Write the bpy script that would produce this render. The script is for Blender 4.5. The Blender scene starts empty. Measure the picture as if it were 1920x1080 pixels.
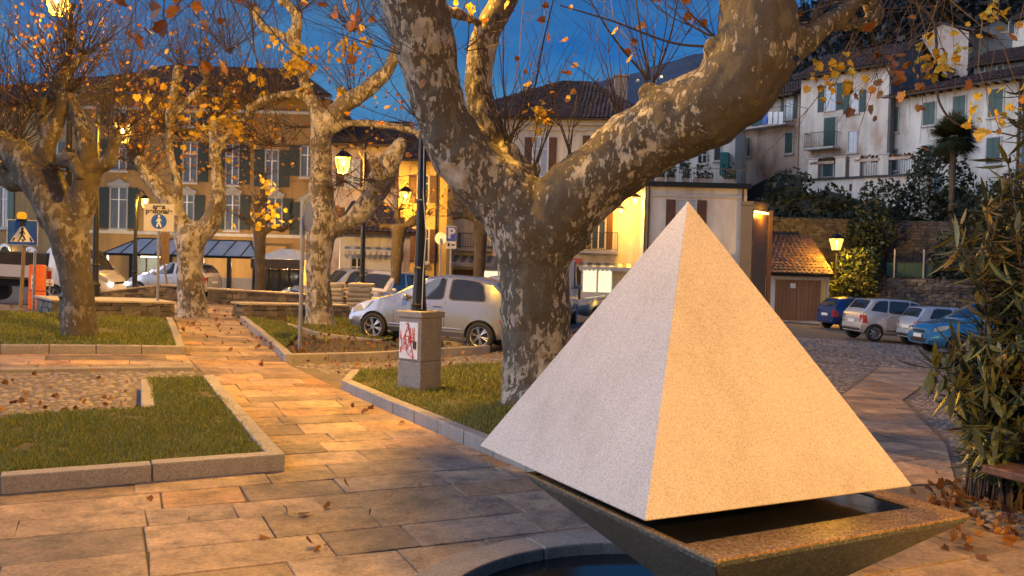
import bpy, bmesh, math, random
import numpy as np
from mathutils import Vector, Matrix, noise as mnoise
random.seed(7); rng = np.random.default_rng(7)
SC = bpy.context.scene
COL = SC.collection
R = math.radians

# ------------------------------------------------------------------ camera
FPX, PITCH, ROLL, EYE = 1650.0, R(-1.35), R(1.5), 1.75
cp, sp, cr, sr = math.cos(PITCH), math.sin(PITCH), math.cos(ROLL), math.sin(ROLL)
cam_d = bpy.data.cameras.new('camera'); cam = bpy.data.objects.new('camera', cam_d); COL.objects.link(cam)
cam_d.sensor_width = 36.0; cam_d.lens = 36.0 * FPX / 1920.0
cam_d.clip_start = 0.05; cam_d.clip_end = 4000
ax = Vector((cr, -sr * sp, sr * cp)); dn = Vector((sr, cr * sp, -cr * cp)); fw = Vector((0, cp, sp))
mw = Matrix((ax, -dn, -fw)).transposed().to_4x4(); mw.translation = (0, 0, EYE)
cam.matrix_world = mw
cam_d.dof.use_dof = True; cam_d.dof.focus_distance = 6.0; cam_d.dof.aperture_fstop = 5.6
SC.camera = cam

# ------------------------------------------------------------------ sky, dusk glow, exposure
SUN_EL, SUN_AZ = 6.0, 260.0       # the glow left behind the camera after sunset
world = bpy.data.worlds.new('World'); SC.world = world; world.use_nodes = True
wn, wl = world.node_tree.nodes, world.node_tree.links
bg = wn['Background']
sky = wn.new('ShaderNodeTexSky'); sky.sky_type = 'NISHITA'; sky.sun_disc = False
sky.sun_elevation = R(SUN_EL); sky.sun_rotation = R(SUN_AZ); sky.altitude = 200
sky.air_density = 1.0; sky.dust_density = 0.2; sky.ozone_density = 6.5
tc = wn.new('ShaderNodeTexCoord'); mp = wn.new('ShaderNodeMapping'); mp.inputs['Scale'].default_value = (1.0, 1.0, 3.2)
nz = wn.new('ShaderNodeTexNoise'); nz.inputs['Scale'].default_value = 3.2; nz.inputs['Detail'].default_value = 7; nz.inputs['Roughness'].default_value = 0.55
rp = wn.new('ShaderNodeValToRGB'); rp.color_ramp.elements[0].position = 0.40; rp.color_ramp.elements[1].position = 0.66
rp.color_ramp.elements[0].color = (0.85, 0.92, 0.98, 1); rp.color_ramp.elements[1].color = (2.9, 1.42, 1.0, 1)
mx = wn.new('ShaderNodeMix'); mx.data_type = 'RGBA'; mx.blend_type = 'MULTIPLY'; mx.inputs['Factor'].default_value = 1.0
wl.new(tc.outputs['Generated'], mp.inputs['Vector']); wl.new(mp.outputs['Vector'], nz.inputs['Vector'])
wl.new(nz.outputs['Fac'], rp.inputs['Fac']); wl.new(sky.outputs['Color'], mx.inputs['A']); wl.new(rp.outputs['Color'], mx.inputs['B'])
wl.new(mx.outputs['Result'], bg.inputs['Color'])
bg.inputs['Strength'].default_value = 0.15
sun_d = bpy.data.lights.new('dusk_glow', 'SUN'); sun = bpy.data.objects.new('dusk_glow', sun_d); COL.objects.link(sun)
sun_d.energy = 1.65; sun_d.angle = R(70); sun_d.color = (0.92, 0.92, 1.0)
_e, _a = R(24), R(SUN_AZ)
sun.rotation_euler = Vector((math.sin(_a) * math.cos(_e), math.cos(_a) * math.cos(_e), math.sin(_e))).to_track_quat('Z', 'Y').to_euler()
SC.view_settings.view_transform = 'Standard'; SC.view_settings.look = 'None'
SC.view_settings.exposure = 0.48; SC.view_settings.gamma = 1.0; SC.view_settings.use_curve_mapping = False
SC.cycles.max_bounces = 5; SC.cycles.diffuse_bounces = 3; SC.cycles.glossy_bounces = 3; SC.cycles.transparent_max_bounces = 12
SC.cycles.sample_clamp_indirect = 4.0
SODIUM = (1.0, 0.475, 0.028)
LAMP = 4.8     # how strongly the sodium lamps show in this long exposure

# ------------------------------------------------------------------ geometry of the place
def gz(x, y):
    s = min(max((y - 5) / 12, 0), 1); s = s * s * (3 - 2 * s)
    dip = min(max((-10.5 - x) / 2.5, 0), 1) * min(max((y - 21) / 4, 0), 1)      # the street at the left lies lower
    dip = max(dip, min(max((0.5 - x) / 3, 0), 1) * min(max((y - 28.4) / 2.5, 0), 1) * 0.95)
    return -0.045 * min(max(x, -14), 16) * s - 0.5 * dip
def ray(px, py):
    u, v = (px - 960) / FPX, (py - 540) / FPX
    u, v = cr * u + sr * v, -sr * u + cr * v
    return Vector((u, cp + sp * v, sp - cp * v)) / (cp + sp * v)
def W(px, py, d):
    r = ray(px, py); return Vector((r.x * d, d, EYE + r.z * d))
def G(px, py):
    r = ray(px, py); t = 0.5; lo = t
    while t < 150 and EYE + r.z * t > gz(r.x * t, t): lo = t; t *= 1.01
    hi = t
    for _ in range(30):
        m = (lo + hi) / 2
        if EYE + r.z * m < gz(r.x * m, m): hi = m
        else: lo = m
    return Vector((r.x * lo, lo, gz(r.x * lo, lo)))
def G2(px, py): g = G(px, py); return (g.x, g.y)
def Zp(px, py, z):
    r = ray(px, py); t = (z - EYE) / r.z; return Vector((r.x * t, t, z))

# ------------------------------------------------------------------ materials
MATS = {}
def new_mat(name):
    m = bpy.data.materials.new(name); m.use_nodes = True; MATS[name] = m
    return m, m.node_tree.nodes, m.node_tree.links, m.node_tree.nodes['Principled BSDF']
def ramp(N, stops):
    r = N.new('ShaderNodeValToRGB'); e = r.color_ramp.elements
    while len(e) < len(stops): e.new(0.5)
    for i, (p, c) in enumerate(stops):
        e[i].position = p; e[i].color = (*c, 1) if len(c) == 3 else c
    return r
def noise(N, L, vec, scale, detail=6, rough=0.6, stretch=None):
    if stretch:
        mpn = N.new('ShaderNodeMapping'); mpn.inputs['Scale'].default_value = stretch
        L.new(vec, mpn.inputs['Vector']); vec = mpn.outputs['Vector']
    n = N.new('ShaderNodeTexNoise'); n.inputs['Scale'].default_value = scale
    n.inputs['Detail'].default_value = detail; n.inputs['Roughness'].default_value = rough
    L.new(vec, n.inputs['Vector']); return n.outputs['Fac']
def mixc(N, L, fac, a, b, mode='MIX'):
    m = N.new('ShaderNodeMix'); m.data_type = 'RGBA'; m.blend_type = mode
    for sock, v in ((m.inputs['Factor'], fac), (m.inputs['A'], a), (m.inputs['B'], b)):
        if hasattr(v, 'is_output'): L.new(v, sock)
        elif isinstance(v, (int, float)): sock.default_value = v
        else: sock.default_value = (*v, 1)
    return m.outputs['Result']
def bump(N, L, height, strength, dist, bsdf):
    b = N.new('ShaderNodeBump'); b.inputs['Strength'].default_value = strength; b.inputs['Distance'].default_value = dist
    L.new(height, b.inputs['Height']); L.new(b.outputs['Normal'], bsdf.inputs['Normal'])
def M(name, c1, c2=None, scale=3.0, rough=0.75, metal=0.0, bmp=0.0, bscale=None, rnd=0.0, island=False, spec=0.5, coat=0.0, stretch=None, pos=(0.35, 0.68), dirt=None, tint=False):
    """noise between two own colours of the thing, a random lightness for each piece, fine relief"""
    m, N, L, B = new_mat(name)
    geo = N.new('ShaderNodeNewGeometry'); vec = geo.outputs['Position']
    c2 = c2 or tuple(x * 0.8 for x in c1)
    f = noise(N, L, vec, scale, stretch=stretch)
    r = ramp(N, [(pos[0], c1), (pos[1], c2)]); L.new(f, r.inputs['Fac']); col = r.outputs['Color']
    if dirt:
        f2 = noise(N, L, vec, dirt[1], 8, 0.7)
        r2 = ramp(N, [(0.5, (0, 0, 0)), (0.72, (1, 1, 1))]); L.new(f2, r2.inputs['Fac'])
        col = mixc(N, L, r2.outputs['Color'], col, dirt[0])
    if rnd:
        if island: src = geo.outputs['Random Per Island']
        else: src = N.new('ShaderNodeObjectInfo').outputs['Random']
        rr = ramp(N, [(0, (1 - rnd,) * 3), (1, (1 + rnd * 0.6,) * 3)]); L.new(src, rr.inputs['Fac'])
        col = mixc(N, L, 1.0, col, rr.outputs['Color'], 'MULTIPLY')
    if tint:   # grain in the stone and the odd rusty or slaty slab
        fg = noise(N, L, vec, 34, 6, 0.75); rg = ramp(N, [(0.32, (0.62,) * 3), (0.68, (1.26,) * 3)]); L.new(fg, rg.inputs['Fac']); col = mixc(N, L, 1.0, col, rg.outputs['Color'], 'MULTIPLY')
        fh = noise(N, L, vec, 7, 6, 0.7); rh = ramp(N, [(0.36, (0.68, 0.68, 0.72)), (0.5, (1, 1, 1)), (0.66, (1.18, 1.12, 1.05))]); L.new(fh, rh.inputs['Fac']); col = mixc(N, L, 1.0, col, rh.outputs['Color'], 'MULTIPLY')
        w2 = N.new('ShaderNodeTexWhiteNoise'); w2.noise_dimensions = '1D'; L.new(src, w2.inputs['W']); rt = ramp(N, [(0.0, (0.72, 0.76, 0.88)), (0.2, (0.95, 0.95, 0.97)), (0.75, (1.05, 1.0, 0.93)), (1.0, (1.25, 0.98, 0.72))]); L.new(w2.outputs['Value'], rt.inputs['Fac']); col = mixc(N, L, 1.0, col, rt.outputs['Color'], 'MULTIPLY')
    L.new(col, B.inputs['Base Color'])
    B.inputs['Roughness'].default_value = rough; B.inputs['Metallic'].default_value = metal
    B.inputs['Specular IOR Level'].default_value = spec; B.inputs['Coat Weight'].default_value = coat
    B.inputs['Coat Roughness'].default_value = 0.06
    if bmp: bump(N, L, noise(N, L, vec, bscale or scale * 6, 8, 0.65), bmp, 0.02, B)
    return m
def emit(name, color, strength, through=0.0):
    m, N, L, B = new_mat(name)
    e = N.new('ShaderNodeEmission'); e.inputs['Color'].default_value = (*color, 1); e.inputs['Strength'].default_value = strength
    out = N['Material Output']
    if through:
        t = N.new('ShaderNodeBsdfTransparent'); s = N.new('ShaderNodeMixShader'); s.inputs['Fac'].default_value = through
        L.new(e.outputs[0], s.inputs[1]); L.new(t.outputs[0], s.inputs[2]); L.new(s.outputs[0], out.inputs['Surface'])
    else: L.new(e.outputs[0], out.inputs['Surface'])
    return m

def granite(name, base, dark, light, scale=170.0, rough=0.6, bmp=0.15, stain=None):
    m, N, L, B = new_mat(name)
    vec = N.new('ShaderNodeNewGeometry').outputs['Position']
    f = noise(N, L, vec, scale, 2, 0.6)
    r = ramp(N, [(0.34, dark), (0.43, base), (0.57, base), (0.66, light)]); L.new(f, r.inputs['Fac'])
    f2 = noise(N, L, vec, scale * 0.45, 3, 0.6)
    r2 = ramp(N, [(0.35, (0.80, 0.79, 0.78)), (0.6, (1.03, 1.03, 1.03))]); L.new(f2, r2.inputs['Fac'])
    col = mixc(N, L, 1.0, r.outputs['Color'], r2.outputs['Color'], 'MULTIPLY')
    f3 = noise(N, L, vec, 2.2, 8, 0.72, (1, 1, 0.45))
    r3 = ramp(N, [(0.32, (0.83, 0.82, 0.80)), (0.5, (0.98, 0.98, 0.98)), (0.7, (1.06, 1.06, 1.06))]); L.new(f3, r3.inputs['Fac'])
    col = mixc(N, L, 1.0, col, r3.outputs['Color'], 'MULTIPLY')
    if stain:
        f4 = noise(N, L, vec, 9, 8, 0.7, (1, 1, 0.4)); r4 = ramp(N, [(0.45, (0, 0, 0)), (0.66, (0.5, 0.5, 0.5))]); L.new(f4, r4.inputs['Fac'])
        col = mixc(N, L, r4.outputs['Color'], col, stain)
    L.new(col, B.inputs['Base Color']); B.inputs['Roughness'].default_value = rough
    bump(N, L, f, bmp, 0.004, B)
    return m

def bark(name, base, olive, pale, thr=0.56, scale=9.0, stretch=(1, 1, 0.55), fade=False):
    m, N, L, B = new_mat(name)
    vec = N.new('ShaderNodeNewGeometry').outputs['Position']
    f0 = noise(N, L, vec, 3.0, 6, 0.6)
    r0 = ramp(N, [(0.35, base), (0.65, olive)]); L.new(f0, r0.inputs['Fac'])
    fine = noise(N, L, vec, 55, 6, 0.7, (1, 1, 0.4)); rf = ramp(N, [(0.3, (0.72,) * 3), (0.7, (1.15,) * 3)]); L.new(fine, rf.inputs['Fac'])
    col = mixc(N, L, 1.0, r0.outputs['Color'], rf.outputs['Color'], 'MULTIPLY')
    # flaked patches with sharp borders, fewer where a slow noise says so
    fb = noise(N, L, vec, 1.6, 3, 0.5)
    sx = N.new('ShaderNodeSeparateXYZ'); L.new(vec, sx.inputs[0]); mr = N.new('ShaderNodeMapRange'); mr.inputs['From Min'].default_value = 1.2; mr.inputs['From Max'].default_value = 2.8; mr.inputs['To Max'].default_value = -0.07 if fade else 0.0; L.new(sx.outputs['X'], mr.inputs['Value'])  # fewer pale flakes to the right: bark darkened where the lamp overlights the bough
    def flakes(sc, th, w):
        f = noise(N, L, vec, sc, 4, 0.62, stretch); a = N.new('ShaderNodeMath'); a.operation = 'MULTIPLY_ADD'; a.inputs[1].default_value = w; L.new(fb, a.inputs[0]); L.new(f, a.inputs[2])
        a2 = N.new('ShaderNodeMath'); a2.operation = 'ADD'; L.new(a.outputs[0], a2.inputs[0]); L.new(mr.outputs[0], a2.inputs[1])
        r = ramp(N, [(th + w * .5 - 0.015, (0, 0, 0)), (th + w * .5 + 0.02, (1, 1, 1))]); L.new(a2.outputs[0], r.inputs['Fac']); return r.outputs['Color']
    rmx = mixc(N, L, 1.0, flakes(scale * 0.55, thr + 0.025, 0.5), flakes(scale * 1.5, thr + 0.030, 0.45), 'LIGHTEN')
    fc = noise(N, L, vec, 6.0, 3, 0.5); rc = ramp(N, [(0.4, pale), (0.62, tuple(0.62 * a for a in pale))]); L.new(fc, rc.inputs['Fac'])
    pc = mixc(N, L, 1.0, rc.outputs['Color'], rf.outputs['Color'], 'MULTIPLY')
    col = mixc(N, L, rmx, col, pc)
    # a second, mid-tone layer of flakes
    fd = noise(N, L, vec, scale * 0.7, 3, 0.5, stretch)
    rd = ramp(N, [(0.60, (0, 0, 0)), (0.615, (0.6, 0.6, 0.6))]); L.new(fd, rd.inputs['Fac'])
    col = mixc(N, L, rd.outputs['Color'], col, (0.13, 0.11, 0.065))
    L.new(col, B.inputs['Base Color']); B.inputs['Roughness'].default_value = 0.85
    sm = N.new('ShaderNodeMath'); sm.operation = 'MULTIPLY_ADD'; sm.inputs[1].default_value = -0.35; L.new(rmx, sm.inputs[0]); L.new(fine, sm.inputs[2])
    bump(N, L, sm.outputs[0], 0.7, 0.02, B)
    return m

def leafmat(name, stops, trans=0.35):
    m, N, L, B = new_mat(name)
    g = N.new('ShaderNodeNewGeometry'); r = ramp(N, stops); L.new(g.outputs['Random Per Island'], r.inputs['Fac'])
    f = noise(N, L, g.outputs['Position'], 40, 3); rr = ramp(N, [(0.3, (0.75,) * 3), (0.7, (1.15,) * 3)]); L.new(f, rr.inputs['Fac'])
    col = mixc(N, L, 1.0, r.outputs['Color'], rr.outputs['Color'], 'MULTIPLY')
    L.new(col, B.inputs['Base Color']); B.inputs['Roughness'].default_value = 0.55
    t = N.new('ShaderNodeBsdfTranslucent'); L.new(col, t.inputs['Color'])
    s = N.new('ShaderNodeMixShader'); s.inputs['Fac'].default_value = trans
    L.new(B.outputs[0], s.inputs[1]); L.new(t.outputs[0], s.inputs[2]); L.new(s.outputs[0], N['Material Output'].inputs['Surface'])
    return m

def plaster(name, c1, c2, stain, sc=0.7, st=(0.50, 0.70), bmp=0.1):
    m, N, L, B = new_mat(name)
    vec = N.new('ShaderNodeNewGeometry').outputs['Position']
    f = noise(N, L, vec, sc, 7, 0.6); r = ramp(N, [(0.35, c1), (0.65, c2)]); L.new(f, r.inputs['Fac'])
    f2 = noise(N, L, vec, sc * 1.3, 9, 0.72, (1, 1, 0.5)); r2 = ramp(N, [(st[0], (0, 0, 0)), (st[1], (0.85,) * 3)]); L.new(f2, r2.inputs['Fac'])
    col = mixc(N, L, r2.outputs['Color'], r.outputs['Color'], stain)
    f3 = noise(N, L, vec, 2.5, 6, 0.6, (1, 1, 0.08)); r3 = ramp(N, [(0.4, (0.86,) * 3), (0.6, (1.04,) * 3)]); L.new(f3, r3.inputs['Fac'])
    col = mixc(N, L, 1.0, col, r3.outputs['Color'], 'MULTIPLY')
    L.new(col, B.inputs['Base Color']); B.inputs['Roughness'].default_value = 0.9
    bump(N, L, noise(N, L, vec, 14, 6), bmp, 0.01, B)
    return m

m_ground = M('ground_dirt', (0.15, 0.12, 0.095), (0.085, 0.07, 0.06), 1.4, 0.9, bmp=0.5, bscale=22, dirt=((0.16, 0.13, 0.10), 6))
m_slab = M('paving_stone', (0.44, 0.325, 0.225), (0.25, 0.185, 0.14), 1.7, 0.62, bmp=0.6, bscale=26, rnd=0.36, dirt=((0.085, 0.078, 0.085), 1.9), tint=True)
m_slab_far = M('paving_stone_far', (0.44, 0.325, 0.225), (0.25, 0.185, 0.14), 1.7, 0.62, bmp=0.6, bscale=26, rnd=0.36, island=True, dirt=((0.085, 0.078, 0.085), 1.9), tint=True)
m_cobble = M('cobble_stone', (0.26, 0.22, 0.19), (0.15, 0.135, 0.13), 8, 0.65, bmp=0.2, rnd=0.45)
m_cobble_far = M('cobble_stone_far', (0.26, 0.22, 0.19), (0.15, 0.135, 0.13), 8, 0.65, bmp=0.2, rnd=0.5, island=True)
m_kerb = granite('kerb_granite', (0.30, 0.28, 0.265), (0.13, 0.12, 0.12), (0.42, 0.40, 0.38), 120, 0.7, 0.4, stain=(0.2, 0.18, 0.155))
m_pyr = granite('pyramid_granite', (0.61, 0.54, 0.485), (0.24, 0.205, 0.18), (0.78, 0.71, 0.65), 240, 0.55, 0.05)
m_trough = granite('trough_granite', (0.095, 0.108, 0.105), (0.03, 0.03, 0.03), (0.34, 0.33, 0.31), 75, 0.5, 0.2, stain=(0.07, 0.078, 0.07))
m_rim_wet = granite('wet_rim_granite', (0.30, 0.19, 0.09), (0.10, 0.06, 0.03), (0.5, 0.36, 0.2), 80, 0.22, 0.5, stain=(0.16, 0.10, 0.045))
m_soil = M('bed_soil', (0.075, 0.05, 0.035), (0.035, 0.025, 0.018), 9, 0.95, bmp=1.0, bscale=40)
m_turf = M('turf_soil', (0.075, 0.075, 0.025), (0.085, 0.06, 0.035), 2.5, 0.95, bmp=0.8, bscale=40)
m_grass = leafmat('grass_blades', [(0, (0.085, 0.125, 0.016)), (0.5, (0.175, 0.21, 0.028)), (0.85, (0.27, 0.265, 0.05)), (1, (0.34, 0.27, 0.09))], 0.3)
m_bark = bark('plane_bark', (0.068, 0.055, 0.041), (0.096, 0.084, 0.06), (0.43, 0.39, 0.32), thr=0.545, scale=13, stretch=(1, 1, 0.5), fade=True)
m_bark_mid = bark('plane_bark_far', (0.07, 0.053, 0.037), (0.10, 0.083, 0.057), (0.27, 0.245, 0.205), thr=0.56, scale=11)
m_bark_pale = bark('pale_plane_bark', (0.10, 0.08, 0.06), (0.15, 0.125, 0.09), (0.46, 0.42, 0.35), thr=0.50, scale=11)
m_bark_dark = bark('rough_bark', (0.06, 0.045, 0.032), (0.085, 0.065, 0.045), (0.14, 0.11, 0.08), thr=0.62, scale=8)
m_twig = M('twig_bark', (0.035, 0.024, 0.018), (0.06, 0.04, 0.028), 6, 0.8)
m_leaf = leafmat('plane_leaf', [(0, (0.16, 0.05, 0.012)), (0.3, (0.30, 0.12, 0.02)), (0.6, (0.5, 0.26, 0.03)), (1, (0.62, 0.40, 0.05))], 0.4)
m_leaf_gold = leafmat('golden_leaf', [(0, (0.5, 0.26, 0.02)), (0.4, (0.65, 0.42, 0.03)), (1, (0.7, 0.52, 0.06))], 0.45)
m_leaf_brown = leafmat('dry_leaf', [(0, (0.10, 0.035, 0.012)), (0.5, (0.22, 0.085, 0.02)), (1, (0.34, 0.15, 0.03))], 0.3)
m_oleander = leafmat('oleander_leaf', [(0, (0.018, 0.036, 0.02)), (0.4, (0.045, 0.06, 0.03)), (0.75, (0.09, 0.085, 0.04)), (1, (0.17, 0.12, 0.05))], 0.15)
m_hedge = leafmat('hedge_leaf', [(0, (0.02, 0.035, 0.012)), (0.6, (0.05, 0.075, 0.022)), (1, (0.10, 0.12, 0.03))], 0.25)
m_dark_hedge = leafmat('evergreen_leaf', [(0, (0.010, 0.020, 0.010)), (0.6, (0.022, 0.038, 0.018)), (1, (0.045, 0.06, 0.028))], 0.15)
m_palm = leafmat('palm_frond', [(0, (0.02, 0.035, 0.018)), (0.6, (0.045, 0.07, 0.028)), (1, (0.10, 0.10, 0.04))], 0.15)
m_wood_far = leafmat('hill_wood', [(0, (0.014, 0.018, 0.018)), (0.6, (0.03, 0.033, 0.03)), (1, (0.06, 0.042, 0.03))], 0.1)
m_iron = M('lamp_iron', (0.022, 0.024, 0.026), (0.035, 0.035, 0.035), 8, 0.42, 0.6, bmp=0.1)
m_pole = M('galvanised_pole', (0.30, 0.30, 0.30), (0.22, 0.22, 0.22), 10, 0.45, 0.8)
m_brownpole = M('rusty_pole', (0.20, 0.13, 0.07), (0.28, 0.19, 0.11), 10, 0.6, 0.3)
m_signblue = M('sign_blue', (0.025, 0.10, 0.52), (0.025, 0.09, 0.48), 4, 0.35)
m_board = M('sign_board', (0.46, 0.46, 0.48), (0.42, 0.42, 0.44), 4, 0.5)
m_white = M('white_paint', (0.75, 0.75, 0.73), (0.66, 0.66, 0.64), 4, 0.45)
m_black = M('black_print', (0.015, 0.015, 0.015), (0.02, 0.02, 0.02), 4, 0.5)
m_orange = M('orange_plastic', (0.75, 0.16, 0.02), (0.62, 0.12, 0.02), 6, 0.45)
m_red = M('red_paint', (0.5, 0.05, 0.05), (0.6, 0.16, 0.15), 9, 0.5)
m_concrete = granite('plinth_concrete', (0.27, 0.25, 0.235), (0.13, 0.12, 0.115), (0.38, 0.36, 0.34), 90, 0.8, 0.5, stain=(0.17, 0.15, 0.135))
m_glasslamp = emit('lamp_glass', (1.0, 0.52, 0.10), 2.6, 0.45)
m_bulb = emit('lamp_bulb', (1.0, 0.70, 0.25), 40.0)
m_shop = emit('shop_light', (1.0, 0.86, 0.55), 0.9)
m_amber = emit('amber_lens', (1.0, 0.40, 0.02), 0.75)
m_head = emit('headlight_on', (1.0, 0.9, 0.7), 14.0)
m_glass = M('window_glass', (0.03, 0.04, 0.055), (0.05, 0.06, 0.075), 1.0, 0.06, 0.0, spec=0.9)
m_curtain = M('pale_curtain_glass', (0.45, 0.50, 0.56), (0.33, 0.38, 0.45), 3.0, 0.12, stretch=(6, 6, 0.3))
m_pane = M('grey_blue_glass', (0.13, 0.155, 0.20), (0.07, 0.09, 0.13), 3.0, 0.12, stretch=(6, 6, 0.3))
m_frame = M('cream_frame', (0.34, 0.33, 0.32), (0.28, 0.27, 0.26), 3, 0.6)
m_green = M('green_shutter', (0.014, 0.05, 0.045), (0.022, 0.065, 0.056), 3, 0.6)
m_greenpale = M('faded_green_shutter', (0.07, 0.125, 0.105), (0.05, 0.095, 0.085), 3, 0.65)
m_dkshut = M('dark_shutter', (0.022, 0.035, 0.032), (0.03, 0.04, 0.036), 3, 0.6)
m_brshut = M('brown_shutter', (0.12, 0.055, 0.035), (0.085, 0.04, 0.025), 3, 0.6)
m_teal = M('teal_cloth', (0.01, 0.10, 0.11), (0.015, 0.13, 0.135), 4, 0.7)
m_railing = M('iron_railing', (0.03, 0.035, 0.04), (0.05, 0.05, 0.055), 6, 0.5, 0.5)
m_stonetrim = M('stone_trim', (0.52, 0.49, 0.45), (0.42, 0.40, 0.37), 3, 0.8)
m_roof = M('roof_tile', (0.16, 0.085, 0.065), (0.10, 0.06, 0.05), 2.0, 0.85, bmp=0.4, rnd=0.35, island=True, dirt=((0.07, 0.055, 0.05), 2.5))
m_eave = M('eave_wood', (0.06, 0.045, 0.035), (0.09, 0.065, 0.05), 5, 0.85)
p_ochre = plaster('ochre_plaster', (0.34, 0.21, 0.075), (0.29, 0.175, 0.065), (0.22, 0.135, 0.065))
p_cream = plaster('cream_plaster', (0.66, 0.61, 0.52), (0.58, 0.54, 0.46), (0.5, 0.44, 0.36))
p_yellow = plaster('yellow_plaster', (0.62, 0.45, 0.16), (0.55, 0.39, 0.14), (0.45, 0.31, 0.12))
p_white = plaster('weathered_white_plaster', (0.68, 0.62, 0.53), (0.56, 0.51, 0.44), (0.46, 0.31, 0.22), 0.5, (0.47, 0.60))
p_white2 = plaster('whitewashed_plaster', (0.72, 0.68, 0.60), (0.61, 0.575, 0.51), (0.44, 0.38, 0.29), 0.55, (0.50, 0.66))
p_pink = plaster('patched_pink_plaster', (0.48, 0.36, 0.28), (0.55, 0.47, 0.40), (0.30, 0.19, 0.13), 0.6, (0.48, 0.62))
p_grey = plaster('bare_grey_render', (0.16, 0.155, 0.15), (0.20, 0.195, 0.19), (0.12, 0.115, 0.11))
m_stone = M('dry_stone', (0.20, 0.175, 0.15), (0.11, 0.10, 0.09), 5, 0.85, bmp=0.7, bscale=30, rnd=0.4)
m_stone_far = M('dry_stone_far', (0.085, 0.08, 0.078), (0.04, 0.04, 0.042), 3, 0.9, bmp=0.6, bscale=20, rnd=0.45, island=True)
m_mortar = M('wall_core', (0.055, 0.05, 0.045), (0.035, 0.032, 0.03), 6, 0.95)
m_capslab = M('bench_slab', (0.42, 0.37, 0.31), (0.33, 0.29, 0.25), 4, 0.7, bmp=0.3, rnd=0.15)
m_rub = M('tyre_rubber', (0.012, 0.012, 0.013), (0.02, 0.02, 0.02), 12, 0.75)
m_alloy = M('alloy_rim', (0.55, 0.55, 0.56), (0.48, 0.48, 0.5), 12, 0.3, 0.9)
m_trim = M('black_trim', (0.018, 0.018, 0.02), (0.028, 0.028, 0.03), 12, 0.5)
m_carglass = M('car_glass', (0.018, 0.022, 0.028), (0.03, 0.035, 0.04), 1.2, 0.04, spec=1.0)
m_headl = M('headlight_lens', (0.62, 0.62, 0.6), (0.4, 0.4, 0.4), 30, 0.08, 0.3)
m_taill = M('tail_light', (0.42, 0.02, 0.02), (0.3, 0.02, 0.02), 20, 0.12)
m_wood = M('bench_wood', (0.13, 0.06, 0.035), (0.075, 0.035, 0.022), 3, 0.6, bmp=0.4, stretch=(1, 8, 8))
m_doorwood = M('garage_door_wood', (0.27, 0.14, 0.065), (0.20, 0.10, 0.045), 2, 0.7, bmp=0.25, stretch=(1, 1, 0.2))
m_bronze = M('bronze_sheet', (0.34, 0.17, 0.07), (0.25, 0.12, 0.05), 1.2, 0.36, 0.35, bmp=0.04)
m_bronze_dull = M('dull_bronze', (0.12, 0.085, 0.05), (0.09, 0.065, 0.04), 1.5, 0.6, 0.3)
m_net = M('green_net', (0.005, 0.03, 0.024), (0.008, 0.04, 0.03), 6, 0.8)
m_awn = M('striped_awning', (0.62, 0.60, 0.54), (0.5, 0.48, 0.44), 4, 0.8)
m_awnglass = M('veranda_glass', (0.36, 0.43, 0.52), (0.28, 0.35, 0.44), 1.5, 0.12, spec=0.8)
m_tarp = M('pale_sack', (0.62, 0.50, 0.30), (0.5, 0.42, 0.28), 8, 0.75, rnd=0.2)
m_hill = M('far_hill', (0.055, 0.075, 0.12), (0.035, 0.048, 0.08), 0.02, 1.0, bmp=0.0)  # bluish haze of the distance put into the hill's own colour
m_slope = M('slope_soil', (0.03, 0.035, 0.02), (0.02, 0.022, 0.014), 0.5, 1.0, bmp=0.8, bscale=4)
def paint(name, c, metal=0.4):
    return M(name, c, tuple(x * 0.94 for x in c), 30, 0.26, metal, coat=1.0)
c_silver = paint('silver_paint', (0.28, 0.32, 0.42)); c_white = paint('white_car_paint', (0.55, 0.55, 0.56), 0.0)
c_blue = paint('deep_blue_paint', (0.012, 0.04, 0.15), 0.3); c_sky = paint('bright_blue_paint', (0.03, 0.20, 0.44), 0.35)
c_greyblue = paint('grey_blue_paint', (0.22, 0.27, 0.34)); c_palesilver = paint('pale_silver_paint', (0.58, 0.57, 0.56)); c_icy = paint('ice_blue_paint', (0.46, 0.54, 0.62))
m_water = M('dark_water', (0.006, 0.008, 0.010), (0.01, 0.012, 0.014), 3, 0.03, spec=0.8, bmp=0.04, bscale=7)
m_basinwater = M('basin_water', (0.006, 0.010, 0.014), (0.01, 0.012, 0.016), 3, 0.08, spec=0.35, bmp=0.05, bscale=7)

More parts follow.
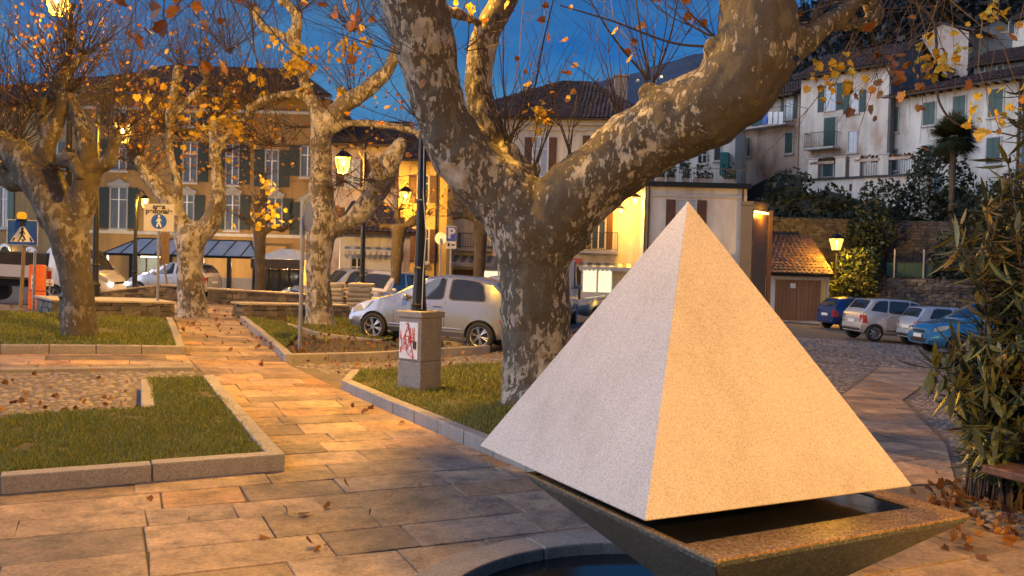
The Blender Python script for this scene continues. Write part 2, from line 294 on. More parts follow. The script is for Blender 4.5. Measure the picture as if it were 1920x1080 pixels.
# ------------------------------------------------------------------ mesh helpers
def org(o): return Vector(o.get('_o', (0, 0, 0))) if o is not None else Vector((0, 0, 0))
def tag(o, label=None, cat=None, group=None, kind=None):
    if label: o['label'] = label
    if cat: o['category'] = cat
    if group: o['group'] = group
    if kind: o['kind'] = kind
    return o
ORIG = {}
def thing(name, loc, label, cat, group=None, kind=None):
    o = bpy.data.objects.new(name, None); COL.objects.link(o); o.location = loc; o.empty_display_size = 0.1
    ORIG[o.name] = Vector(loc)
    return tag(o, label, cat, group, kind)
def link_mesh(name, me, mat, parent, loc=None):
    o = bpy.data.objects.new(name, me); COL.objects.link(o)
    if mat is not None and not me.materials: me.materials.append(mat)
    if parent is not None: o.parent = parent
    if loc is not None: o.location = loc
    return o
class MB:
    def __init__(s): s.v = []; s.f = []
    def add(s, vs, fs):
        b = len(s.v); s.v += [tuple(v) for v in vs]; s.f += [tuple(b + i for i in f) for f in fs]
    def hexa(s, c):   # 8 corners: bottom 4 ccw, top 4 ccw
        s.add(c, [(3, 2, 1, 0), (4, 5, 6, 7), (0, 1, 5, 4), (1, 2, 6, 5), (2, 3, 7, 6), (3, 0, 4, 7)])
    def box(s, c, size, rz=0.0, jit=0.0):
        x, y, z = size[0] / 2, size[1] / 2, size[2] / 2; ca, sa = math.cos(rz), math.sin(rz); out = []
        for (a, b, d) in ((-x, -y, -z), (x, -y, -z), (x, y, -z), (-x, y, -z), (-x, -y, z), (x, -y, z), (x, y, z), (-x, y, z)):
            j = [random.uniform(-jit, jit) for _ in range(3)] if jit else (0, 0, 0)
            out.append((c[0] + a * ca - b * sa + j[0], c[1] + a * sa + b * ca + j[1], c[2] + d + j[2]))
        s.hexa(out)
    def prism(s, poly, z0, z1):   # poly 2d ccw; z0,z1 numbers or functions
        n = len(poly); a = z0 if callable(z0) else (lambda x, y: z0); b = z1 if callable(z1) else (lambda x, y: z1)
        vs = [(x, y, a(x, y)) for x, y in poly] + [(x, y, b(x, y)) for x, y in poly]
        s.add(vs, [tuple(range(n - 1, -1, -1)), tuple(range(n, 2 * n))] + [(i, (i + 1) % n, n + (i + 1) % n, n + i) for i in range(n)])
    def tube(s, pts, rad, n=8, cap=True):
        pts = [Vector(p) for p in pts]; k = len(pts); rad = rad if hasattr(rad, '__len__') else [rad] * k
        b = len(s.v); up = Vector((0.13, 0.21, 1)).normalized()
        t0 = (pts[1] - pts[0]).normalized(); u = t0.cross(up)
        if u.length < 1e-3: u = t0.cross(Vector((1, 0, 0)))
        u.normalize()
        for i, p in enumerate(pts):
            t = (pts[min(i + 1, k - 1)] - pts[max(i - 1, 0)])
            if t.length < 1e-9: t = t0
            t.normalize(); u = (u - t * u.dot(t))
            if u.length < 1e-6: u = t.cross(Vector((1, 0.3, 0)))
            u.normalize(); w = t.cross(u)
            for j in range(n):
                a = 2 * math.pi * j / n; s.v.append(tuple(p + (u * math.cos(a) + w * math.sin(a)) * rad[i]))
        for i in range(k - 1):
            for j in range(n):
                s.f.append((b + i * n + j, b + i * n + (j + 1) % n, b + (i + 1) * n + (j + 1) % n, b + (i + 1) * n + j))
        if cap:
            s.f.append(tuple(b + j for j in range(n - 1, -1, -1))); s.f.append(tuple(b + (k - 1) * n + j for j in range(n)))
    def lathe(s, c, prof, n=16, cap=True):
        b = len(s.v); k = len(prof)
        for (r, z) in prof:
            for j in range(n):
                a = 2 * math.pi * j / n; s.v.append((c[0] + r * math.cos(a), c[1] + r * math.sin(a), c[2] + z))
        for i in range(k - 1):
            for j in range(n):
                s.f.append((b + i * n + j, b + i * n + (j + 1) % n, b + (i + 1) * n + (j + 1) % n, b + (i + 1) * n + j))
        if cap:
            s.f.append(tuple(b + j for j in range(n - 1, -1, -1))); s.f.append(tuple(b + (k - 1) * n + j for j in range(n)))
    def mesh(s, name, smooth=False, off=None):
        me = bpy.data.meshes.new(name); o = off or Vector((0, 0, 0))
        me.from_pydata([(x - o.x, y - o.y, z - o.z) for x, y, z in s.v], [], s.f); me.update()
        if smooth: me.polygons.foreach_set('use_smooth', [True] * len(me.polygons))
        return me
    def build(s, name, mat, parent=None, smooth=False, bevel=0.0, kind=None, label=None):
        """world-coordinate vertices -> ONE object under its thing (or top-level with its own origin)"""
        if parent is not None:
            o0 = ORIG.get(parent.name, Vector((0, 0, 0))); me = s.mesh(name, smooth, o0); o = link_mesh(name, me, mat, parent); ORIG[o.name] = o0
        else:
            A = np.array(s.v); o0 = Vector(((A[:, 0].min() + A[:, 0].max()) / 2, (A[:, 1].min() + A[:, 1].max()) / 2, A[:, 2].min()))
            me = s.mesh(name, smooth, o0); o = link_mesh(name, me, mat, None, o0); ORIG[o.name] = o0
        if parent is not None and parent.type == 'MESH':   # sub-part: same local frame as the part
            pass
        if bevel:
            b = o.modifiers.new('bevel', 'BEVEL'); b.width = bevel; b.segments = 2; b.limit_method = 'ANGLE'
        if kind: o['kind'] = kind
        if label: o['label'] = label
        return o
def big_mesh(name, V, Fsize, F, mat, parent=None, off=None, kind=None, smooth=False):
    """numpy verts (n,3) and equal-sized faces -> object"""
    me = bpy.data.meshes.new(name); V = np.asarray(V, dtype=np.float32)
    if parent is not None: off = ORIG.get(parent.name, Vector((0, 0, 0)))
    if off is None: off = Vector((float(V[:, 0].mean()), float(V[:, 1].mean()), float(V[:, 2].min())))
    V = V - np.array(off, dtype=np.float32); F = np.asarray(F, dtype=np.int32).reshape(-1); nf = len(F) // Fsize
    me.vertices.add(len(V)); me.vertices.foreach_set('co', V.reshape(-1)); me.loops.add(len(F)); me.loops.foreach_set('vertex_index', F)
    me.polygons.add(nf); me.polygons.foreach_set('loop_start', np.arange(nf, dtype=np.int32) * Fsize); me.polygons.foreach_set('loop_total', np.full(nf, Fsize, dtype=np.int32))
    if smooth: me.polygons.foreach_set('use_smooth', [True] * nf)
    me.update(); me.validate()
    o = link_mesh(name, me, mat, parent, None if parent is not None else off); ORIG[o.name] = off
    if kind: o['kind'] = kind
    return o
def copy_thing(root):
    def rec(o, par):
        c = o.copy(); COL.objects.link(c); c.parent = par
        for ch in list(kids.get(o.name, ())): rec(ch, c)
        return c
    kids = {}
    for o in COL.objects:
        if o.parent: kids.setdefault(o.parent.name, []).append(o)
    return rec(root, None)
def clip(poly, a, b):   # keep left of a->b
    out = []; n = len(poly)
    def side(p): return (b[0] - a[0]) * (p[1] - a[1]) - (b[1] - a[1]) * (p[0] - a[0])
    for i in range(n):
        p, q = poly[i], poly[(i + 1) % n]; sp_, sq = side(p), side(q)
        if sp_ >= 0: out.append(p)
        if (sp_ > 0 > sq) or (sp_ < 0 < sq):
            t = sp_ / (sp_ - sq); out.append((p[0] + (q[0] - p[0]) * t, p[1] + (q[1] - p[1]) * t))
    return out
def area(p): return 0.5 * sum(p[i][0] * p[(i + 1) % len(p)][1] - p[(i + 1) % len(p)][0] * p[i][1] for i in range(len(p)))
def ccw(p): return list(p) if area(p) > 0 else list(reversed(p))
def clip_poly(poly, conv):
    conv = ccw(conv)
    for i in range(len(conv)):
        poly = clip(poly, conv[i], conv[(i + 1) % len(conv)])
        if len(poly) < 3: return []
    return poly
def inside(p, poly):
    c = False; n = len(poly); x, y = p
    for i in range(n):
        (x1, y1), (x2, y2) = poly[i], poly[(i + 1) % n]
        if (y1 > y) != (y2 > y) and x < (x2 - x1) * (y - y1) / (y2 - y1) + x1: c = not c
    return c
def sheet(name, polys, dz, mat, cell=0.5, kind='structure', bumpy=0.0):
    mb = MB()
    for P in polys:
        P = ccw(P); xs = [p[0] for p in P]; ys = [p[1] for p in P]
        x = math.floor(min(xs) / cell) * cell
        while x < max(xs):
            y = math.floor(min(ys) / cell) * cell
            while y < max(ys):
                q = clip_poly([(x, y), (x + cell, y), (x + cell, y + cell), (x, y + cell)], P)
                if len(q) >= 3 and area(q) > 1e-5:
                    mb.add([(a, b, gz(a, b) + (dz(a, b) if callable(dz) else dz)) for a, b in q], [tuple(range(len(q)))])
                y += cell
            x += cell
    me = mb.mesh(name); bm = bmesh.new(); bm.from_mesh(me); bmesh.ops.remove_doubles(bm, verts=bm.verts, dist=1e-4); bm.to_mesh(me); bm.free()
    me.polygons.foreach_set('use_smooth', [True] * len(me.polygons))
    o = link_mesh(name, me, mat, None); ORIG[o.name] = Vector((0, 0, 0)); o['kind'] = kind
    return o
def spline(pts, per=6):
    """Catmull-Rom through points given as tuples of floats"""
    A = [np.array(p, float) for p in pts]; A = [2 * A[0] - A[1]] + A + [2 * A[-1] - A[-2]]; out = []
    for i in range(1, len(A) - 2):
        p0, p1, p2, p3 = A[i - 1:i + 3]
        for k in range(per):
            t = k / per
            out.append(0.5 * (2 * p1 + (p2 - p0) * t + (2 * p0 - 5 * p1 + 4 * p2 - p3) * t * t + (3 * p1 - p0 - 3 * p2 + p3) * t ** 3))
    out.append(A[-2]); return out
def pix(x, y, z):
    d = Vector((x, y, z - EYE)); v = d.dot(fw)
    if v < 0.1: return (-9999, -9999)
    return 960 + FPX * d.dot(ax) / v, 540 + FPX * d.dot(dn) / v
def in_view(x, y, z=0, m=60):
    a, b = pix(x, y, z); return -m < a < 1920 + m and -m < b < 1080 + m + 40

# ------------------------------------------------------------------ ground
def make_ground():
    xs = [-400, -200, -100, -60] + list(np.arange(-40, 40.1, 1.0)) + [60, 100, 200, 400]
    ys = [-200, -60, -20] + list(np.arange(-8, 60.1, 1.0)) + [80, 120, 200, 400]
    V = [(x, y, gz(x, y) - 0.009) for y in ys for x in xs]; nx = len(xs)
    F = [(j * nx + i, j * nx + i + 1, (j + 1) * nx + i + 1, (j + 1) * nx + i) for j in range(len(ys) - 1) for i in range(nx - 1)]
    return big_mesh('ground', V, 4, F, m_ground, off=Vector((0, 0, 0)), kind='structure', smooth=True)
make_ground()

# ------------------------------------------------------------------ paved walk and plaza: slabs laid across the walk
PD = Vector((-0.42, 0.9075, 0)); PU = Vector((0.9075, 0.42, 0))
BAS = (0.80, 4.22); BR = 1.37
PAVE = [[(-6.5, 1.6), (3.2, 1.6), (0.16, 7.54), (-1.85, 7.28), (-6.5, 4.85)],
        [(3.2, 1.6), (6.5, 1.6), (6.5, 5.3), (3.3, 6.15), (2.5, 7.2), (0.16, 7.54)],
        [(-1.85, 7.28), (0.16, 7.54), (-2.24, 11.68), (-3.95, 11.7)],
        [(-3.95, 11.7), (-2.24, 11.68), (-3.57, 13.94), (-5.25, 14.17)],
        [(-5.25, 14.17), (-3.57, 13.94), (-6.45, 20.9), (-7.7, 20.2)],
        [(-12.5, 21.4), (-7.7, 20.2), (-6.45, 20.9), (-6.0, 25.6), (-12.5, 25.2)],
        [(-9.6, 10.35), (-4.54, 12.75), (-5.25, 14.17), (-9.6, 12.15)],
        [(5.6, 14.7), (6.4, 14.3), (10.4, 21.2), (8.8, 20.9)],
        [(2.5, 7.2), (3.9, 7.6), (4.8, 9.6), (6.4, 14.3), (5.6, 14.7), (3.6, 12)]]
def slabs():
    out = []
    v = -6.0
    while v < 28:
        hgt = random.choice((0.40, 0.45, 0.47, 0.52)); u = -14 + random.uniform(0, 1)
        while u < 18:
            ln = random.choice((0.55, 0.7, 0.8, 0.9, 1.05)) * random.uniform(0.92, 1.08)
            g = 0.004
            c = [PU * (u + a + random.gauss(0, .005)) + PD * (v + b + random.gauss(0, .004)) for a, b in ((g, g), (ln - g, g), (ln - g, hgt - g), (g, hgt - g))]
            mid = sum(c, Vector()) / 4
            if mid.y > 1.5 and in_view(mid.x, mid.y, 0, 420):
                if (mid.x - BAS[0]) ** 2 + (mid.y - BAS[1]) ** 2 > (BR - 0.35) ** 2:
                    for P in PAVE:
                        q = clip_poly([(p.x, p.y) for p in c], P)
                        if len(q) >= 3 and area(q) > 0.01: out.append((mid.length, q))
            u += ln
        v += hgt
    return sorted(out, key=lambda a: a[0])
walk = bpy.data.objects.new('path', None); COL.objects.link(walk); walk['kind'] = 'structure'; ORIG['path'] = Vector((0, 0, 0))
far_mb = MB(); n_sl = 0
for dist, q in slabs():
    h = random.uniform(-0.002, 0.003); t1, t2 = random.gauss(0, 0.0025), random.gauss(0, 0.0025); cx_, cy_ = q[0]
    top = lambda x, y: gz(x, y) + 0.004 + h + t1 * (x - cx_) + t2 * (y - cy_)
    if n_sl < 298 and in_view(q[0][0], q[0][1], 0, 130):
        mb = MB(); mb.prism(q, lambda x, y: top(x, y) - 0.045, top)
        cx = sum(a for a, b in q) / len(q); cy = sum(b for a, b in q) / len(q); o0 = Vector((cx, cy, top(cx, cy) - 0.045))
        o = link_mesh('paving_slab', mb.mesh('paving_slab', False, o0), m_slab, walk, o0); n_sl += 1
        if n_sl < 150:
            b = o.modifiers.new('bevel', 'BEVEL'); b.width = 0.005; b.segments = 1
    else: far_mb.prism(q, lambda x, y: top(x, y) - 0.045, top)
far_mb.build('paving', m_slab_far, walk, kind='stuff')

# ------------------------------------------------------------------ kerbs (one structure each, every stone a piece)
def kerb(pts, h=0.125, w=0.13, L=0.9, side=1, name='kerb'):
    k = bpy.data.objects.new(name, None); COL.objects.link(k); k['kind'] = 'structure'; ORIG[k.name] = Vector((0, 0, 0))
    for (x0, y0), (x1, y1) in zip(pts[:-1], pts[1:]):
        d = Vector((x1 - x0, y1 - y0, 0)); ln = d.length; d.normalize(); n = Vector((-d.y, d.x, 0)) * side
        m = max(1, round(ln / L)); 
        for i in range(m):
            a = Vector((x0, y0, 0)) + d * (ln * i / m + 0.004); b = Vector((x0, y0, 0)) + d * (ln * (i + 1) / m - 0.004)
            o_ = random.uniform(-0.004, 0.004); hh = h + random.uniform(-0.004, 0.004)
            poly = ccw([(p.x, p.y) for p in (a + n * o_, b + n * o_, b + n * (w + o_), a + n * (w + o_))])
            mb = MB(); mb.prism(poly, lambda x, y: gz(x, y) - 0.06, lambda x, y: gz(x, y) + hh)
            c = (a + b) / 2; o0 = Vector((c.x, c.y, gz(c.x, c.y) - 0.06))
            o = link_mesh('kerb_stone', mb.mesh('kerb_stone', False, o0), m_kerb, k, o0)
            bv = o.modifiers.new('bevel', 'BEVEL'); bv.width = 0.012; bv.segments = 2
    return k
kerb([(-6.2, 5.02), (-3.67, 6.33), (-1.85, 7.28)], 0.14, 0.15, 1.1)
kerb([(-1.85, 7.29), (-3.9, 11.55)], 0.14, 0.14, 0.9)
kerb([(-3.87, 9.25), (-4.62, 11.0)], 0.13, 0.13, 0.9, side=-1)
kerb([(0.55, 6.87), (0.16, 7.54), (-2.24, 11.68)], 0.14, 0.14, 0.62, side=-1)
kerb([(-2.24, 11.7), (-2.31, 12.85)], 0.13, 0.12, 0.6, side=-1)
kerb([(-9.6, 12.2), (-7.63, 13.13), (-5.25, 14.17)], 0.13, 0.13, 0.72)
kerb([(-5.25, 14.18), (-7.42, 19.25)], 0.13, 0.13, 0.9)
kerb([(-9.6, 10.35), (-6.78, 11.66), (-5.68, 12.2), (-4.56, 12.7)], 0.04, 0.12, 0.8)
kerb([(-6.45, 20.9), (-3.57, 13.94)], 0.14, 0.13, 0.85)
tip = [(-3.56, 13.94), (-2.4, 14.9), (-1.5, 16.05), (-0.75, 17.1), (-0.42, 17.75), (-0.42, 18.15), (-0.75, 18.35), (-1.4, 18.3)]
kerb(tip, 0.14, 0.13, 0.8)
kerb([(-5.3, 20.3), (-4.0, 18.3), (-2.6, 17.7)], 0.10, 0.11, 0.7)

# ------------------------------------------------------------------ lawns and beds
L1 = [[(-6.2, 5.17), (-1.98, 7.40), (-3.75, 9.29), (-6.2, 8.0)], [(-1.98, 7.40), (-3.98, 11.5), (-4.58, 11.1), (-3.75, 9.29)]]
R1 = [[(0.62, 6.99), (-2.1, 11.7), (-2.19, 12.9), (-0.15, 14.95), (2.6, 14.2), (3.2, 11.6), (2.2, 8.4)]]
g3 = G2(0, 612)
L2 = [[(-9.6, 12.35), (-5.42, 14.25), (-7.5, 19.0), (-9.2, 17.5), (-10.6, 16.0)]]
B1 = [[(-6.3, 20.9), (-3.86, 14.95), (-4.3, 18.0), (-5.3, 20.4)]]
B2 = [[(-3.84, 14.95), (-3.50, 14.15), (-2.45, 15.0), (-0.85, 17.2), (-0.55, 17.9), (-1.0, 18.25), (-2.6, 17.65), (-4.28, 18.15)]]
B3 = [[(-5.2, 20.4), (-4.0, 18.4), (-2.6, 17.8), (-2.4, 19.2), (-3.2, 21.0), (-5.0, 24.6), (-6.2, 24.4)]]
def hump(x, y): return 0.10 + 0.10 * min(1, max(0, (-7.4 - x) / 2.2)) * min(1, max(0, (y - 13.2) / 1.5))
sheet('lawn', L1, 0.11, m_turf); sheet('lawn', R1, 0.11, m_turf); sheet('lawn', L2, hump, m_turf); sheet('lawn', B1, 0.10, m_turf)
sheet('flower_bed', B2, lambda x, y: 0.09 + 0.05 * mnoise.noise((x * 3, y * 3, 0)), m_soil, 0.2); sheet('lawn', B3, 0.08, m_turf)
def grass(polys, n, h, dz=0.11, w=0.006):
    V = []; c = 0; tot = [abs(area(ccw(P))) for P in polys]; S = sum(tot)
    for P, a in zip(polys, tot):
        xs = [p[0] for p in P]; ys = [p[1] for p in P]; k = 0; want = int(n * a / S)
        while k < want:
            x, y = random.uniform(min(xs), max(xs)), random.uniform(min(ys), max(ys))
            if not inside((x, y), P): continue
            k += 1
            dens = mnoise.noise((x * 1.3, y * 1.3, 3.0)) + 0.5 * mnoise.noise((x * 5, y * 5, 1.0))
            if dens < -0.44: continue
            z = gz(x, y) + (dz(x, y) if callable(dz) else dz) - 0.005
            hh = h * random.uniform(0.45, 1.25) * (1 + 0.5 * dens); a_ = random.uniform(0, 6.283); ww = w * random.uniform(0.7, 1.4)
            lx, ly = random.gauss(0, 0.45) * hh, random.gauss(0, 0.45) * hh
            ca, sa = math.cos(a_) * ww, math.sin(a_) * ww
            V += [(x - ca, y - sa, z), (x + ca, y + sa, z), (x + lx, y + ly, z + hh)]
    F = np.arange(len(V), dtype=np.int32)
    big_mesh('grass', V, 3, F, m_grass, kind='stuff')
grass(L1, 52000, 0.05); grass(R1, 46000, 0.05, w=0.007); grass(L2, 30000, 0.055, hump, 0.010); grass(B1, 9000, 0.06, 0.10, 0.011); grass(B3, 6000, 0.06, 0.08, 0.013)
grass(B2, 350, 0.09, 0.09, 0.010)

# ------------------------------------------------------------------ river cobbles
def cobble_mesh(seed):
    r = random.Random(seed); mb = MB(); n = 7; el = r.uniform(0.55, 0.85)
    ring = [[(math.cos(2 * math.pi * j / n) * k * r.uniform(0.9, 1.08), math.sin(2 * math.pi * j / n) * k * el * r.uniform(0.9, 1.08), z) for j in range(n)] for k, z in ((1.0, 0.0), (0.92, 0.26), (0.55, 0.46))]
    v = sum(ring, []); f = []
    for a in (0, 1):
        f += [(a * n + j, a * n + (j + 1) % n, (a + 1) * n + (j + 1) % n, (a + 1) * n + j) for j in range(n)]
    f.append(tuple(2 * n + j for j in range(n))); mb.add(v, f); return mb
CM = [cobble_mesh(i) for i in range(5)]
CME = [c.mesh('cobble', True) for c in CM]
for me in CME: me.materials.append(m_cobble)
def path_hit(p): return any(inside(p, P) for P in PAVE)
C_AREAS = [([(-9.6, 10.3), (-4.6, 12.62), (-4.0, 11.65), (-4.75, 11.05), (-4.0, 9.2), (-9, 6.8)], 0.105),
           ([(-2.4, 12.95), (-0.15, 15.0), (2.6, 14.3), (3.4, 11.8), (4.8, 16), (2.5, 21), (-0.2, 18.6), (-0.35, 17.6), (-1.4, 15.9), (-2.4, 14.75), (-3.5, 13.85)], 0.105),
           ([(3.4, 6.25), (4.0, 7.6), (4.9, 9.6), (6.5, 14.2), (10.5, 21.2), (14.5, 21.5), (11, 13), (7.5, 6.2)], 0.105),
           ([(3.4, 12), (5.55, 14.75), (8.75, 20.95), (2.6, 21), (4.8, 16)], 0.11),
           ([(-3.0, 21.2), (18, 21.3), (20, 31), (-3.2, 31)], 0.15)]
pts = []
for P, sp_c in C_AREAS:
    xs = [p[0] for p in P]; ys = [p[1] for p in P]; row = 0; y = min(ys)
    while y < max(ys):
        x = min(xs) + (row % 2) * sp_c * 0.5
        while x < max(xs):
            px_, py_ = x + random.uniform(-.3, .3) * sp_c, y + random.uniform(-.3, .3) * sp_c
            if inside((px_, py_), P) and in_view(px_, py_, 0, 380) and not path_hit((px_, py_)):
                pts.append((px_, py_, sp_c))
            x += sp_c
        y += sp_c * 0.8; row += 1
pts.sort(key=lambda p: p[0] ** 2 + p[1] ** 2)
cob = bpy.data.objects.new('pavement', None); COL.objects.link(cob); cob['kind'] = 'structure'; ORIG['pavement'] = Vector((0, 0, 0))
FV, FQ, FT = [], [], []
near = [p for p in pts if (p[0] < -2 or p[0] > 2.5) and in_view(p[0], p[1], 0, 0)][:298]; nearset = set(near)
for (x, y, s) in near:
    o = link_mesh('cobble', random.choice(CME), None, cob, (x, y, gz(x, y) - 0.022)); k = s * random.uniform(0.46, 0.6); o.scale = (k * 1.05, k, k * 0.9); o.rotation_euler = (random.gauss(0, .08), random.gauss(0, .08), random.uniform(0, 6.28))
VB = [np.array(c.v) for c in CM]; fv = []; fq = []; base = 0
for (x, y, s) in pts:
    if (x, y, s) in nearset: continue
    i = random.randrange(5); k = s * random.uniform(0.46, 0.6); a = random.uniform(0, 6.28); ca, sa = math.cos(a), math.sin(a)
    v = VB[i] * (k * 1.05, k, k * 0.8); v = np.c_[v[:, 0] * ca - v[:, 1] * sa + x, v[:, 0] * sa + v[:, 1] * ca + y, v[:, 2] + gz(x, y) - 0.022]
    fv.append(v); fq += [tuple(base + j for j in f) for f in CM[i].f]; base += len(v)
V = np.concatenate(fv); me = bpy.data.meshes.new('cobbles'); me.from_pydata(V.tolist(), [], fq); me.polygons.foreach_set('use_smooth', [True] * len(me.polygons))
o = link_mesh('cobbles', me, m_cobble_far, cob); o['kind'] = 'stuff'

# ------------------------------------------------------------------ dry stone walls
def stone_face(mb_or_parent, p0, p1, z0f, h, course=0.11, ln=(0.16, 0.38), thick=0.12, mat=m_stone, jit=0.012, parts=True):
    d = Vector((p1[0] - p0[0], p1[1] - p0[1], 0)); L = d.length; d.normalize(); n = Vector((d.y, -d.x, 0)); z = 0.0
    while z < h - 0.02:
        c = min(course * random.uniform(0.75, 1.3), h - z); s = -random.uniform(0, 0.1)
        while s < L:
            l = random.uniform(*ln); a, b = max(s, 0), min(s + l, L)
            if b - a > 0.04:
                m = Vector((p0[0], p0[1], 0)) + d * ((a + b) / 2) - n * (thick / 2 - random.uniform(0, 0.02))
                zz = z0f(m.x, m.y) + z + c / 2
                mb = MB() if parts else mb_or_parent
                mb.box((m.x, m.y, zz), (b - a - 0.012, thick, c - 0.012), math.atan2(d.y, d.x), jit)
                if parts: mb.build('stone', mat, mb_or_parent)
            s += l
        z += c
def low_wall(label, p0, p1, depth, h, cap=0.05, over=0.04, parts=True, ends=True, caplen=1.0):
    d = Vector((p1[0] - p0[0], p1[1] - p0[1], 0)); L = d.length; d.normalize(); n = Vector((-d.y, d.x, 0))
    mid = ((p0[0] + p1[0]) / 2, (p0[1] + p1[1]) / 2); zb = gz(*mid) - 0.05
    t = thing('stone_bench_wall' if h < 0.6 else 'stone_wall', (mid[0], mid[1], zb), label, 'bench wall' if h < 0.6 else 'wall')
    a, b = Vector((*p0, 0)), Vector((*p1, 0))
    mb = MB(); mb.prism(ccw([(q.x, q.y) for q in (a + n * .06 + d * .06, b + n * .06 - d * .06, b + n * (depth - .06) - d * .06, a + n * (depth - .06) + d * .06)]), zb, lambda x, y: gz(x, y) + h - 0.01)
    mb.build('wall_core', m_mortar, t)
    tgt = t if parts else MB()
    stone_face(tgt, p0, p1, lambda x, y: gz(x, y) - 0.03, h + 0.03, parts=parts, mat=m_stone if parts else m_stone_far)
    if ends:
        for e0, e1 in ((a + n * depth, a), (b, b + n * depth)):
            stone_face(tgt, (e0.x, e0.y), (e1.x, e1.y), lambda x, y: gz(x, y) - 0.03, h + 0.03, parts=parts, mat=m_stone if parts else m_stone_far)
    if not parts: tgt.build('stones', m_stone_far, t, kind='stuff')
    if cap:
        k = max(1, round(L / caplen))
        for i in range(k):
            q0 = a + d * (L * i / k + (0.004 if i else -over)) - n * over; q1 = a + d * (L * (i + 1) / k - (0.004 if i < k - 1 else -over)) - n * over
            q2, q3 = q1 + n * (depth + 2 * over), q0 + n * (depth + 2 * over); mb = MB()
            mb.prism(ccw([(q.x, q.y) for q in (q0, q1, q2, q3)]), lambda x, y: gz(x, y) + h, lambda x, y: gz(x, y) + h + cap)
            mb.build('cap_slab', m_capslab, t, bevel=0.01)
    return t
low_wall('low dry stone bench wall with pale slab top on the lawn behind the first left tree', (-9.25, 17.75), (-7.5, 19.55), 1.0, 0.40)
low_wall('short low stone bench wall with slab top at the edge of the round sign lawn', (-6.55, 21.5), (-4.4, 23.9), 0.5, 0.36)
low_wall('low stone bench wall in front of the silver hatchback on the far street', (-12.2, 25.6), (-9.6, 26.5), 0.5, 0.45, ends=False)
low_wall('long low stone wall along the far side of the square before the veranda', (-9.2, 26.6), (-3.2, 28.2), 0.45, 0.42, cap=0.05, ends=False)
# ------------------------------------------------------------------ trees
def px_path(pts):   # (px, py, depth, half width px) -> [(point, radius)]
    out = []
    for q in spline(pts, 6):
        p = W(q[0], q[1], q[2]); out.append((p, max(0.012, q[3] * q[2] / FPX)))
    return out
def tree_body(name, paths, mat, parent, voxel=0.045, rough=0.03, lumps=()):
    mb = MB()
    for P in paths:
        mb.tube([p for p, r in P], [r * (1 + 0.10 * mnoise.noise((i * .45, r * 40, 2.0))) for i, (p, r) in enumerate(P)], 14)
        p, r = P[-1]; mb.lathe((p.x, p.y, p.z), [(r * .3, -r * .9), (r * .8, -r * .6), (r, 0), (r * .8, r * .6), (r * .3, r * .9)], 10)
    for p, r in lumps:
        mb.lathe((p.x, p.y, p.z), [(r * .3, -r * .9), (r * .8, -r * .6), (r, 0), (r * .8, r * .6), (r * .3, r * .9)], 10)
    me = mb.mesh(name, False, Vector((0, 0, 0))); tmp = bpy.data.objects.new('tmp', me); COL.objects.link(tmp)
    m = tmp.modifiers.new('r', 'REMESH'); m.mode = 'VOXEL'; m.voxel_size = voxel
    s = tmp.modifiers.new('s', 'SMOOTH'); s.iterations = 6; s.factor = 0.5
    dg = bpy.context.evaluated_depsgraph_get(); dg.update()
    me2 = bpy.data.meshes.new_from_object(tmp.evaluated_get(dg)); bpy.data.objects.remove(tmp)
    n = len(me2.vertices); co = np.empty(n * 3, np.float32); me2.vertices.foreach_get('co', co); co = co.reshape(-1, 3)
    no = np.empty(n * 3, np.float32); me2.vertices.foreach_get('normal', no); no = no.reshape(-1, 3)
    o0 = ORIG[parent.name]
    dsp = np.array([mnoise.noise((c[0] * 3.2, c[1] * 3.2, c[2] * 2.2)) * rough + mnoise.noise((c[0] * 9, c[1] * 9, c[2] * 5)) * rough * 0.45 for c in co.tolist()], np.float32)
    co = co + no * dsp[:, None] - np.array(o0, np.float32)
    me2.vertices.foreach_set('co', co.reshape(-1)); me2.polygons.foreach_set('use_smooth', [True] * len(me2.polygons)); me2.update()
    me2.name = name; me2.materials.clear(); o = link_mesh(name, me2, mat, parent); ORIG[o.name] = o0
    return o
class Twigs:
    def __init__(s): s.mb = MB(); s.tips = []
    def one(s, p, d, L, r, n=5, wob=0.10, side=2, up=0.12, sides=3):
        p = Vector(p); d = Vector(d).normalized(); pts = [p.copy()]; rad = [r]
        for i in range(n):
            d = (d + Vector((random.gauss(0, wob), random.gauss(0, wob), random.gauss(0, wob) + up * 0.5))).normalized()
            p = p + d * (L / n); pts.append(p.copy()); rad.append(r * (1 - 0.75 * (i + 1) / n))
        s.mb.tube(pts, rad, sides, cap=False)
        s.tips += [(q, d) for q in pts[2:]]
        for k in range(side):
            i = random.randint(1, n - 1); dd = (d + Vector((random.gauss(0, .6), random.gauss(0, .6), random.gauss(0, .4)))).normalized()
            q = pts[i]; e = [q]; rr = [rad[i] * .7]
            for j in range(3):
                dd = (dd + Vector((random.gauss(0, wob), random.gauss(0, wob), 0.1))).normalized(); q = q + dd * (L * random.uniform(0.10, 0.16)); e.append(q); rr.append(rad[i] * .7 * (1 - .25 * (j + 1)))
            s.mb.tube(e, rr, 3, cap=False); s.tips.append((q, dd))
    def burst(s, p, n, L, r=0.008, spread=0.6, axis=(0, 0, 1), side=2):
        axis = Vector(axis)
        for i in range(n):
            d = axis + Vector((random.gauss(0, spread), random.gauss(0, spread), random.gauss(0, spread * 0.5)))
            off = Vector((random.gauss(0, .05), random.gauss(0, .05), random.uniform(0, .06)))
            s.one(Vector(p) + off, d, L * random.uniform(0.5, 1.15), r * random.uniform(0.7, 1.3), side=side)
    def build(s, parent):
        o = s.mb.build('twigs', m_twig, parent); o['kind'] = 'stuff'; return o
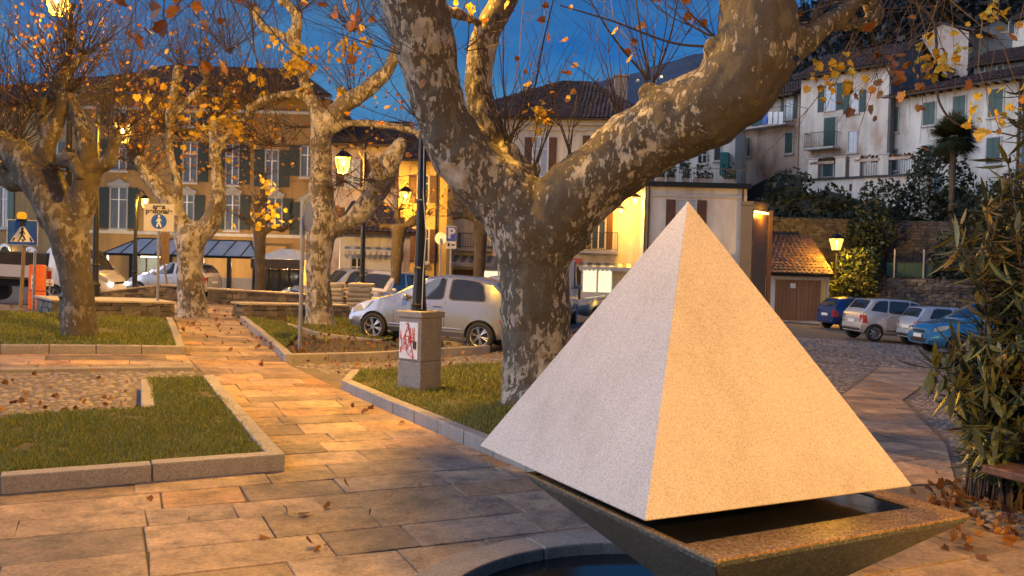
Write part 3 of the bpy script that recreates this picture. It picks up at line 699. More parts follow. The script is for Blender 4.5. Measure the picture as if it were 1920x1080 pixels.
HALF = [(0, -0.12), (0.16, -0.20), (0.44, -0.14), (0.40, 0.08), (0.55, 0.34), (0.34, 0.42), (0.24, 0.66), (0, 0.82)]
def leaf_verts(p, s, nrm=None, fold=0.25):
    ax1 = Vector((random.gauss(0, 1), random.gauss(0, 1), random.gauss(-0.5, 1))).normalized()
    ax2 = ax1.cross(Vector((random.gauss(0, 1), random.gauss(0, 1), random.gauss(0, 1)))).normalized(); ax3 = ax1.cross(ax2)
    R_ = [p + ax1 * (y * s) + ax2 * (x * s) + ax3 * (abs(x) * fold * s) for x, y in HALF]
    L_ = [p + ax1 * (y * s) - ax2 * (x * s) + ax3 * (abs(x) * fold * s) for x, y in HALF[1:-1]]
    return R_, L_
def leaves(name, spots, parent, mat, kind='stuff'):
    """spots: (point, size); each leaf five lobed, folded along its midrib"""
    mb = MB()
    for p, s in spots:
        R_, L_ = leaf_verts(Vector(p), s); v = R_ + L_; n = len(HALF)
        mb.add(v, [tuple(range(n)), tuple([n - 1] + list(range(n + len(L_) - 1, n - 1, -1)) + [0])])
    o = mb.build(name, mat, parent)
    if kind: o['kind'] = kind
    return o
def cluster(px_, py_, d, rpx, n, size, dd=0.4):
    out = []; r = rpx * d / FPX; c = W(px_, py_, d)
    for _ in range(n):
        out.append((c + Vector((random.gauss(0, r * .5), random.gauss(0, dd), random.gauss(0, r * .5))), size * random.uniform(0.6, 1.3)))
    return out

# --- the big forked plane tree behind the pyramid
big = thing('plane_tree', G(1009, 765), 'huge forked plane tree with patchy bark just behind the pyramid', 'tree')
trunk = [(1012, 800, 10.9, 82), (1009, 765, 10.9, 73), (1007, 700, 10.9, 66), (1004, 600, 10.9, 64), (1003, 500, 10.9, 68), (1000, 430, 10.9, 84)]
limb_l = [(1002, 470, 10.9, 72), (985, 415, 10.9, 74), (938, 362, 10.9, 66), (884, 310, 10.85, 60), (848, 262, 10.8, 55), (822, 200, 10.75, 48), (800, 100, 10.7, 56), (775, 0, 10.6, 61), (748, -90, 10.5, 60)]
limb_b = [(985, 345, 11.1, 34), (950, 300, 11.25, 29), (924, 250, 11.3, 27), (902, 200, 11.35, 28), (896, 148, 11.4, 27), (912, 70, 11.5, 26), (944, 0, 11.6, 24), (985, -80, 11.7, 22)]
limb_r = [(1006, 480, 10.9, 66), (1022, 435, 10.85, 76), (1072, 375, 10.75, 72), (1148, 310, 10.6, 67), (1250, 240, 10.35, 74), (1345, 190, 10.1, 76), (1410, 120, 9.95, 76), (1422, 50, 9.9, 72), (1415, -20, 9.9, 66), (1400, -110, 9.8, 60)]
side1 = [(1470, 110, 9.9, 30), (1515, 72, 9.9, 25), (1556, 40, 9.9, 19), (1600, 8, 9.9, 15), (1640, -40, 9.9, 12)]
side2 = [(1540, 48, 9.9, 16), (1580, 44, 9.95, 14), (1626, 46, 10, 14), (1645, 24, 10, 15), (1634, 8, 10, 20)]
stub = [(838, 22, 10.7, 10), (862, 28, 11.0, 8), (892, 40, 11.4, 7), (905, 48, 11.5, 6)]
knob = [(W(955, 285, 11.1), 0.15), (W(1215, 175, 10.4), 0.12), (W(1160, 232, 10.5), 0.12), (W(1340, 92, 10.0), 0.13), (W(1000, 318, 11.0), 0.10), (W(900, 255, 11.2), .12)]
roots = [[(985, 740, 10.7, 40), (950, 775, 10.6, 22), (925, 800, 10.5, 8)], [(1035, 740, 10.7, 40), (1070, 778, 10.6, 24), (1095, 805, 10.5, 8)], [(1005, 740, 10.5, 40), (1008, 790, 10.3, 22), (1010, 812, 10.2, 8)]]
big_mesh_o = tree_body('trunk', [px_path(p) for p in (trunk, limb_l, limb_b, limb_r, side1, side2, stub, *roots)], m_bark, big, 0.03, 0.03, knob)
tw = Twigs()
for (x, y, d, n, L, sp_, axs) in ((955, 270, 11.0, 16, 2.3, 0.42, (0.15, 0, 1)), (1218, 158, 10.35, 12, 1.9, 0.35, (0, 0, 1)), (1160, 215, 10.5, 8, 1.6, 0.4, (-0.1, 0, 1)),
                               (1342, 78, 10.0, 9, 1.8, 0.5, (-0.7, 0, .8)), (1068, 298, 10.7, 6, 1.7, .35, (-.1, 0, 1)), (1000, 312, 10.9, 6, 1.3, .4, (0.2, 0, 1)), (1516, 60, 9.9, 7, 1.5, .5, (.2, 0, 1)),
                               (1636, 0, 10, 12, 1.6, .7, (.4, 0, .3)), (1620, 50, 10, 7, 1.3, .5, (.2, 0, -.7)), (870, 100, 10.7, 4, 1.2, .5, (.5, 0, .6)), (790, 120, 10.6, 6, 1.5, .5, (-.9, 0, .4)), (800, 240, 10.7, 5, 1.5, .4, (-.9, 0, .2)),
                               (1700, -60, 9.5, 10, 2.6, .5, (.35, 0, -.8)), (1850, -120, 9.0, 9, 2.4, .5, (-.1, 0, -.8)), (980, -80, 11.6, 8, 2.2, .6, (.5, 0, -.5)), (1150, -140, 10.8, 7, 2.4, .6, (0, 0, -.8))):
    tw.burst(W(x, y, d), n, L, 0.0085, sp_, axs, side=3)
# three long arching shoots that cross the sky
for pts_ in ([(958, 262, 11), (1000, 170, 10.9), (1016, 90, 10.8), (1042, -20, 10.6)], [(1216, 150, 10.3), (1150, 70, 10.3), (1100, -10, 10.3)], [(1218, 150, 10.3), (1202, 70, 10.3), (1190, -20, 10.3)],
             [(1345, 88, 10), (1260, 80, 10), (1150, 40, 10.1), (1050, 10, 10.2)], [(1225, 155, 10.3), (1256, 70, 10.3), (1272, -10, 10.3)], [(1690, -10, 9.5), (1750, 40, 9.4), (1755, 150, 9.3), (1765, 200, 9.2), (1800, 235, 9.2), (1880, 250, 9.1), (1930, 262, 9.0)]):
    P = [W(a, b, c) for a, b, c in [tuple(q) for q in spline(pts_, 5)]]; tw.mb.tube(P, [0.017 - 0.010 * i / len(P) for i in range(len(P))], 5, cap=False)
tw.build(big)
sp_l = []
for q, d in random.sample(tw.tips, 85): sp_l.append((q, random.uniform(0.05, 0.13)))
for a in ((1052, 110, 10.8, 12, 3, .1), (1042, 70, 10.8, 14, 3, .1), (980, 128, 10.9, 14, 4, .1), (1172, 75, 10.3, 8, 2, .1), (1310, 75, 10, 8, 2, .1), (1690, 250, 9.2, 30, 6, .1), (1720, 200, 9.2, 22, 5, .12), (1660, 265, 9.2, 20, 4, .10),
          (1640, 140, 9.3, 18, 5, .11), (1720, 130, 9.3, 16, 4, .12), (1655, 150, 9.3, 20, 4, .11), (690, 30, 9.5, 30, 8, .13)): sp_l += cluster(*a, dd=0.15)
def snap(sp_, tips, f=.7): return [(p_.lerp(min((q for q, _ in random.sample(tips, min(80, len(tips)))), key=lambda e: (e - p_).length), f), s_) for p_, s_ in sp_]
sp_l = snap(sp_l, tw.tips, .55)
leaves('leaves', sp_l, big, m_leaf_brown)
sp_g = cluster(1008, 218, 10.9, 26, 34, .085, .1) + cluster(1540, 150, 9.6, 34, 26, .08, .1) + cluster(1585, 165, 9.6, 30, 22, .08, .1) + cluster(1760, 110, 9.2, 34, 26, .085, .1) + cluster(1780, 135, 9.2, 26, 16, .085, .1) + cluster(1890, 30, 8.5, 34, 22, .085, .1) + cluster(865, 12, 10.7, 18, 6, .10, .1) + cluster(1900, 240, 8, 36, 26, .085, .1)
sp_g = snap(sp_g, tw.tips, .25)
leaves('golden_leaves', sp_g, big, m_leaf_gold)

def mid_tree(label, base, paths, bursts, clusters, mat=m_bark_mid, voxel=0.04, leafn=120, twr=0.0085, golden=(), lumps=()):
    t = thing('plane_tree', G(*base), label, 'tree')
    tree_body('trunk', [[(p_, r_ * .9) for p_, r_ in px_path(p)] for p in paths], mat, t, voxel, 0.03, [(W(a, b + 4, c), random.uniform(.10, .16)) for a, b, c, *_ in bursts if min((W(a, b, c) - q).length for p in paths for q, r in px_path(p)[-4:]) < .3])
    tw = Twigs()
    for (x, y, d, n, L, s_, axs) in bursts: tw.burst(W(x, y, d), int(n * 2.1), L * 1.15, twr, s_ * 1.2, axs, side=4)
    tw.build(t)
    sp_ = [(q, random.uniform(0.04, 0.085)) for q, d in random.sample(tw.tips, min(int(leafn * .8), len(tw.tips)))]
    for c in clusters:
        sp_ += [(min((q for q, _ in random.sample(tw.tips, min(25, len(tw.tips)))), key=lambda e: (e - p_).length).lerp(p_, .4), s_ * .6) for p_, s_ in cluster(*c)]
    leaves('leaves', sp_, t, m_leaf)
    if golden:
        sp_ = []
        for c in golden: sp_ += cluster(*c)
        leaves('golden_leaves', sp_, t, m_leaf_gold)
    return t
D = 14.9
mid_tree('knobbly plane tree standing on the left lawn beside the blue pedestrian crossing sign', (148, 638),
    [[(148, 650, D, 42), (148, 620, D, 35), (147, 560, D, 31), (140, 500, D, 33), (128, 440, D, 38), (110, 395, D, 46)],
     [(115, 410, D, 40), (88, 355, D, 42), (55, 312, D, 36), (18, 278, D, 30), (-30, 262, D, 24)],
     [(60, 330, D, 24), (30, 340, D + .2, 24), (0, 320, D + .3, 26), (-40, 330, D + .4, 22)],
     [(140, 420, D, 32), (158, 370, D, 28), (163, 310, D, 22), (158, 262, D, 18), (143, 207, D, 14), (128, 180, D, 10)],
     [(95, 350, D, 30), (84, 290, D, 22), (95, 255, D, 17), (113, 205, D, 14), (120, 145, D, 13), (143, 117, D, 9), (157, 107, D, 8), (140, 80, D, 7), (132, 50, D, 5)],
     [(92, 262, D, 14), (76, 215, D, 11), (85, 185, D, 8), (105, 165, D, 6)],
     [(165, 350, D, 18), (185, 318, D, 15), (206, 300, D, 13), (214, 262, D, 9)],
     [(112, 300, D - .3, 18), (135, 300, D - .4, 16), (150, 330, D - .5, 12)]],
    [(120, 140, D, 14, 2.0, .6, (-.2, 0, 1)), (130, 60, D, 12, 1.6, .7, (0, 0, 1)), (128, 178, D, 14, 1.7, .6, (.4, 0, .9)), (105, 165, D, 12, 1.7, .6, (-.5, 0, .9)), (214, 260, D, 14, 1.6, .7, (.5, 0, .6)), (-10, 265, D, 22, 2.6, .55, (.1, 0, 1)), (30, 280, D, 18, 2.4, .5, (0, 0, 1)),
     (160, 105, D, 12, 1.5, .6, (.6, 0, .8)), (76, 210, D, 12, 1.9, .6, (-.4, 0, 1)), (20, 330, D + .3, 10, 1.2, .7, (-.2, 0, .3)), (100, 320, D - .3, 8, .9, .8, (0, 0, .3))],
    [(90, 130, D, 60, 50, .1, .6), (60, 60, D, 60, 40, .1, .6), (150, 100, D, 50, 30, .1, .5), (40, 200, D, 60, 40, .09, .6)], leafn=420)
D = 21.3
mid_tree('plane tree with lower trunk lit bright orange beyond the wide paved walk', (360, 592),
    [[(360, 600, D, 40), (360, 588, D, 31), (358, 540, D, 27), (357, 490, D, 26), (358, 445, D, 34)],
     [(352, 450, D, 24), (332, 405, D, 20), (306, 365, D, 17), (282, 332, D, 15), (262, 300, D, 12)],
     [(368, 445, D, 24), (396, 415, D, 21), (408, 380, D, 17), (409, 335, D, 14), (403, 285, D, 12), (400, 230, D, 9)],
     [(332, 405, D, 12), (335, 350, D, 9), (320, 290, D, 8), (318, 230, D, 9), (328, 165, D, 10), (335, 130, D, 12)],
     [(318, 230, D, 6), (352, 190, D, 8), (390, 150, D, 9), (378, 128, D, 8)], [(403, 300, D, 8), (430, 250, D, 8), (470, 215, D, 7)]],
    [(262, 300, D, 16, 2.0, .6, (-.3, 0, .9)), (335, 128, D, 18, 1.8, .6, (0, 0, 1)), (380, 125, D, 16, 1.9, .55, (0, 0, 1)), (400, 225, D, 16, 2.2, .6, (.2, 0, 1)), (470, 212, D, 14, 2.0, .6, (.4, 0, .8)), (300, 240, D, 14, 2.4, .6, (-.3, 0, 1)), (275, 330, D, 10, 1.2, .8, (-.3, 0, .2)),
     (235, 170, D + 1, 18, 2.6, .6, (0, 0, 1)), (200, 210, D + 1, 16, 2.4, .6, (-.2, 0, 1)), (300, 250, D + 1, 14, 1.6, .9, (-.2, 0, .4)), (345, 265, D + 1, 14, 1.5, .9, (0, 0, .4)), (430, 285, D + 1, 14, 1.5, .9, (.2, 0, .4)), (250, 235, D + 2, 14, 1.7, .9, (-.2, 0, .4)), (400, 320, D + 1, 10, 1.1, .9, (0, 0, .2)), (225, 300, D, 12, 1.3, .9, (0, 0, .3))],
    [(300, 250, D, 110, 150, .13, .9), (440, 280, D, 90, 110, .13, .9), (240, 290, D, 70, 70, .13, .8), (320, 170, D, 90, 110, .15, .8), (280, 215, D, 70, 80, .14, .8), (400, 190, D, 90, 110, .15, .8), (250, 270, D, 40, 30, .13, .6), (330, 300, D, 50, 40, .12, .6), (410, 350, D, 40, 25, .11, .5)], mat=m_bark_pale, leafn=300, voxel=0.05,
    golden=((350, 200, D, 80, 60, .15, .7), (430, 220, D, 60, 50, .15, .6), (300, 185, D, 50, 30, .14, .6)))
D = 20.9
mid_tree('pale barked plane tree beside the round sign pole left of the silver hatchback', (600, 610),
    [[(600, 622, D, 44), (600, 606, D, 33), (598, 560, D, 27), (597, 505, D, 26), (600, 445, D, 31), (606, 400, D, 32)],
     [(603, 410, D, 30), (602, 345, D, 24), (602, 285, D, 22), (602, 240, D, 21), (590, 200, D, 15), (572, 180, D, 12), (540, 178, D, 10), (505, 186, D, 9), (470, 200, D, 7)],
     [(606, 250, D, 20), (628, 212, D, 19), (662, 186, D, 18), (700, 158, D, 16), (730, 128, D, 13), (742, 96, D, 9)],
     [(612, 425, D, 22), (645, 425, D, 21), (680, 395, D, 22), (708, 352, D, 26), (728, 310, D, 24), (750, 270, D, 15)],
     [(612, 250, D, 11), (648, 232, D, 9), (700, 232, D, 9), (750, 240, D, 8), (790, 250, D, 6)],
     [(590, 205, D, 12), (566, 140, D, 11), (553, 80, D, 14), (556, 30, D, 11), (530, 0, D, 8)],
     [(556, 82, D, 11), (520, 62, D, 9), (492, 50, D, 8), (478, 20, D, 7)], [(700, 352, D - .3, 22), (715, 330, D - .8, 18), (700, 300, D - 1.2, 12)]],
    [(470, 200, D, 16, 2.2, .6, (-.4, 0, .7)), (742, 90, D, 16, 2.2, .6, (-.1, 0, 1)), (750, 268, D, 14, 1.5, .8, (.5, 0, .2)), (790, 248, D, 10, 1.2, .6, (.7, 0, .2)), (530, -4, D, 12, 1.6, .6, (-.2, 0, .8)), (556, 25, D, 14, 1.8, .7, (.3, 0, .8)), (478, 18, D, 14, 1.8, .6, (-.4, 0, .6)),
     (560, 240, D, 14, 1.4, .7, (-.6, 0, -.4)), (520, 190, D, 12, 1.8, .6, (0, 0, 1)), (690, 340, D - 1, 14, 1.3, .8, (0, -.2, -.2)), (660, 180, D, 12, 1.8, .5, (-.1, 0, 1)), (430, 100, D + 1, 18, 2.2, .7, (0, 0, 1)), (660, 60, D + 1, 18, 2.2, .7, (0, 0, .8)), (510, 275, D + 1, 14, 1.4, .9, (-.3, 0, .3)), (470, 260, D + 1, 14, 1.5, .9, (-.3, 0, .4)), (670, 270, D, 12, 1.3, .9, (.2, 0, .3)), (640, 340, D - .5, 12, 1.2, .9, (.2, 0, -.2))],
    [(560, 160, D, 50, 30, .13, .5), (690, 130, D, 40, 24, .15, .5), (705, 145, D, 30, 18, .16, .3), (500, 260, D, 60, 50, .13, .6), (450, 240, D, 60, 50, .13, .6), (680, 440, D, 40, 20, .10, .5), (700, 250, D, 50, 20, .12, .4), (740, 140, D, 40, 24, .13, .5)], mat=m_bark_pale, leafn=300, voxel=0.045,
    golden=((562, 115, D, 34, 60, .16, .3), (556, 135, D, 26, 26, .16, .3), (515, 85, D, 14, 8, .15, .2), (655, 92, D, 24, 20, .15, .2), (690, 75, D, 16, 12, .15, .2), (625, 95, D, 20, 10, .14, .2), (637, 175, D, 12, 6, .14, .2), (480, 150, D, 26, 24, .15, .4), (420, 235, D, 50, 40, .15, .5), (500, 400, 27, 34, 36, .16, .5), (500, 345, 27, 20, 20, .15, .4)))
# smaller pollards further back on the square
def pollard(label, base_px, d, hw, fork, heads, mat=m_bark_dark, L=1.5, n=26):
    b = W(base_px[0], base_px[1], d); b.z = gz(b.x, b.y)
    t = thing('pollarded_tree', b, label, 'tree'); bx, by = pix(b.x, b.y, b.z)
    paths = [px_path([(bx, by + 6, d, hw * 1.3), (bx, by - 12, d, hw), (bx + (fork[0] - bx) * .4, (by + fork[1]) / 2, d, hw * .85), (fork[0], fork[1], d, hw * 1.15)])]
    for (hx, hy) in heads: paths.append(px_path([(fork[0], fork[1] + 6, d, hw * .6), ((fork[0] + hx) / 2, (fork[1] + hy) / 2 - 4, d, hw * .5), (hx, hy, d, hw * .6)]))
    tree_body('trunk', paths, mat, t, 0.06, 0.03)
    tw = Twigs()
    for (hx, hy) in heads: tw.burst(W(hx, hy, d), n, L, 0.009, .75, ((hx - fork[0]) / 80, 0, .35), side=2)
    tw.build(t); leaves('leaves', [(q, random.uniform(.08, .16)) for q, _ in random.sample(tw.tips, min(60, len(tw.tips)))], t, m_leaf)
pollard('dark pollarded tree in front of the glazed kiosk with a burst of twigs', (488, 545), 34.5, 11, (487, 436), [(462, 415), (505, 410), (530, 430), (480, 385), (495, 330)])
pollard('slim pollarded tree before the white garage shutter with drooping twigs', (738, 560), 31.5, 12, (748, 432), [(715, 425), (775, 420), (745, 395), (790, 405)])
pollard('pollarded tree lit orange behind the roof of the silver hatchback', (897, 560), 33.0, 13, (902, 412), [(872, 390), (925, 395), (900, 385), (850, 405)])
# the tree whose bough reaches over the camera: trunk behind, hanging twigs in front of the lens
ov = thing('overhanging_tree', (-3.4, -1.6, 0), 'plane tree bough hanging low at the top left corner with blurred dry leaves', 'tree')
def P3(*a): return [(Vector(q[:3]), q[3]) for q in spline(a, 6)]
tree_body('trunk', [P3((-3.4, -1.6, -.1, .5), (-3.4, -1.6, .6, .42), (-3.35, -1.5, 2.2, .38), (-3.0, -1.1, 3.6, .36)), P3((-3.1, -1.2, 3.4, .28), (-2.4, -.2, 4.3, .22), (-1.5, 1.1, 4.8, .17), (-.8, 2.6, 5.1, .12), (0.0, 4.0, 5.2, .08)), P3((-3.1, -1.2, 3.5, .26), (-4.2, .2, 4.6, .2), (-4.0, 2.2, 5.0, .13))], m_bark, ov, 0.05)
tw = Twigs(); lf = []
for (px_, py_, d, L) in ((400, -30, 2.9, .5), (300, -40, 3.2, .5), (560, -40, 3.4, .4), (640, -60, 3.0, .6), (480, -70, 2.6, .7), (700, -30, 4.0, .4), (180, -60, 3.6, .4), (1790, -60, 4.4, .7), (1900, -30, 4.0, .6)):
    q = W(px_, py_, d); top = Vector((q.x, q.y + random.uniform(-.3, .3), 4.9))
    tw.mb.tube([top, (top + q) / 2 + Vector((random.gauss(0, .1), random.gauss(0, .1), 0)), q], [.010, .007, .004], 4, cap=False); tw.burst(q, 3, L, .003, .6, (0, 0, -1), side=1)
for (a, b, d, s) in ((400, 130, 2.3, .085), (420, 120, 2.35, .08), (235, 5, 2.5, .10), (270, 55, 2.6, .10), (300, 18, 2.8, .11), (330, 25, 2.9, .12), (320, -5, 2.8, .1), (290, 60, 2.9, .11), (245, 65, 2.6, .09), (410, 40, 3.2, .10), (440, 5, 3.2, .1), (545, 265, 2.6, .06), (520, 275, 2.7, .06), (720, 300, 3.4, .05), (770, 290, 3.4, .06),
                     (735, 28, 3.3, .09), (795, 160, 3.2, .06), (690, 40, 3.5, .08), (640, 110, 3.6, .08), (600, 15, 3.4, .07), (480, 12, 3.2, .07), (370, 15, 2.9, .1), (390, 60, 3.1, .08), (1715, 130, 3.8, .06), (1735, 55, 3.9, .06), (1905, 60, 3.6, .08), (1885, 240, 3.6, .05), (1912, 190, 3.6, .06), (440, 160, 2.7, .05), (270, 120, 2.8, .07), (240, 60, 2.7, .08)):
    for k in range(1): lf.append((W(a + random.uniform(-14, 14), b + random.uniform(-10, 10), d), s * random.uniform(.32, .62)))
for p_, s_ in lf:
    e = p_ + Vector((random.gauss(0, .12), random.gauss(0, .08), random.uniform(.25, .6))); tw.mb.tube([p_, (p_ + e) / 2 + Vector((random.gauss(0, .03), 0, .02)), e], [.0015, .002, .003], 3, cap=False)
tw.build(ov)
leaves('leaves', lf, ov, m_leaf_brown)

# --- oleander at the right edge with long leaves, the largest as separate pieces
ole = thing('oleander_bush', Vector((3.95, 6.9, gz(3.95, 6.9))), 'large oleander bush with long narrow leaves filling the right edge beside the bench', 'bush')
st = MB(); lspots = []
def ole_stem(tipx, tipy, d):
    tip = W(tipx, tipy, d); b = Vector((4.0 + random.uniform(-.22, .3), 6.95 + random.uniform(-.3, .3), gz(3.95, 6.9) - .03))
    if tipx < 1815: b = Vector((3.85, 6.95, random.uniform(.5, .9)))
    m = b.lerp(tip, .28); m.z = b.z + (tip.z - b.z) * .66
    P = [Vector(q) for q in spline([tuple(b), tuple(m), tuple(tip)], 6)]; st.tube(P, [.013 - .008 * i / len(P) for i in range(len(P))], 5, cap=False)
    for i, q in enumerate(P):
        f = i / (len(P) - 1)
        if f < .30: continue
        dr = (P[min(i + 1, len(P) - 1)] - P[max(i - 1, 0)]).normalized()
        for k in range(4 if f < .99 else 9):
            a = random.uniform(0, 6.28); e = dr.cross(Vector((.3, .5, .8))).normalized(); g = dr.cross(e)
            o_ = (e * math.cos(a) + g * math.sin(a)); ld = (o_ * random.uniform(.7, 1.1) + dr * random.uniform(.2, .9) + Vector((0, 0, random.uniform(-.75, .05)))).normalized()
            lspots.append((q + dr * random.uniform(-.05, .05), ld, random.uniform(.17, .29)))
tips = [(1850, 845, 6.3), (1880, 850, 6.3), (1915, 855, 6.4), (1940, 850, 6.5), (1870, 830, 6.8), (1905, 835, 6.9), (1835, 820, 6.6), (1930, 830, 6.2), (1752, 690, 6.4), (1775, 700, 6.4), (1795, 470, 6.6), (1800, 430, 6.8), (1790, 730, 6.3), (1825, 800, 6.3), (1850, 640, 6.4), (1850, 720, 6.3), (1870, 800, 6.3), (1880, 360, 6.9), (1850, 400, 6.9), (1890, 300, 7), (1905, 440, 6.6), (1900, 540, 6.5), (1900, 640, 6.4), (1910, 740, 6.3), (1915, 820, 6.3), (1930, 350, 6.9), (1930, 230, 7.1), (1945, 500, 6.5), (1945, 620, 6.4), (1950, 720, 6.3), (1965, 420, 6.8), (1970, 560, 6.6), (1820, 680, 6.9), (1860, 500, 7.1), (1880, 590, 7.1), (1830, 760, 6.8), (1920, 170, 7.2), (1990, 300, 7.2), (1990, 650, 6.8), (2010, 500, 6.9), (1900, 700, 7.2), (1870, 450, 7.2), (1955, 800, 6.7), (1870, 680, 7.4), (1890, 760, 7.3)]
for t_ in tips:
    ole_stem(*t_); ole_stem(t_[0] + random.uniform(20, 110), t_[1] + random.uniform(-30, 60), t_[2] + random.uniform(.3, .9)); ole_stem(t_[0] + random.uniform(15, 70), t_[1] + random.uniform(-40, 40), t_[2] + random.uniform(.1, .6))
st.build('stems', m_twig, ole)
def ole_mesh():
    mb = MB(); pr = [(0, .05), (.2, .6), (.45, 1), (.75, .7), (1, .03)]; v = []
    for t_, w_ in pr: z = -.12 * t_ * t_; v += [(t_, -w_ * .085, z + .025 * w_), (t_, 0, z), (t_, w_ * .085, z + .025 * w_)]
    f = []
    for i in range(4): f += [(3 * i, 3 * i + 3, 3 * i + 4, 3 * i + 1), (3 * i + 1, 3 * i + 4, 3 * i + 5, 3 * i + 2)]
    mb.add(v, f); return mb
OM = ole_mesh(); ome = OM.mesh('leaf', True)
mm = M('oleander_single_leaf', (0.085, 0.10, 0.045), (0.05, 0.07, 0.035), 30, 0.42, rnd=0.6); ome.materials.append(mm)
lspots.sort(key=lambda s: s[0].y - s[2])
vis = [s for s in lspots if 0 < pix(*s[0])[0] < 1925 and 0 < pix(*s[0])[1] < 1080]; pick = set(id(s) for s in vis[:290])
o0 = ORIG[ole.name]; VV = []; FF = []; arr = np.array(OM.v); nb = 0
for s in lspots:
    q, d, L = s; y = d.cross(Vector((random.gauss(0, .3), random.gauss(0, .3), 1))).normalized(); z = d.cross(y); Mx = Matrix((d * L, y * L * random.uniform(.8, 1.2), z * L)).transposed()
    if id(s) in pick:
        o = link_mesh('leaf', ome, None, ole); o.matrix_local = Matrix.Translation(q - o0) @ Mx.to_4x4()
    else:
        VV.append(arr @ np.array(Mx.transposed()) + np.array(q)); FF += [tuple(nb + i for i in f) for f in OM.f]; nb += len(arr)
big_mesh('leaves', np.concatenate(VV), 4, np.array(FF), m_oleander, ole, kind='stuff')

# more oleander beyond the right edge of the frame; it keeps the lamp off the far walk
o2 = thing('oleander_bush', Vector((5.6, 4.4, 0)), 'second oleander bush standing outside the frame to the right of the bench', 'bush'); VV = []; nb = 0; st = MB()
for k in range(46):
    tip = Vector((5.6 + random.gauss(0, .55), 4.4 + random.gauss(0, .45), random.uniform(.9, 3.1))); b = Vector((5.6 + random.gauss(0, .2), 4.4 + random.gauss(0, .2), -.02)); st.tube([b, b.lerp(tip, .5) + Vector((0, 0, .15)), tip], [.014, .01, .005], 4, cap=False)
    for q in range(34):
        p = b.lerp(tip, random.uniform(.25, 1)) + Vector((random.gauss(0, .06), random.gauss(0, .06), .1)); d = Vector((random.gauss(0, 1), random.gauss(0, 1), random.gauss(.2, .7))).normalized(); L = random.uniform(.17, .28); y = d.cross(Vector((random.gauss(0, .3), random.gauss(0, .3), 1))).normalized(); z = d.cross(y)
        VV.append(arr @ np.array((d * L, y * L, z * L)) + np.array(p))
st.build('stems', m_twig, o2)
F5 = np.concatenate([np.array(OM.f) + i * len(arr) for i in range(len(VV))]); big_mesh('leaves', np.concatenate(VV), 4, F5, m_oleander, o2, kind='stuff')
# ------------------------------------------------------------------ the pyramid fountain
A_, B_, C_ = Zp(900, 835, .75), Zp(1208, 975, .75), Zp(1710, 910, .75)
ctr = (A_ + C_) / 2; hA = (A_ - C_) / 2; hB = B_ - ctr
hB = Vector((-hA.y, hA.x, 0)) * (1 if Vector((-hA.y, hA.x, 0)).dot(hB) > 0 else -1) * (hB.length / hA.length * .5 + .5)
q4 = [ctr + hA, ctr + hB, ctr - hA, ctr - hB]
apex = ray(1297, 377); t_ = ctr.y / 1.0; top = Vector((ctr.x, ctr.y, EYE + apex.z * ctr.y))
fo = thing('pyramid_fountain', (1.0, 4.35, -.02), 'pale granite pyramid standing over a dark stone trough in the round basin', 'fountain')
mb = MB(); v = [tuple(p) for p in q4] + [tuple(p - Vector((0, 0, .006)) + (ctr - p) * .006) for p in q4] + [tuple(top)]
fs = [(i, (i + 1) % 4, 8) for i in range(4)] + [(4 + i, 4 + (i + 1) % 4, (i + 1) % 4, i) for i in range(4)] + [(7, 6, 5, 4)]
mb.add(v, fs); po = mb.build('pyramid', m_pyr, fo, bevel=.003)
bm = bmesh.new(); bm.from_mesh(po.data); bmesh.ops.recalc_face_normals(bm, faces=bm.faces); bm.to_mesh(po.data); bm.free()
# trough: inverted pyramid with a level rim round a dark pool
zt = .655; tl, tf, tr = Zp(985, 885, zt), Zp(1340, 1050, zt), Zp(1820, 965, zt); tc_ = (tl + tr) / 2; tb = tc_ * 2 - tf
T4 = [tf, tr, tb, tl]
if area([(p.x, p.y) for p in T4]) < 0: T4 = T4[::-1]
def ring(k, z, sh=Vector((0, 0, 0))): return [Vector((tc_.x + (p.x - tc_.x) * k + sh.x, tc_.y + (p.y - tc_.y) * k + sh.y, z)) for p in T4]
mb = MB(); r0, r1, r2 = ring(.10, .02), ring(.985, zt - .035), ring(1.0, zt - .012)
mb.add(r0 + r1 + r2, [(3, 2, 1, 0)] + [(i, (i + 1) % 4, 4 + (i + 1) % 4, 4 + i) for i in range(4)] + [(4 + i, 4 + (i + 1) % 4, 8 + (i + 1) % 4, 8 + i) for i in range(4)] + [(8, 9, 10, 11)])
mb.build('trough', m_trough, fo, bevel=.006)
ea, eb = tl - tf, tr - tf
def pool(z):   # the pool lies towards the left edge, leaving a broad wet ledge in front and at the right
    q = [tf + ea * a_ + eb * b_ for a_, b_ in ((.135, .015), (.135, .90), (.97, .90), (.97, .015))]
    q = [Vector((p.x, p.y, z)) for p in q]; return q if T4[1] != tl else [q[0], q[3], q[2], q[1]]
T4 = [tf, tr, tb, tl] if area([(p.x, p.y) for p in (tf, tr, tb, tl)]) > 0 else [tf, tl, tb, tr]
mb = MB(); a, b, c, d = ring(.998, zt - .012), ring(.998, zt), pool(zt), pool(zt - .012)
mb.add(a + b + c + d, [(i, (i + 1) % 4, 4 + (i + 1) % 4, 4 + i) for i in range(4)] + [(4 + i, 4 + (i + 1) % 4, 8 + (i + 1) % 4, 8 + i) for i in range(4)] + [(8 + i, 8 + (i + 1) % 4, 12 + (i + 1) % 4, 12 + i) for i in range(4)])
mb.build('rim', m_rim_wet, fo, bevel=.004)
mb = MB(); w = pool(zt - .006); mb.add(w, [(0, 1, 2, 3)]); mb.build('pool_water', m_water, fo)
mb = MB(); mb.box((ctr.x, ctr.y, (zt + .75) / 2 - .015), (.5, .5, .12), math.atan2(PU.y, PU.x)); mb.build('support_block', m_trough, fo)
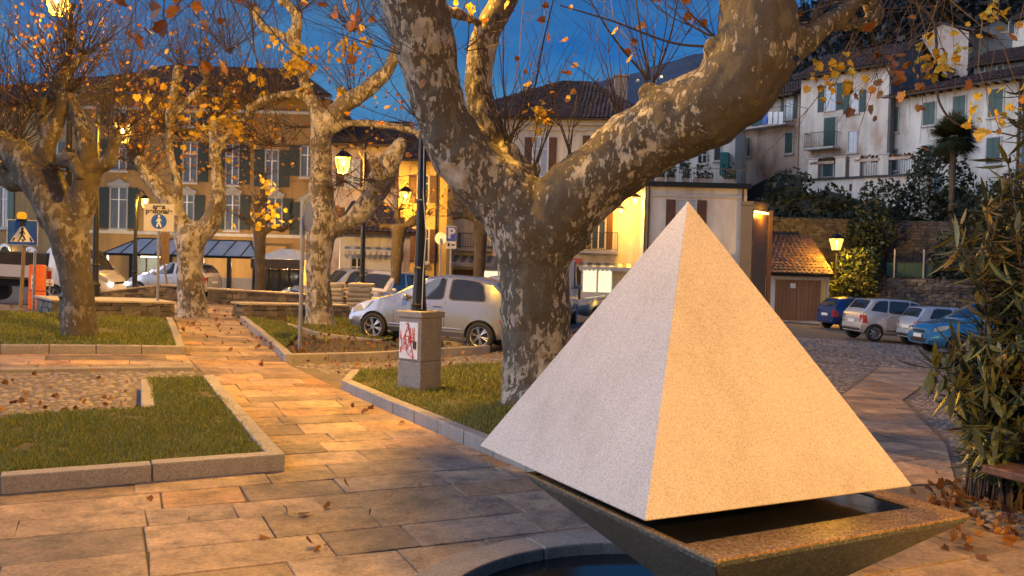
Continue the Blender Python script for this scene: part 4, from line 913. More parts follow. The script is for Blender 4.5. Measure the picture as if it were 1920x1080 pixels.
# round basin sunk in the plaza
ba = thing('fountain_basin', (*BAS, -.30), 'round stone kerbed basin of dark water under the pyramid fountain', 'basin')
for k in range(9):
    a0, a1 = 2 * math.pi * k / 9 + .003, 2 * math.pi * (k + 1) / 9 - .003; mb = MB(); P = [(BAS[0] + BR * math.cos(a0 + (a1 - a0) * j / 6), BAS[1] + BR * math.sin(a0 + (a1 - a0) * j / 6)) for j in range(7)] + [(BAS[0] + (BR - .24) * math.cos(a1 - (a1 - a0) * j / 6), BAS[1] + (BR - .24) * math.sin(a1 - (a1 - a0) * j / 6)) for j in range(7)]
    mb.prism(P, -.12, .085 + random.uniform(-.002, .002)); mb.build('rim_stone', m_kerb, ba, bevel=.012)
mb = MB(); mb.lathe((*BAS, -.02), [(BR - .20, .0), (BR - .20, .035)], 48); mb.build('basin_water', m_basinwater, ba)

# ------------------------------------------------------------------ lamps
def point(name, loc, energy, parent, color=SODIUM, r=.09):
    l = bpy.data.lights.new(name, 'POINT'); l.energy = energy * LAMP; l.color = color; l.shadow_soft_size = r
    o = bpy.data.objects.new(name, l); COL.objects.link(o); o.parent = parent
    o.location = Vector(loc) - ORIG.get(parent.name, Vector((0, 0, 0))); return o
def lantern(t, c, s=.7, hang=False):
    """four sided tapered lantern; c = centre of its glass"""
    c = Vector(c); w0, w1, h = .15 * s, .27 * s, .62 * s; rz = R(20); ca, sa = math.cos(rz), math.sin(rz)
    def sq(w, z): return [c + Vector((a * w * ca - b * w * sa, a * w * sa + b * w * ca, z)) for a, b in ((-1, -1), (1, -1), (1, 1), (-1, 1))]
    lo, hi = sq(w0, -h / 2), sq(w1, h / 2); g = MB(); g.add(lo + hi, [(i, (i + 1) % 4, 4 + (i + 1) % 4, 4 + i) for i in range(4)]); g.build('lamp_glass', m_glasslamp, t)
    f = MB()
    for i in range(4):
        f.tube([lo[i], hi[i]], .013 * s + .004, 4); f.tube([lo[i], lo[(i + 1) % 4]], .016 * s + .004, 4); f.tube([hi[i], hi[(i + 1) % 4]], .018 * s + .004, 4)
    f.build('lamp_frame', m_iron, t)
    k = MB(); e = sq(w1 * 1.12, h / 2 + .01); m = sq(w1 * .35, h / 2 + .22 * s); k.add(e + m, [(3, 2, 1, 0), (4, 5, 6, 7)] + [(i, (i + 1) % 4, 4 + (i + 1) % 4, 4 + i) for i in range(4)])
    k.lathe((c.x, c.y, c.z + h / 2 + .2 * s), [(.05 * s, 0), (.06 * s, .05 * s), (.02 * s, .08 * s), (.008 * s, .16 * s)], 8)
    if not hang: k.lathe((c.x, c.y, c.z - h / 2 - .16 * s), [(.03, 0), (w0 * .7, .05 * s), (w0 * .5, .10 * s), (w0 * 1.05, .158 * s)], 8)
    k.build('lamp_cap', m_iron, t)
    b = MB(); b.lathe((c.x, c.y, c.z + .05 * s), [(.02, -.06), (.045, 0), (.045, .08), (.02, .12)], 8); b.build('bulb', m_bulb, t)
def pole(t, base, h, r0=.085, r1=.045, z0=0.0):
    x, y, z = base; p = MB(); p.lathe((x, y, z), [(r0 * 2.0, z0), (r0 * 2.0, z0 + .05), (r0 * 1.55, z0 + .12), (r0 * 1.4, z0 + .55), (r0 * 1.65, z0 + .6), (r0 * 1.05, z0 + .68), (r0, z0 + 1.1), (r0 * 1.25, z0 + 1.13), (r0, z0 + 1.18), (r1 * 1.2, h * .75), (r1, h)], 14)
    p.build('lamp_post', m_iron, t, smooth=False)
def bracket(t, p0, p1):
    p0, p1 = Vector(p0), Vector(p1); m = (p0 + p1) / 2 + Vector((0, 0, .18)); b = MB(); b.tube([Vector(q) for q in spline([tuple(p0), tuple(m), tuple(p1)], 6)], .02, 6); b.tube([p0 - Vector((0, 0, .35)), m], .012, 5); b.build('bracket', m_iron, t)
def lamp_tree(label, base, top_h, lant_px, d, energy, s=.75, group='sodium lanterns on posts'):
    t = thing('street_lamp', base, label, 'street lamp', group); pole(t, base, top_h)
    c = W(lant_px[0], lant_px[1], d)
    pt = Vector((base[0], base[1], base[2] + top_h)); hookp = Vector((c.x, c.y, c.z + .62 * s * .5 + .3 * s))
    if abs(c.x - base[0]) > .2: bracket(t, Vector((base[0], base[1], hookp.z - .05)), hookp); lantern(t, c, s, True)
    else: lantern(t, c, s)
    point('lamp_light', c - Vector((0, 0, .02)), energy, t); return t
b = W(178, 560, 24.0); b.z = gz(b.x, b.y)
lamp_tree('lantern on a tall post hanging among the twigs behind the trunk of the leftmost tree', b, 5.75, (230, 250), 24.0, 240, .85)
b = W(678, 575, 28.0); b.z = gz(b.x, b.y)
lamp_tree('lantern post between the pale barked tree and the slim pollarded tree', b, 5.4, (643, 310), 28.0, 900, .85)
b = W(124, 600, 16.6); b.z = gz(b.x, b.y)
lamp_tree('highest lantern glaring at the top left corner above the leftmost tree', b, 6.1, (106, 4), 16.6, 520, .75)
b = W(252, 560, 31.0); b.z = gz(b.x, b.y)
lamp_tree('slim brown lamp post with a small lantern just left of the pedestrian area sign', b, 3.7, (272, 381), 31.0, 180, .5)
b = W(1565, 590, 45.0); b.z = gz(b.x, b.y)
lamp_tree('lantern on a short post glowing over the hedge beside the garage', b, 3.6, (1568, 458), 44.5, 480, .95)
# post on the concrete plinth; its lantern sits high behind the left bough
pl = thing('lamp_plinth', (-1.17, 11.45, gz(-1.17, 11.45) - .03), 'square grey concrete plinth with a graffiti covered white door under the near lamp post', 'plinth')
e1, e2 = Vector((-.8, .6, 0)), Vector((.6, .8, 0)); m0 = Vector((-1.14, 11.20, 0)); pw = .40; gzp = gz(-1.13, 11.3) + .08
def pbox(a0, a1, b0, b1, z0, z1): 
    P = [m0 + e1 * a + e2 * b for a, b in ((a0, b0), (a0, b1), (a1, b1), (a1, b0))]; m = MB(); m.prism(ccw([(p.x, p.y) for p in P]), z0, z1); return m
pbox(0, pw, 0, pw, gzp - .12, gzp + .40).build('lower_block', m_concrete, pl, bevel=.008)
pbox(.003, pw - .003, .003, pw - .003, gzp + .404, gzp + .96).build('upper_block', m_concrete, pl, bevel=.008)
pbox(-.025, pw + .025, -.025, pw + .025, gzp + .962, gzp + 1.045).build('cap', m_concrete, pl, bevel=.012)
dr = pbox(.05, pw - .03, -.014, .006, gzp + .43, gzp + .90).build('door', m_white, pl)
gm = MB()
for k in range(13):   # red scrawl as thin raised ribbons on the door
    a = random.uniform(.08, .32); z = gzp + random.uniform(.46, .84); pts_ = []
    for j in range(5): pts_.append(m0 + e1 * min(.35, max(.06, a + random.gauss(0, .035) + .012 * j)) + e2 * -.0165 + Vector((0, 0, min(gzp + .885, max(gzp + .44, z + random.gauss(0, .075))))))
    gm.tube([Vector(q) for q in spline([tuple(p) for p in pts_], 4)], .0055, 4)
gm.build('graffiti', m_red, dr)
pbox(.075, .11, -.028, -.0145, gzp + .56, gzp + .66).build('lock', m_black, dr)
pc = m0 + (e1 + e2) * (pw / 2); pc = Vector((pc.x - .03, pc.y, gzp + 1.045))
t = thing('street_lamp', pc, 'nearest dark lamp post rising from the concrete plinth into the big plane tree', 'street lamp', 'sodium lanterns on posts')
lp = MB(); lp.lathe((pc.x, pc.y, pc.z), [(.105, 0), (.105, .05), (.095, .055), (.105, .085), (.095, .09), (.072, .52), (.078, .53), (.078, .56), (.068, .57), (.058, 1.4), (.063, 1.41), (.063, 1.44), (.055, 1.45), (.048, 3.4), (.04, 6.3)], 10)
lp.build('lamp_post', m_iron, t)
cb = MB(); cb.tube([pc + Vector((.05, -.09, .02)), pc + Vector((.055, -.075, .5)), pc + Vector((.08, -.075, 1.0)), pc + Vector((.03, -.055, 1.5)), pc + Vector((.02, -.05, 2.4))], .006, 5); cb.build('cable', m_white, t)
ptop = pc + Vector((0, 0, 6.3)); lc = Vector((-1.95, 11.65, 7.0)); lantern(t, lc, .8, True); bracket(t, ptop + Vector((0, 0, -.05)), lc + Vector((0, 0, .5))); point('lamp_light', lc, 1480, t, r=.22)
# lamp of the same kind behind the photographer, lighting the right face of the pyramid
b = Vector((5.2, -1.5, 0)); t = thing('street_lamp', b, 'lantern post outside the frame behind the camera that lights the pyramid', 'street lamp', 'sodium lanterns on posts')
pole(t, b, 3.7); lc = b + Vector((0, 0, 4.05)); lantern(t, lc, .8); point('lamp_light', lc, 1750, t)

# ------------------------------------------------------------------ signs
def post(t, base, top, r, mat): m = MB(); m.tube([base, top], r, 10); m.build('pole', mat, t)
def flat(name, t, c, n, pts2, mat, off=.0, th=.004, parent=None):
    """flat outline on a board facing n: 2d points (right, up)"""
    c, n = Vector(c), Vector(n).normalized(); r = Vector((0, 0, 1)).cross(n).normalized(); u = n.cross(r); a = [c + r * x + u * y + n * off for x, y in pts2]; b_ = [p + n * th for p in a]; k = len(a)
    m = MB(); m.add(a + b_, [tuple(range(k - 1, -1, -1)), tuple(range(k, 2 * k))] + [(i, (i + 1) % k, k + (i + 1) % k, k + i) for i in range(k)]); return m.build(name, mat, parent or t)
def rect(w, h, x=0, y=0): return [(x - w / 2, y - h / 2), (x + w / 2, y - h / 2), (x + w / 2, y + h / 2), (x - w / 2, y + h / 2)]
def circ(r, x=0, y=0, n=28): return [(x + r * math.cos(2 * math.pi * i / n), y + r * math.sin(2 * math.pi * i / n)) for i in range(n)]
def limb(x0, y0, x1, y1, w): 
    dx, dy = x1 - x0, y1 - y0; l = math.hypot(dx, dy); dx, dy = -dy / l * w / 2, dx / l * w / 2
    return [(x0 - dx, y0 - dy), (x0 + dx, y0 + dy), (x1 + dx, y1 + dy), (x1 - dx, y1 - dy)][::-1]
def words(body, t, c, n, size, mat, off):
    cu = bpy.data.curves.new('lettering', 'FONT'); cu.body = body; cu.size = size; cu.align_x = 'CENTER'; cu.align_y = 'CENTER'; cu.extrude = .001; cu.offset = size * .035
    tmp = bpy.data.objects.new('tmp', cu); COL.objects.link(tmp); dg = bpy.context.evaluated_depsgraph_get(); me = bpy.data.meshes.new_from_object(tmp.evaluated_get(dg)); bpy.data.objects.remove(tmp)
    me.materials.clear(); o = link_mesh('lettering', me, mat, t); n = Vector(n).normalized(); r = Vector((0, 0, 1)).cross(n).normalized(); u = n.cross(r)
    M4 = Matrix((r, u, n)).transposed().to_4x4(); M4.translation = Vector(c) + n * off - ORIG[t.name]; o.matrix_local = M4; return o
# pedestrian area sign
b = G(295, 602); c = W(298, 408, b.y); n = Vector((.12, -1, 0))
t = thing('street_sign', b, 'white square pedestrian area sign with a blue walking figure on a grey pole', 'sign')
post(t, b - Vector((0, 0, .05)), Vector((c.x - .02, c.y + .05, c.z + .3)), .03, m_pole)
bd = flat('sign_board', t, c, n, rect(.64, .60), m_board, -.02, .018); words('area', t, c + Vector((0, 0, .238)), n, .155, m_black, .001); words('pedonale', t, c + Vector((0, 0, .14)), n, .155, m_black, .001)
flat('blue_disc', t, c + Vector((0, 0, -.085)), n, circ(.165), m_signblue, .0, .002)
for q in (circ(.024, .0, .115), limb(0, .08, .0, -.01, .05), limb(0, 0, -.045, -.12, .028), limb(0, 0, .05, -.12, .028), limb(0, .075, -.055, .0, .02), limb(0, .075, .055, .01, .02)): flat('walking_figure', t, c + Vector((0, 0, -.085)), n, q, m_white, .0025, .002)
# zebra crossing sign with amber beacon
b = G(37, 602); c = W(42, 436, b.y); n = Vector((.35, -1, 0))
t = thing('street_sign', b, 'blue square pedestrian crossing sign below an amber beacon at the left edge', 'sign')
post(t, b - Vector((0, 0, .05)), Vector((c.x + .02, c.y + .06, c.z + .1)), .035, m_brownpole)
flat('sign_board', t, c, n, rect(.54, .50), m_white, -.02, .018); flat('blue_panel', t, c, n, rect(.515, .475), m_signblue, .0, .002); flat('white_triangle', t, c, n, [(-.215, -.185), (.215, -.185), (0, .175)], m_white, .0025, .002)
for q in (circ(.022, 0, .075), limb(0, .05, 0, -.04, .04), limb(0, -.03, -.05, -.15, .026), limb(0, -.03, .055, -.15, .026), limb(0, .045, -.045, -.03, .018), limb(0, .045, .05, -.03, .018), limb(-.17, -.17, -.13, -.10, .03), limb(-.06, -.175, -.075, -.16, .03), limb(.02, -.175, .0, -.13, .03), limb(.17, -.17, .13, -.10, .03)): flat('walking_figure', t, c, n, q, m_black, .005, .002)
c2 = W(41, 403, b.y); m = MB(); m.lathe((c2.x, c2.y, c2.z - .12), [(.05, -.1), (.05, 0), (.10, .02), (.10, .04)], 16); m.build('beacon_housing', m_trim, t); m = MB(); m.lathe((c2.x, c2.y, c2.z - .08), [(.075, 0), (.09, .05), (.085, .10), (.05, .14)], 16); m.build('beacon_lens', m_amber, t, smooth=True)
b2 = G(62, 590); t = thing('sign_pole', b2, 'thin grey pole in front of the orange roadworks box seen beside the crossing sign', 'pole'); post(t, b2 - Vector((0, 0, .05)), W(66, 470, b2.y), .03, m_pole)
ob = G(59, 584); ob.y += .6; ob.x -= .2; ob.z = gz(ob.x, ob.y); sc_ = ob.y / FPX
t = thing('roadworks_box', ob, 'upright orange plastic box with black and white hazard stripes on the far pavement', 'box')
h_ = 84 * sc_; w_ = 26 * sc_
m = MB(); m.box((ob.x, ob.y, ob.z + h_ * .2), (w_, w_ * .8, h_ * .4), .2); m.build('lower_box', m_orange, t, bevel=.02); m = MB(); m.box((ob.x, ob.y, ob.z + h_ * .705), (w_ * .97, w_ * .78, h_ * .59), .2); m.build('upper_box', m_orange, t, bevel=.02)
fn = Vector((math.sin(.2), -math.cos(.2), 0)); fc = Vector((ob.x, ob.y, ob.z)) + fn * (w_ * .4 + .003) + Vector((-.05, 0, 0))
flat('stripe_panel', t, fc + Vector((0, 0, h_ * .22)), fn, rect(.085, h_ * .32), m_white, 0, .004)
for k in range(4): flat('black_stripe', t, fc + Vector((0, 0, h_ * (.10 + .075 * k))), fn, [(-.04, -.03), (.04, .03), (.04, .065), (-.04, .005)], m_black, .0045, .002)
flat('label_panel', t, fc + Vector((0, 0, h_ * .62)), fn, rect(.09, h_ * .30), m_white, 0, .004); flat('black_mark', t, fc + Vector((.0, 0, h_ * .53)), fn, rect(.05, .09), m_black, .0045, .002); flat('black_mark', t, fc + Vector((.0, 0, h_ * .66)), fn, rect(.05, .04), m_black, .0045, .002)
b = W(93, 570, 22.5); b.z = gz(b.x, b.y); t = thing('street_sign', b, 'small white plate on a short post behind the lawn near the orange box', 'sign'); c = W(93, 530, 22.5); post(t, b - Vector((0, 0, .05)), c, .018, m_pole); flat('sign_board', t, c, Vector((.2, -1, 0)), rect(.19, .17), m_white, -.01, .01)
for (xx, yy) in ((-.045, -.03), (.04, -.03), (0, .04)): flat('red_mark', t, c, Vector((.2, -1, 0)), rect(.045, .04, xx, yy), m_red, .001, .002)
# round blue sign seen nearly edge on
b = G(562, 664); c = W(574, 405, b.y); t = thing('street_sign', b, 'round blue sign turned edge on atop a tall grey pole on the flower bed', 'sign')
post(t, b - Vector((0, 0, .05)), W(569, 374, b.y), .036, m_pole); flat('sign_disc', t, c + Vector((.03, .05, 0)), Vector((.99, -.06, 0)), circ(.27), m_pole, -.01, .012); flat('blue_face', t, c + Vector((.03, .05, 0)), Vector((.99, -.06, 0)), circ(.255), m_signblue, .003, .002)
# parking sign
b = W(843, 560, 27.0); b.z = gz(b.x, b.y); c = W(846, 443, 27.0); n = Vector((.05, -1, 0)); t = thing('street_sign', b, 'blue parking sign with a white P on a pole behind the hatchback roof', 'sign')
post(t, b - Vector((0, 0, .05)), Vector((c.x, c.y + .05, c.z + .2)), .03, m_pole); flat('sign_board', t, c + Vector((0, 0, -.03)), n, rect(.31, .70), m_white, -.02, .018); flat('blue_panel', t, c + Vector((0, 0, .07)), n, rect(.29, .44), m_signblue, 0, .002); words('P', t, c + Vector((0, 0, .08)), n, .44, m_white, .003)
flat('black_mark', t, c + Vector((-.07, 0, -.26)), n, rect(.07, .10), m_black, .0, .002); flat('black_mark', t, c + Vector((.06, 0, -.26)), n, rect(.10, .05), m_black, .0, .002)
b = W(826, 560, 29.0); b.z = gz(b.x, b.y); c = W(826, 447, 29.0); t = thing('street_sign', b, 'pale round sign disc glowing in lamp light beside the parking sign', 'sign'); post(t, b - Vector((0, 0, .05)), c, .025, m_pole); flat('sign_disc', t, c, Vector((-.2, -1, 0)), circ(.20), m_white, -.035, .012)
b = W(936, 560, 25.0); b.z = gz(b.x, b.y); c = W(935, 464, 25.0); t = thing('street_sign', b, 'small pinkish square sign with a dark ring against the left side of the big trunk', 'sign'); post(t, b - Vector((0, 0, .05)), c, .025, m_pole); flat('sign_board', t, c, Vector((0, -1, 0)), rect(.32, .48), M('sign_pink', (.6, .34, .26), (.5, .28, .2), 5, .5), -.04, .012); flat('red_ring', t, c + Vector((.08, 0, .02)), Vector((0, -1, 0)), circ(.13), m_red, -.027, .002); flat('ring_centre', t, c + Vector((.08, 0, .02)), Vector((0, -1, 0)), circ(.085), m_black, -.024, .002)
b = W(506, 560, 30.0); b.z = gz(b.x, b.y)
b = W(318, 560, 29.0); b.z = gz(b.x, b.y); c = W(309, 465, 29.0); t = thing('street_sign', b, 'narrow tall notice board on a thin post left of the orange lit tree', 'sign'); post(t, b - Vector((0, 0, .05)), W(302, 450, 29.0), .03, m_brownpole); flat('sign_board', t, c, Vector((.3, -1, 0)), rect(.28, 1.05), m_brownpole, -.05, .02)

# ------------------------------------------------------------------ bronze clad pillar behind the pyramid
bz = thing('bronze_pillar', Vector((6.4, 24.0, gz(6.4, 24.0) - .02)), 'tall bronze clad pillar reflecting lamp light behind the right slope of the pyramid', 'pillar')
dp = 23.4; pa, pb, pc_ = W(1383, 600, dp + .25), W(1405, 600, dp), W(1433, 600, dp + .75); zt_l = W(1405, 377, dp).z; z0_ = gz(6.4, 24) - .05
def pr(P, z0, z1): m = MB(); m.prism(ccw([(p[0], p[1]) for p in P]), z0, z1); return m
bk = pa + (pc_ - pb)
pr([pa, pb, pc_, bk], z0_, zt_l - .10).build('core_box', m_bronze_dull, bz)
nn = Vector((pc_.y - pb.y, -(pc_.x - pb.x), 0)).normalized(); pr([pb + nn * .012 + (pc_ - pb) * .03, pc_ + nn * .012 - (pc_ - pb) * .03, pc_ + nn * .003 - (pc_ - pb) * .03, pb + nn * .003 + (pc_ - pb) * .03], z0_ + .3, zt_l - .22).build('polished_panel', m_bronze, bz)
pr([pa + Vector((-.03, -.02, 0)), pb + Vector((0, -.04, 0)), pc_ + Vector((.04, 0, 0)), bk + Vector((0, .04, 0))], zt_l - .098, zt_l).build('cap', m_bronze_dull, bz)
cm_ = (pb + pc_) / 2 + nn * .06
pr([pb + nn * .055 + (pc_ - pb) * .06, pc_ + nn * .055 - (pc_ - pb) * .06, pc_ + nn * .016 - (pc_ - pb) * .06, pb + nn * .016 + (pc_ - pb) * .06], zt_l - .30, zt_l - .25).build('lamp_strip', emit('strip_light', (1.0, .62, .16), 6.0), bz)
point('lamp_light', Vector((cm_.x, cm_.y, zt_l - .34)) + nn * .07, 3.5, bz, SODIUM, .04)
fl = pc_ + Vector((.06, .02, 0)); pr([fl, fl + Vector((.10, .03, 0)), fl + Vector((.08, .12, 0)), fl + Vector((-.02, .09, 0))], z0_, zt_l - .18).build('side_fin', m_bronze, bz)

# ------------------------------------------------------------------ pale sacks stacked on a pallet
b = W(652, 565, 26.0); b.z = gz(b.x, b.y); t = thing('sack_pallet', b, 'pallet of pale yellow lit sacks stacked between the pale tree and the lamp post', 'pallet')
m = MB()
for k in range(3): m.box((b.x - .7 + .7 * k, b.y, b.z + .06), (.12, .9, .12))
for k in range(7): m.box((b.x, b.y - .4 + .133 * k, b.z + .131), (1.6, .11, .02))
m.build('pallet_base', m_eave, t)
for col in range(2):
    for lv in range(6):
        m = MB(); m.box((b.x - .41 + .82 * col + random.uniform(-.04, .04), b.y - .2, b.z + .21 + lv * .135), (.72 + random.uniform(-.05, .05), .5, .125), random.uniform(-.06, .06), .015); o = m.build('sack', m_tarp, t, bevel=.05)

# ------------------------------------------------------------------ wooden bench in front of the oleander
b = Zp(1840, 872, .44); t = thing('wooden_bench', Vector((b.x + .9, b.y - .25, gz(b.x + .9, b.y - .25))), 'end of a dark red brown wooden bench plank reaching in at the right edge', 'bench')
d_ = (Zp(1925, 893, .44) - b).normalized(); nrm = Vector((-d_.y, d_.x, 0))
for k in range(3): 
    q0 = b + nrm * (.15 * k); P = [q0, q0 + d_ * 1.9, q0 + d_ * 1.9 + nrm * .135, q0 + nrm * .135]; m = MB(); m.prism(ccw([(p.x, p.y) for p in P]), .385, .445); m.build('plank', m_wood, t, bevel=.012)
for f in (.62, 1.6):
    q0 = b + d_ * f; P = [q0 + nrm * .03, q0 + d_ * .10 + nrm * .03, q0 + d_ * .10 + nrm * .40, q0 + nrm * .40]; m = MB(); m.prism(ccw([(p.x, p.y) for p in P]), gz(q0.x, q0.y) - .05, .384); m.build('leg', m_kerb, t)

# ------------------------------------------------------------------ fallen leaves on the ground
lf = []
for (px_, py_, n_, rr) in ((600, 1030, 3, 12), (685, 768, 4, 8), (230, 658, 5, 18), (735, 800, 2, 20), (1880, 990, 60, 70), (1800, 930, 50, 60), (1860, 940, 60, 60), (360, 600, 120, 60), (480, 600, 30, 60), (620, 642, 160, 70), (700, 645, 220, 80), (560, 655, 40, 40), (850, 640, 40, 50), (370, 785, 3, 14), (275, 855, 3, 20), (120, 760, 40, 90), (200, 790, 30, 60), (820, 720, 10, 60), (900, 740, 10, 40), (620, 900, 4, 90), (500, 960, 4, 120), (300, 960, 3, 120), (870, 750, 8, 40), (150, 830, 14, 90), (330, 800, 14, 60), (800, 730, 22, 70), (880, 770, 14, 40), (200, 620, 40, 90), (520, 610, 40, 60), (100, 840, 16, 120), (380, 770, 16, 50), (780, 715, 24, 60)):
    for _ in range(n_):
        g = G(px_ + random.gauss(0, rr), py_ + random.gauss(0, rr * .35)); lf.append((g + Vector((0, 0, .03 if py_ > 700 else .10)), random.uniform(.04, .085)))
leaves('fallen_leaves', lf, None, m_leaf_brown)
# ------------------------------------------------------------------ cars: body lofted over stations, built nose to +X at the origin
def lerp_tab(tab, x):
    for (x0, y0), (x1, y1) in zip(tab[:-1], tab[1:]):
        if x <= x1: return y0 + (y1 - y0) * max(0, min(1, (x - x0) / (x1 - x0 + 1e-9)))
    return tab[-1][1]
def car(label, L, Wd, H, hood, nose, tail_, belt, wb, front_ov, r, col, group='cars parked round the square', wins=None, wscr=None, rear=None, van=False, rails=False, spokes=6, doors=(), handles=(), cat='car', headlit=False, plate=True, darkbump=False):
    """hood/belt: [(x from nose, z)]; x runs from nose (0) to tail (L) and is mirrored to put the nose at +X. hood = upper outline incl. roof, belt = side window base."""
    t = thing('parked_car', (0, 0, 0), label, cat, group)
    hw = Wd / 2; zb = .20 * (H / 1.5) + .03
    xs = sorted(set([0, .04, .12, .25, .45] + list(np.linspace(.6, L - .6, 20)) + [L - .45, L - .25, L - .12, L - .04, L] + [a for a, _ in hood] ))
    def topz(x): return lerp_tab(hood, x)
    def beltz(x): return min(lerp_tab(belt, x), topz(x) - .02)
    def halfw(x):
        f = min(x, .9) / .9; g = min(L - x, .7) / .7; return hw * (1 - .26 * (1 - f) ** 2.2) * (1 - .16 * (1 - g) ** 2.2)
    def sect(x):
        w = halfw(x); b, tz = beltz(x), topz(x); cab = max(0, min(1, (tz - b) / .35)); wt = w * (1 - (.17 if not van else .07) * cab); bz_ = zb + .06 * max(0, 1 - x / .3) + .08 * max(0, 1 - (L - x) / .3)
        return [(0, bz_), (w * .86, bz_), (w * .97, bz_ + .10), (w, bz_ + (b - bz_) * .45), (w * .985, bz_ + (b - bz_) * .8), (w * .955, b), (wt + (w * .955 - wt) * .45, b + (tz - b) * .5), (wt, tz - .055 * cab - .012), (wt * .86, tz - .012 * cab), (wt * .5, tz), (0, tz + .008)]
    S = [sect(x) for x in xs]; m = MB(); k = len(S[0]); ringn = 2 * k - 2; vs = []
    for x, sc_ in zip(xs, S):
        X = L / 2 - x; vs += [(X, y, z) for y, z in sc_] + [(X, -y, z) for y, z in sc_[-2:0:-1]]
    n = len(xs); fs = []
    for i in range(n - 1):
        for j in range(ringn): fs.append((i * ringn + j, (i + 1) * ringn + j, (i + 1) * ringn + (j + 1) % ringn, i * ringn + (j + 1) % ringn))
    fs.append(tuple(range(ringn))); fs.append(tuple((n - 1) * ringn + j for j in range(ringn - 1, -1, -1))); m.add(vs, fs)
    me = m.mesh('b'); bm = bmesh.new(); bm.from_mesh(me); bmesh.ops.recalc_face_normals(bm, faces=bm.faces); bm.to_mesh(me); bm.free()
    tmp = bpy.data.objects.new('tmp', me); COL.objects.link(tmp)
    cutters = []
    wx = (front_ov, front_ov + wb)
    for x in wx:
        for s in (1, -1):
            c = MB(); c.add([(L / 2 - x + r * 1.17 * math.cos(a), s * (hw - .26), r + r * 1.17 * math.sin(a)) for a in [2 * math.pi * i / 28 for i in range(28)]] + [(L / 2 - x + r * 1.17 * math.cos(a), s * (hw + .2), r + r * 1.17 * math.sin(a)) for a in [2 * math.pi * i / 28 for i in range(28)]],
                             [tuple(range(28)), tuple(range(55, 27, -1))] + [(i, 28 + i, 28 + (i + 1) % 28, (i + 1) % 28) for i in range(28)])
            cm = c.mesh('c'); bm = bmesh.new(); bm.from_mesh(cm); bmesh.ops.recalc_face_normals(bm, faces=bm.faces); bm.to_mesh(cm); bm.free()
            co = bpy.data.objects.new('cut', cm); COL.objects.link(co); cutters.append(co); md = tmp.modifiers.new('b', 'BOOLEAN'); md.object = co; md.operation = 'DIFFERENCE'; md.solver = 'EXACT'
    dg = bpy.context.evaluated_depsgraph_get(); dg.update(); me2 = bpy.data.meshes.new_from_object(tmp.evaluated_get(dg))
    for o in cutters + [tmp]: bpy.data.objects.remove(o)
    me2.materials.clear(); me2.name = 'body'; body = link_mesh('body', me2, col, t); ORIG[body.name] = Vector((0, 0, 0))
    me2.polygons.foreach_set('use_smooth', [True] * len(me2.polygons))
    try: me2.set_sharp_from_angle(angle=R(32))
    except Exception: pass
    def side(x, f, s, off=.012):   # point on the side: f 0..1 from belt to roof edge
        sc_ = sect(x); b, tz = beltz(x), topz(x); z = b + (tz - b) * f; pts_ = sc_[5:9]
        for (y0, z0), (y1, z1) in zip(pts_[:-1], pts_[1:]):
            if z <= z1 or (y1, z1) == pts_[-1]: y = y0 + (y1 - y0) * ((z - z0) / (z1 - z0 + 1e-9)); break
        return (L / 2 - x, s * (y + off), z)
    def low(x, z, s, off=.006):
        sc_ = sect(x)[1:6]
        for (y0, z0), (y1, z1) in zip(sc_[:-1], sc_[1:]):
            if z <= z1: return (L / 2 - x, s * (y0 + (y1 - y0) * max(0, (z - z0) / (z1 - z0 + 1e-9)) + off), z)
        return (L / 2 - x, s * (sc_[-1][0] + off), z)
    def panel(name, ptsl, mat, s, par, frame=None):   # ptsl: [(x, f)] outline, filled as strip between lower and upper edge
        m_ = MB(); lo, up = ptsl; AS = (0, .015, .05, .11, .3, .5, .7, .89, .95, .985, 1); K = len(AS) - 1; vv = []
        for a in AS:
            xl = lo[0][0] + (lo[1][0] - lo[0][0]) * a; fl_ = lo[0][1] + (lo[1][1] - lo[0][1]) * a; xu = up[0][0] + (up[1][0] - up[0][0]) * a; fu = up[0][1] + (up[1][1] - up[0][1]) * a
            q = abs(2 * a - 1); e = 1 if q < .78 else math.sqrt(max(0, 1 - ((q - .78) / .22) ** 2)); sh_ = .70 + .30 * e
            for j in range(4): b_ = .5 + (j / 3 - .5) * sh_; vv.append(side(xl + (xu - xl) * b_, fl_ + (fu - fl_) * b_, s, frame or .012))
        m_.add(vv, [(i * 4 + j, (i + 1) * 4 + j, (i + 1) * 4 + j + 1, i * 4 + j + 1) for i in range(K) for j in range(3)]); return m_.build(name, mat, par, smooth=True)
    for (x0, x1, x2, x3) in wins or ():     # lower front, lower rear, upper front, upper rear
        for s in (1, -1):
            fr = panel('window_frame', (((x0 - .035, .02), (x1 + .035, .02)), ((x2 - .03, .90), (x3 + .03, .90))), m_trim, s, t, .007)
            panel('window', (((x0, .07), (x1, .07)), ((x2, .86), (x3, .86))), m_carglass, s, fr, .013)
    def over(name, x0, x1, f0, f1, mat, w0=.80, w1=.84):   # screen laid on the upper surface between two stations
        m_ = MB(); vv = []; K, J = 6, 8
        for i in range(K + 1):
            x = x0 + (x1 - x0) * i / K; sc_ = sect(x); wt = sc_[7][0] * (w0 + (w1 - w0) * i / K); tz = topz(x); sl = (topz(x + .03) - topz(x - .03)) / .06; nx, nzv = -sl, 1; ln = math.hypot(nx, nzv)
            for j in range(J + 1):
                y = wt * (2 * j / J - 1); zz = tz + .006 - .03 * abs(2 * j / J - 1) ** 3; vv.append((L / 2 - (x + nx / ln * .016), y, zz + nzv / ln * .016))
        m_.add(vv, [(i * (J + 1) + j, (i + 1) * (J + 1) + j, (i + 1) * (J + 1) + j + 1, i * (J + 1) + j + 1) for i in range(K) for j in range(J)]); return m_.build(name, mat, t, smooth=True)
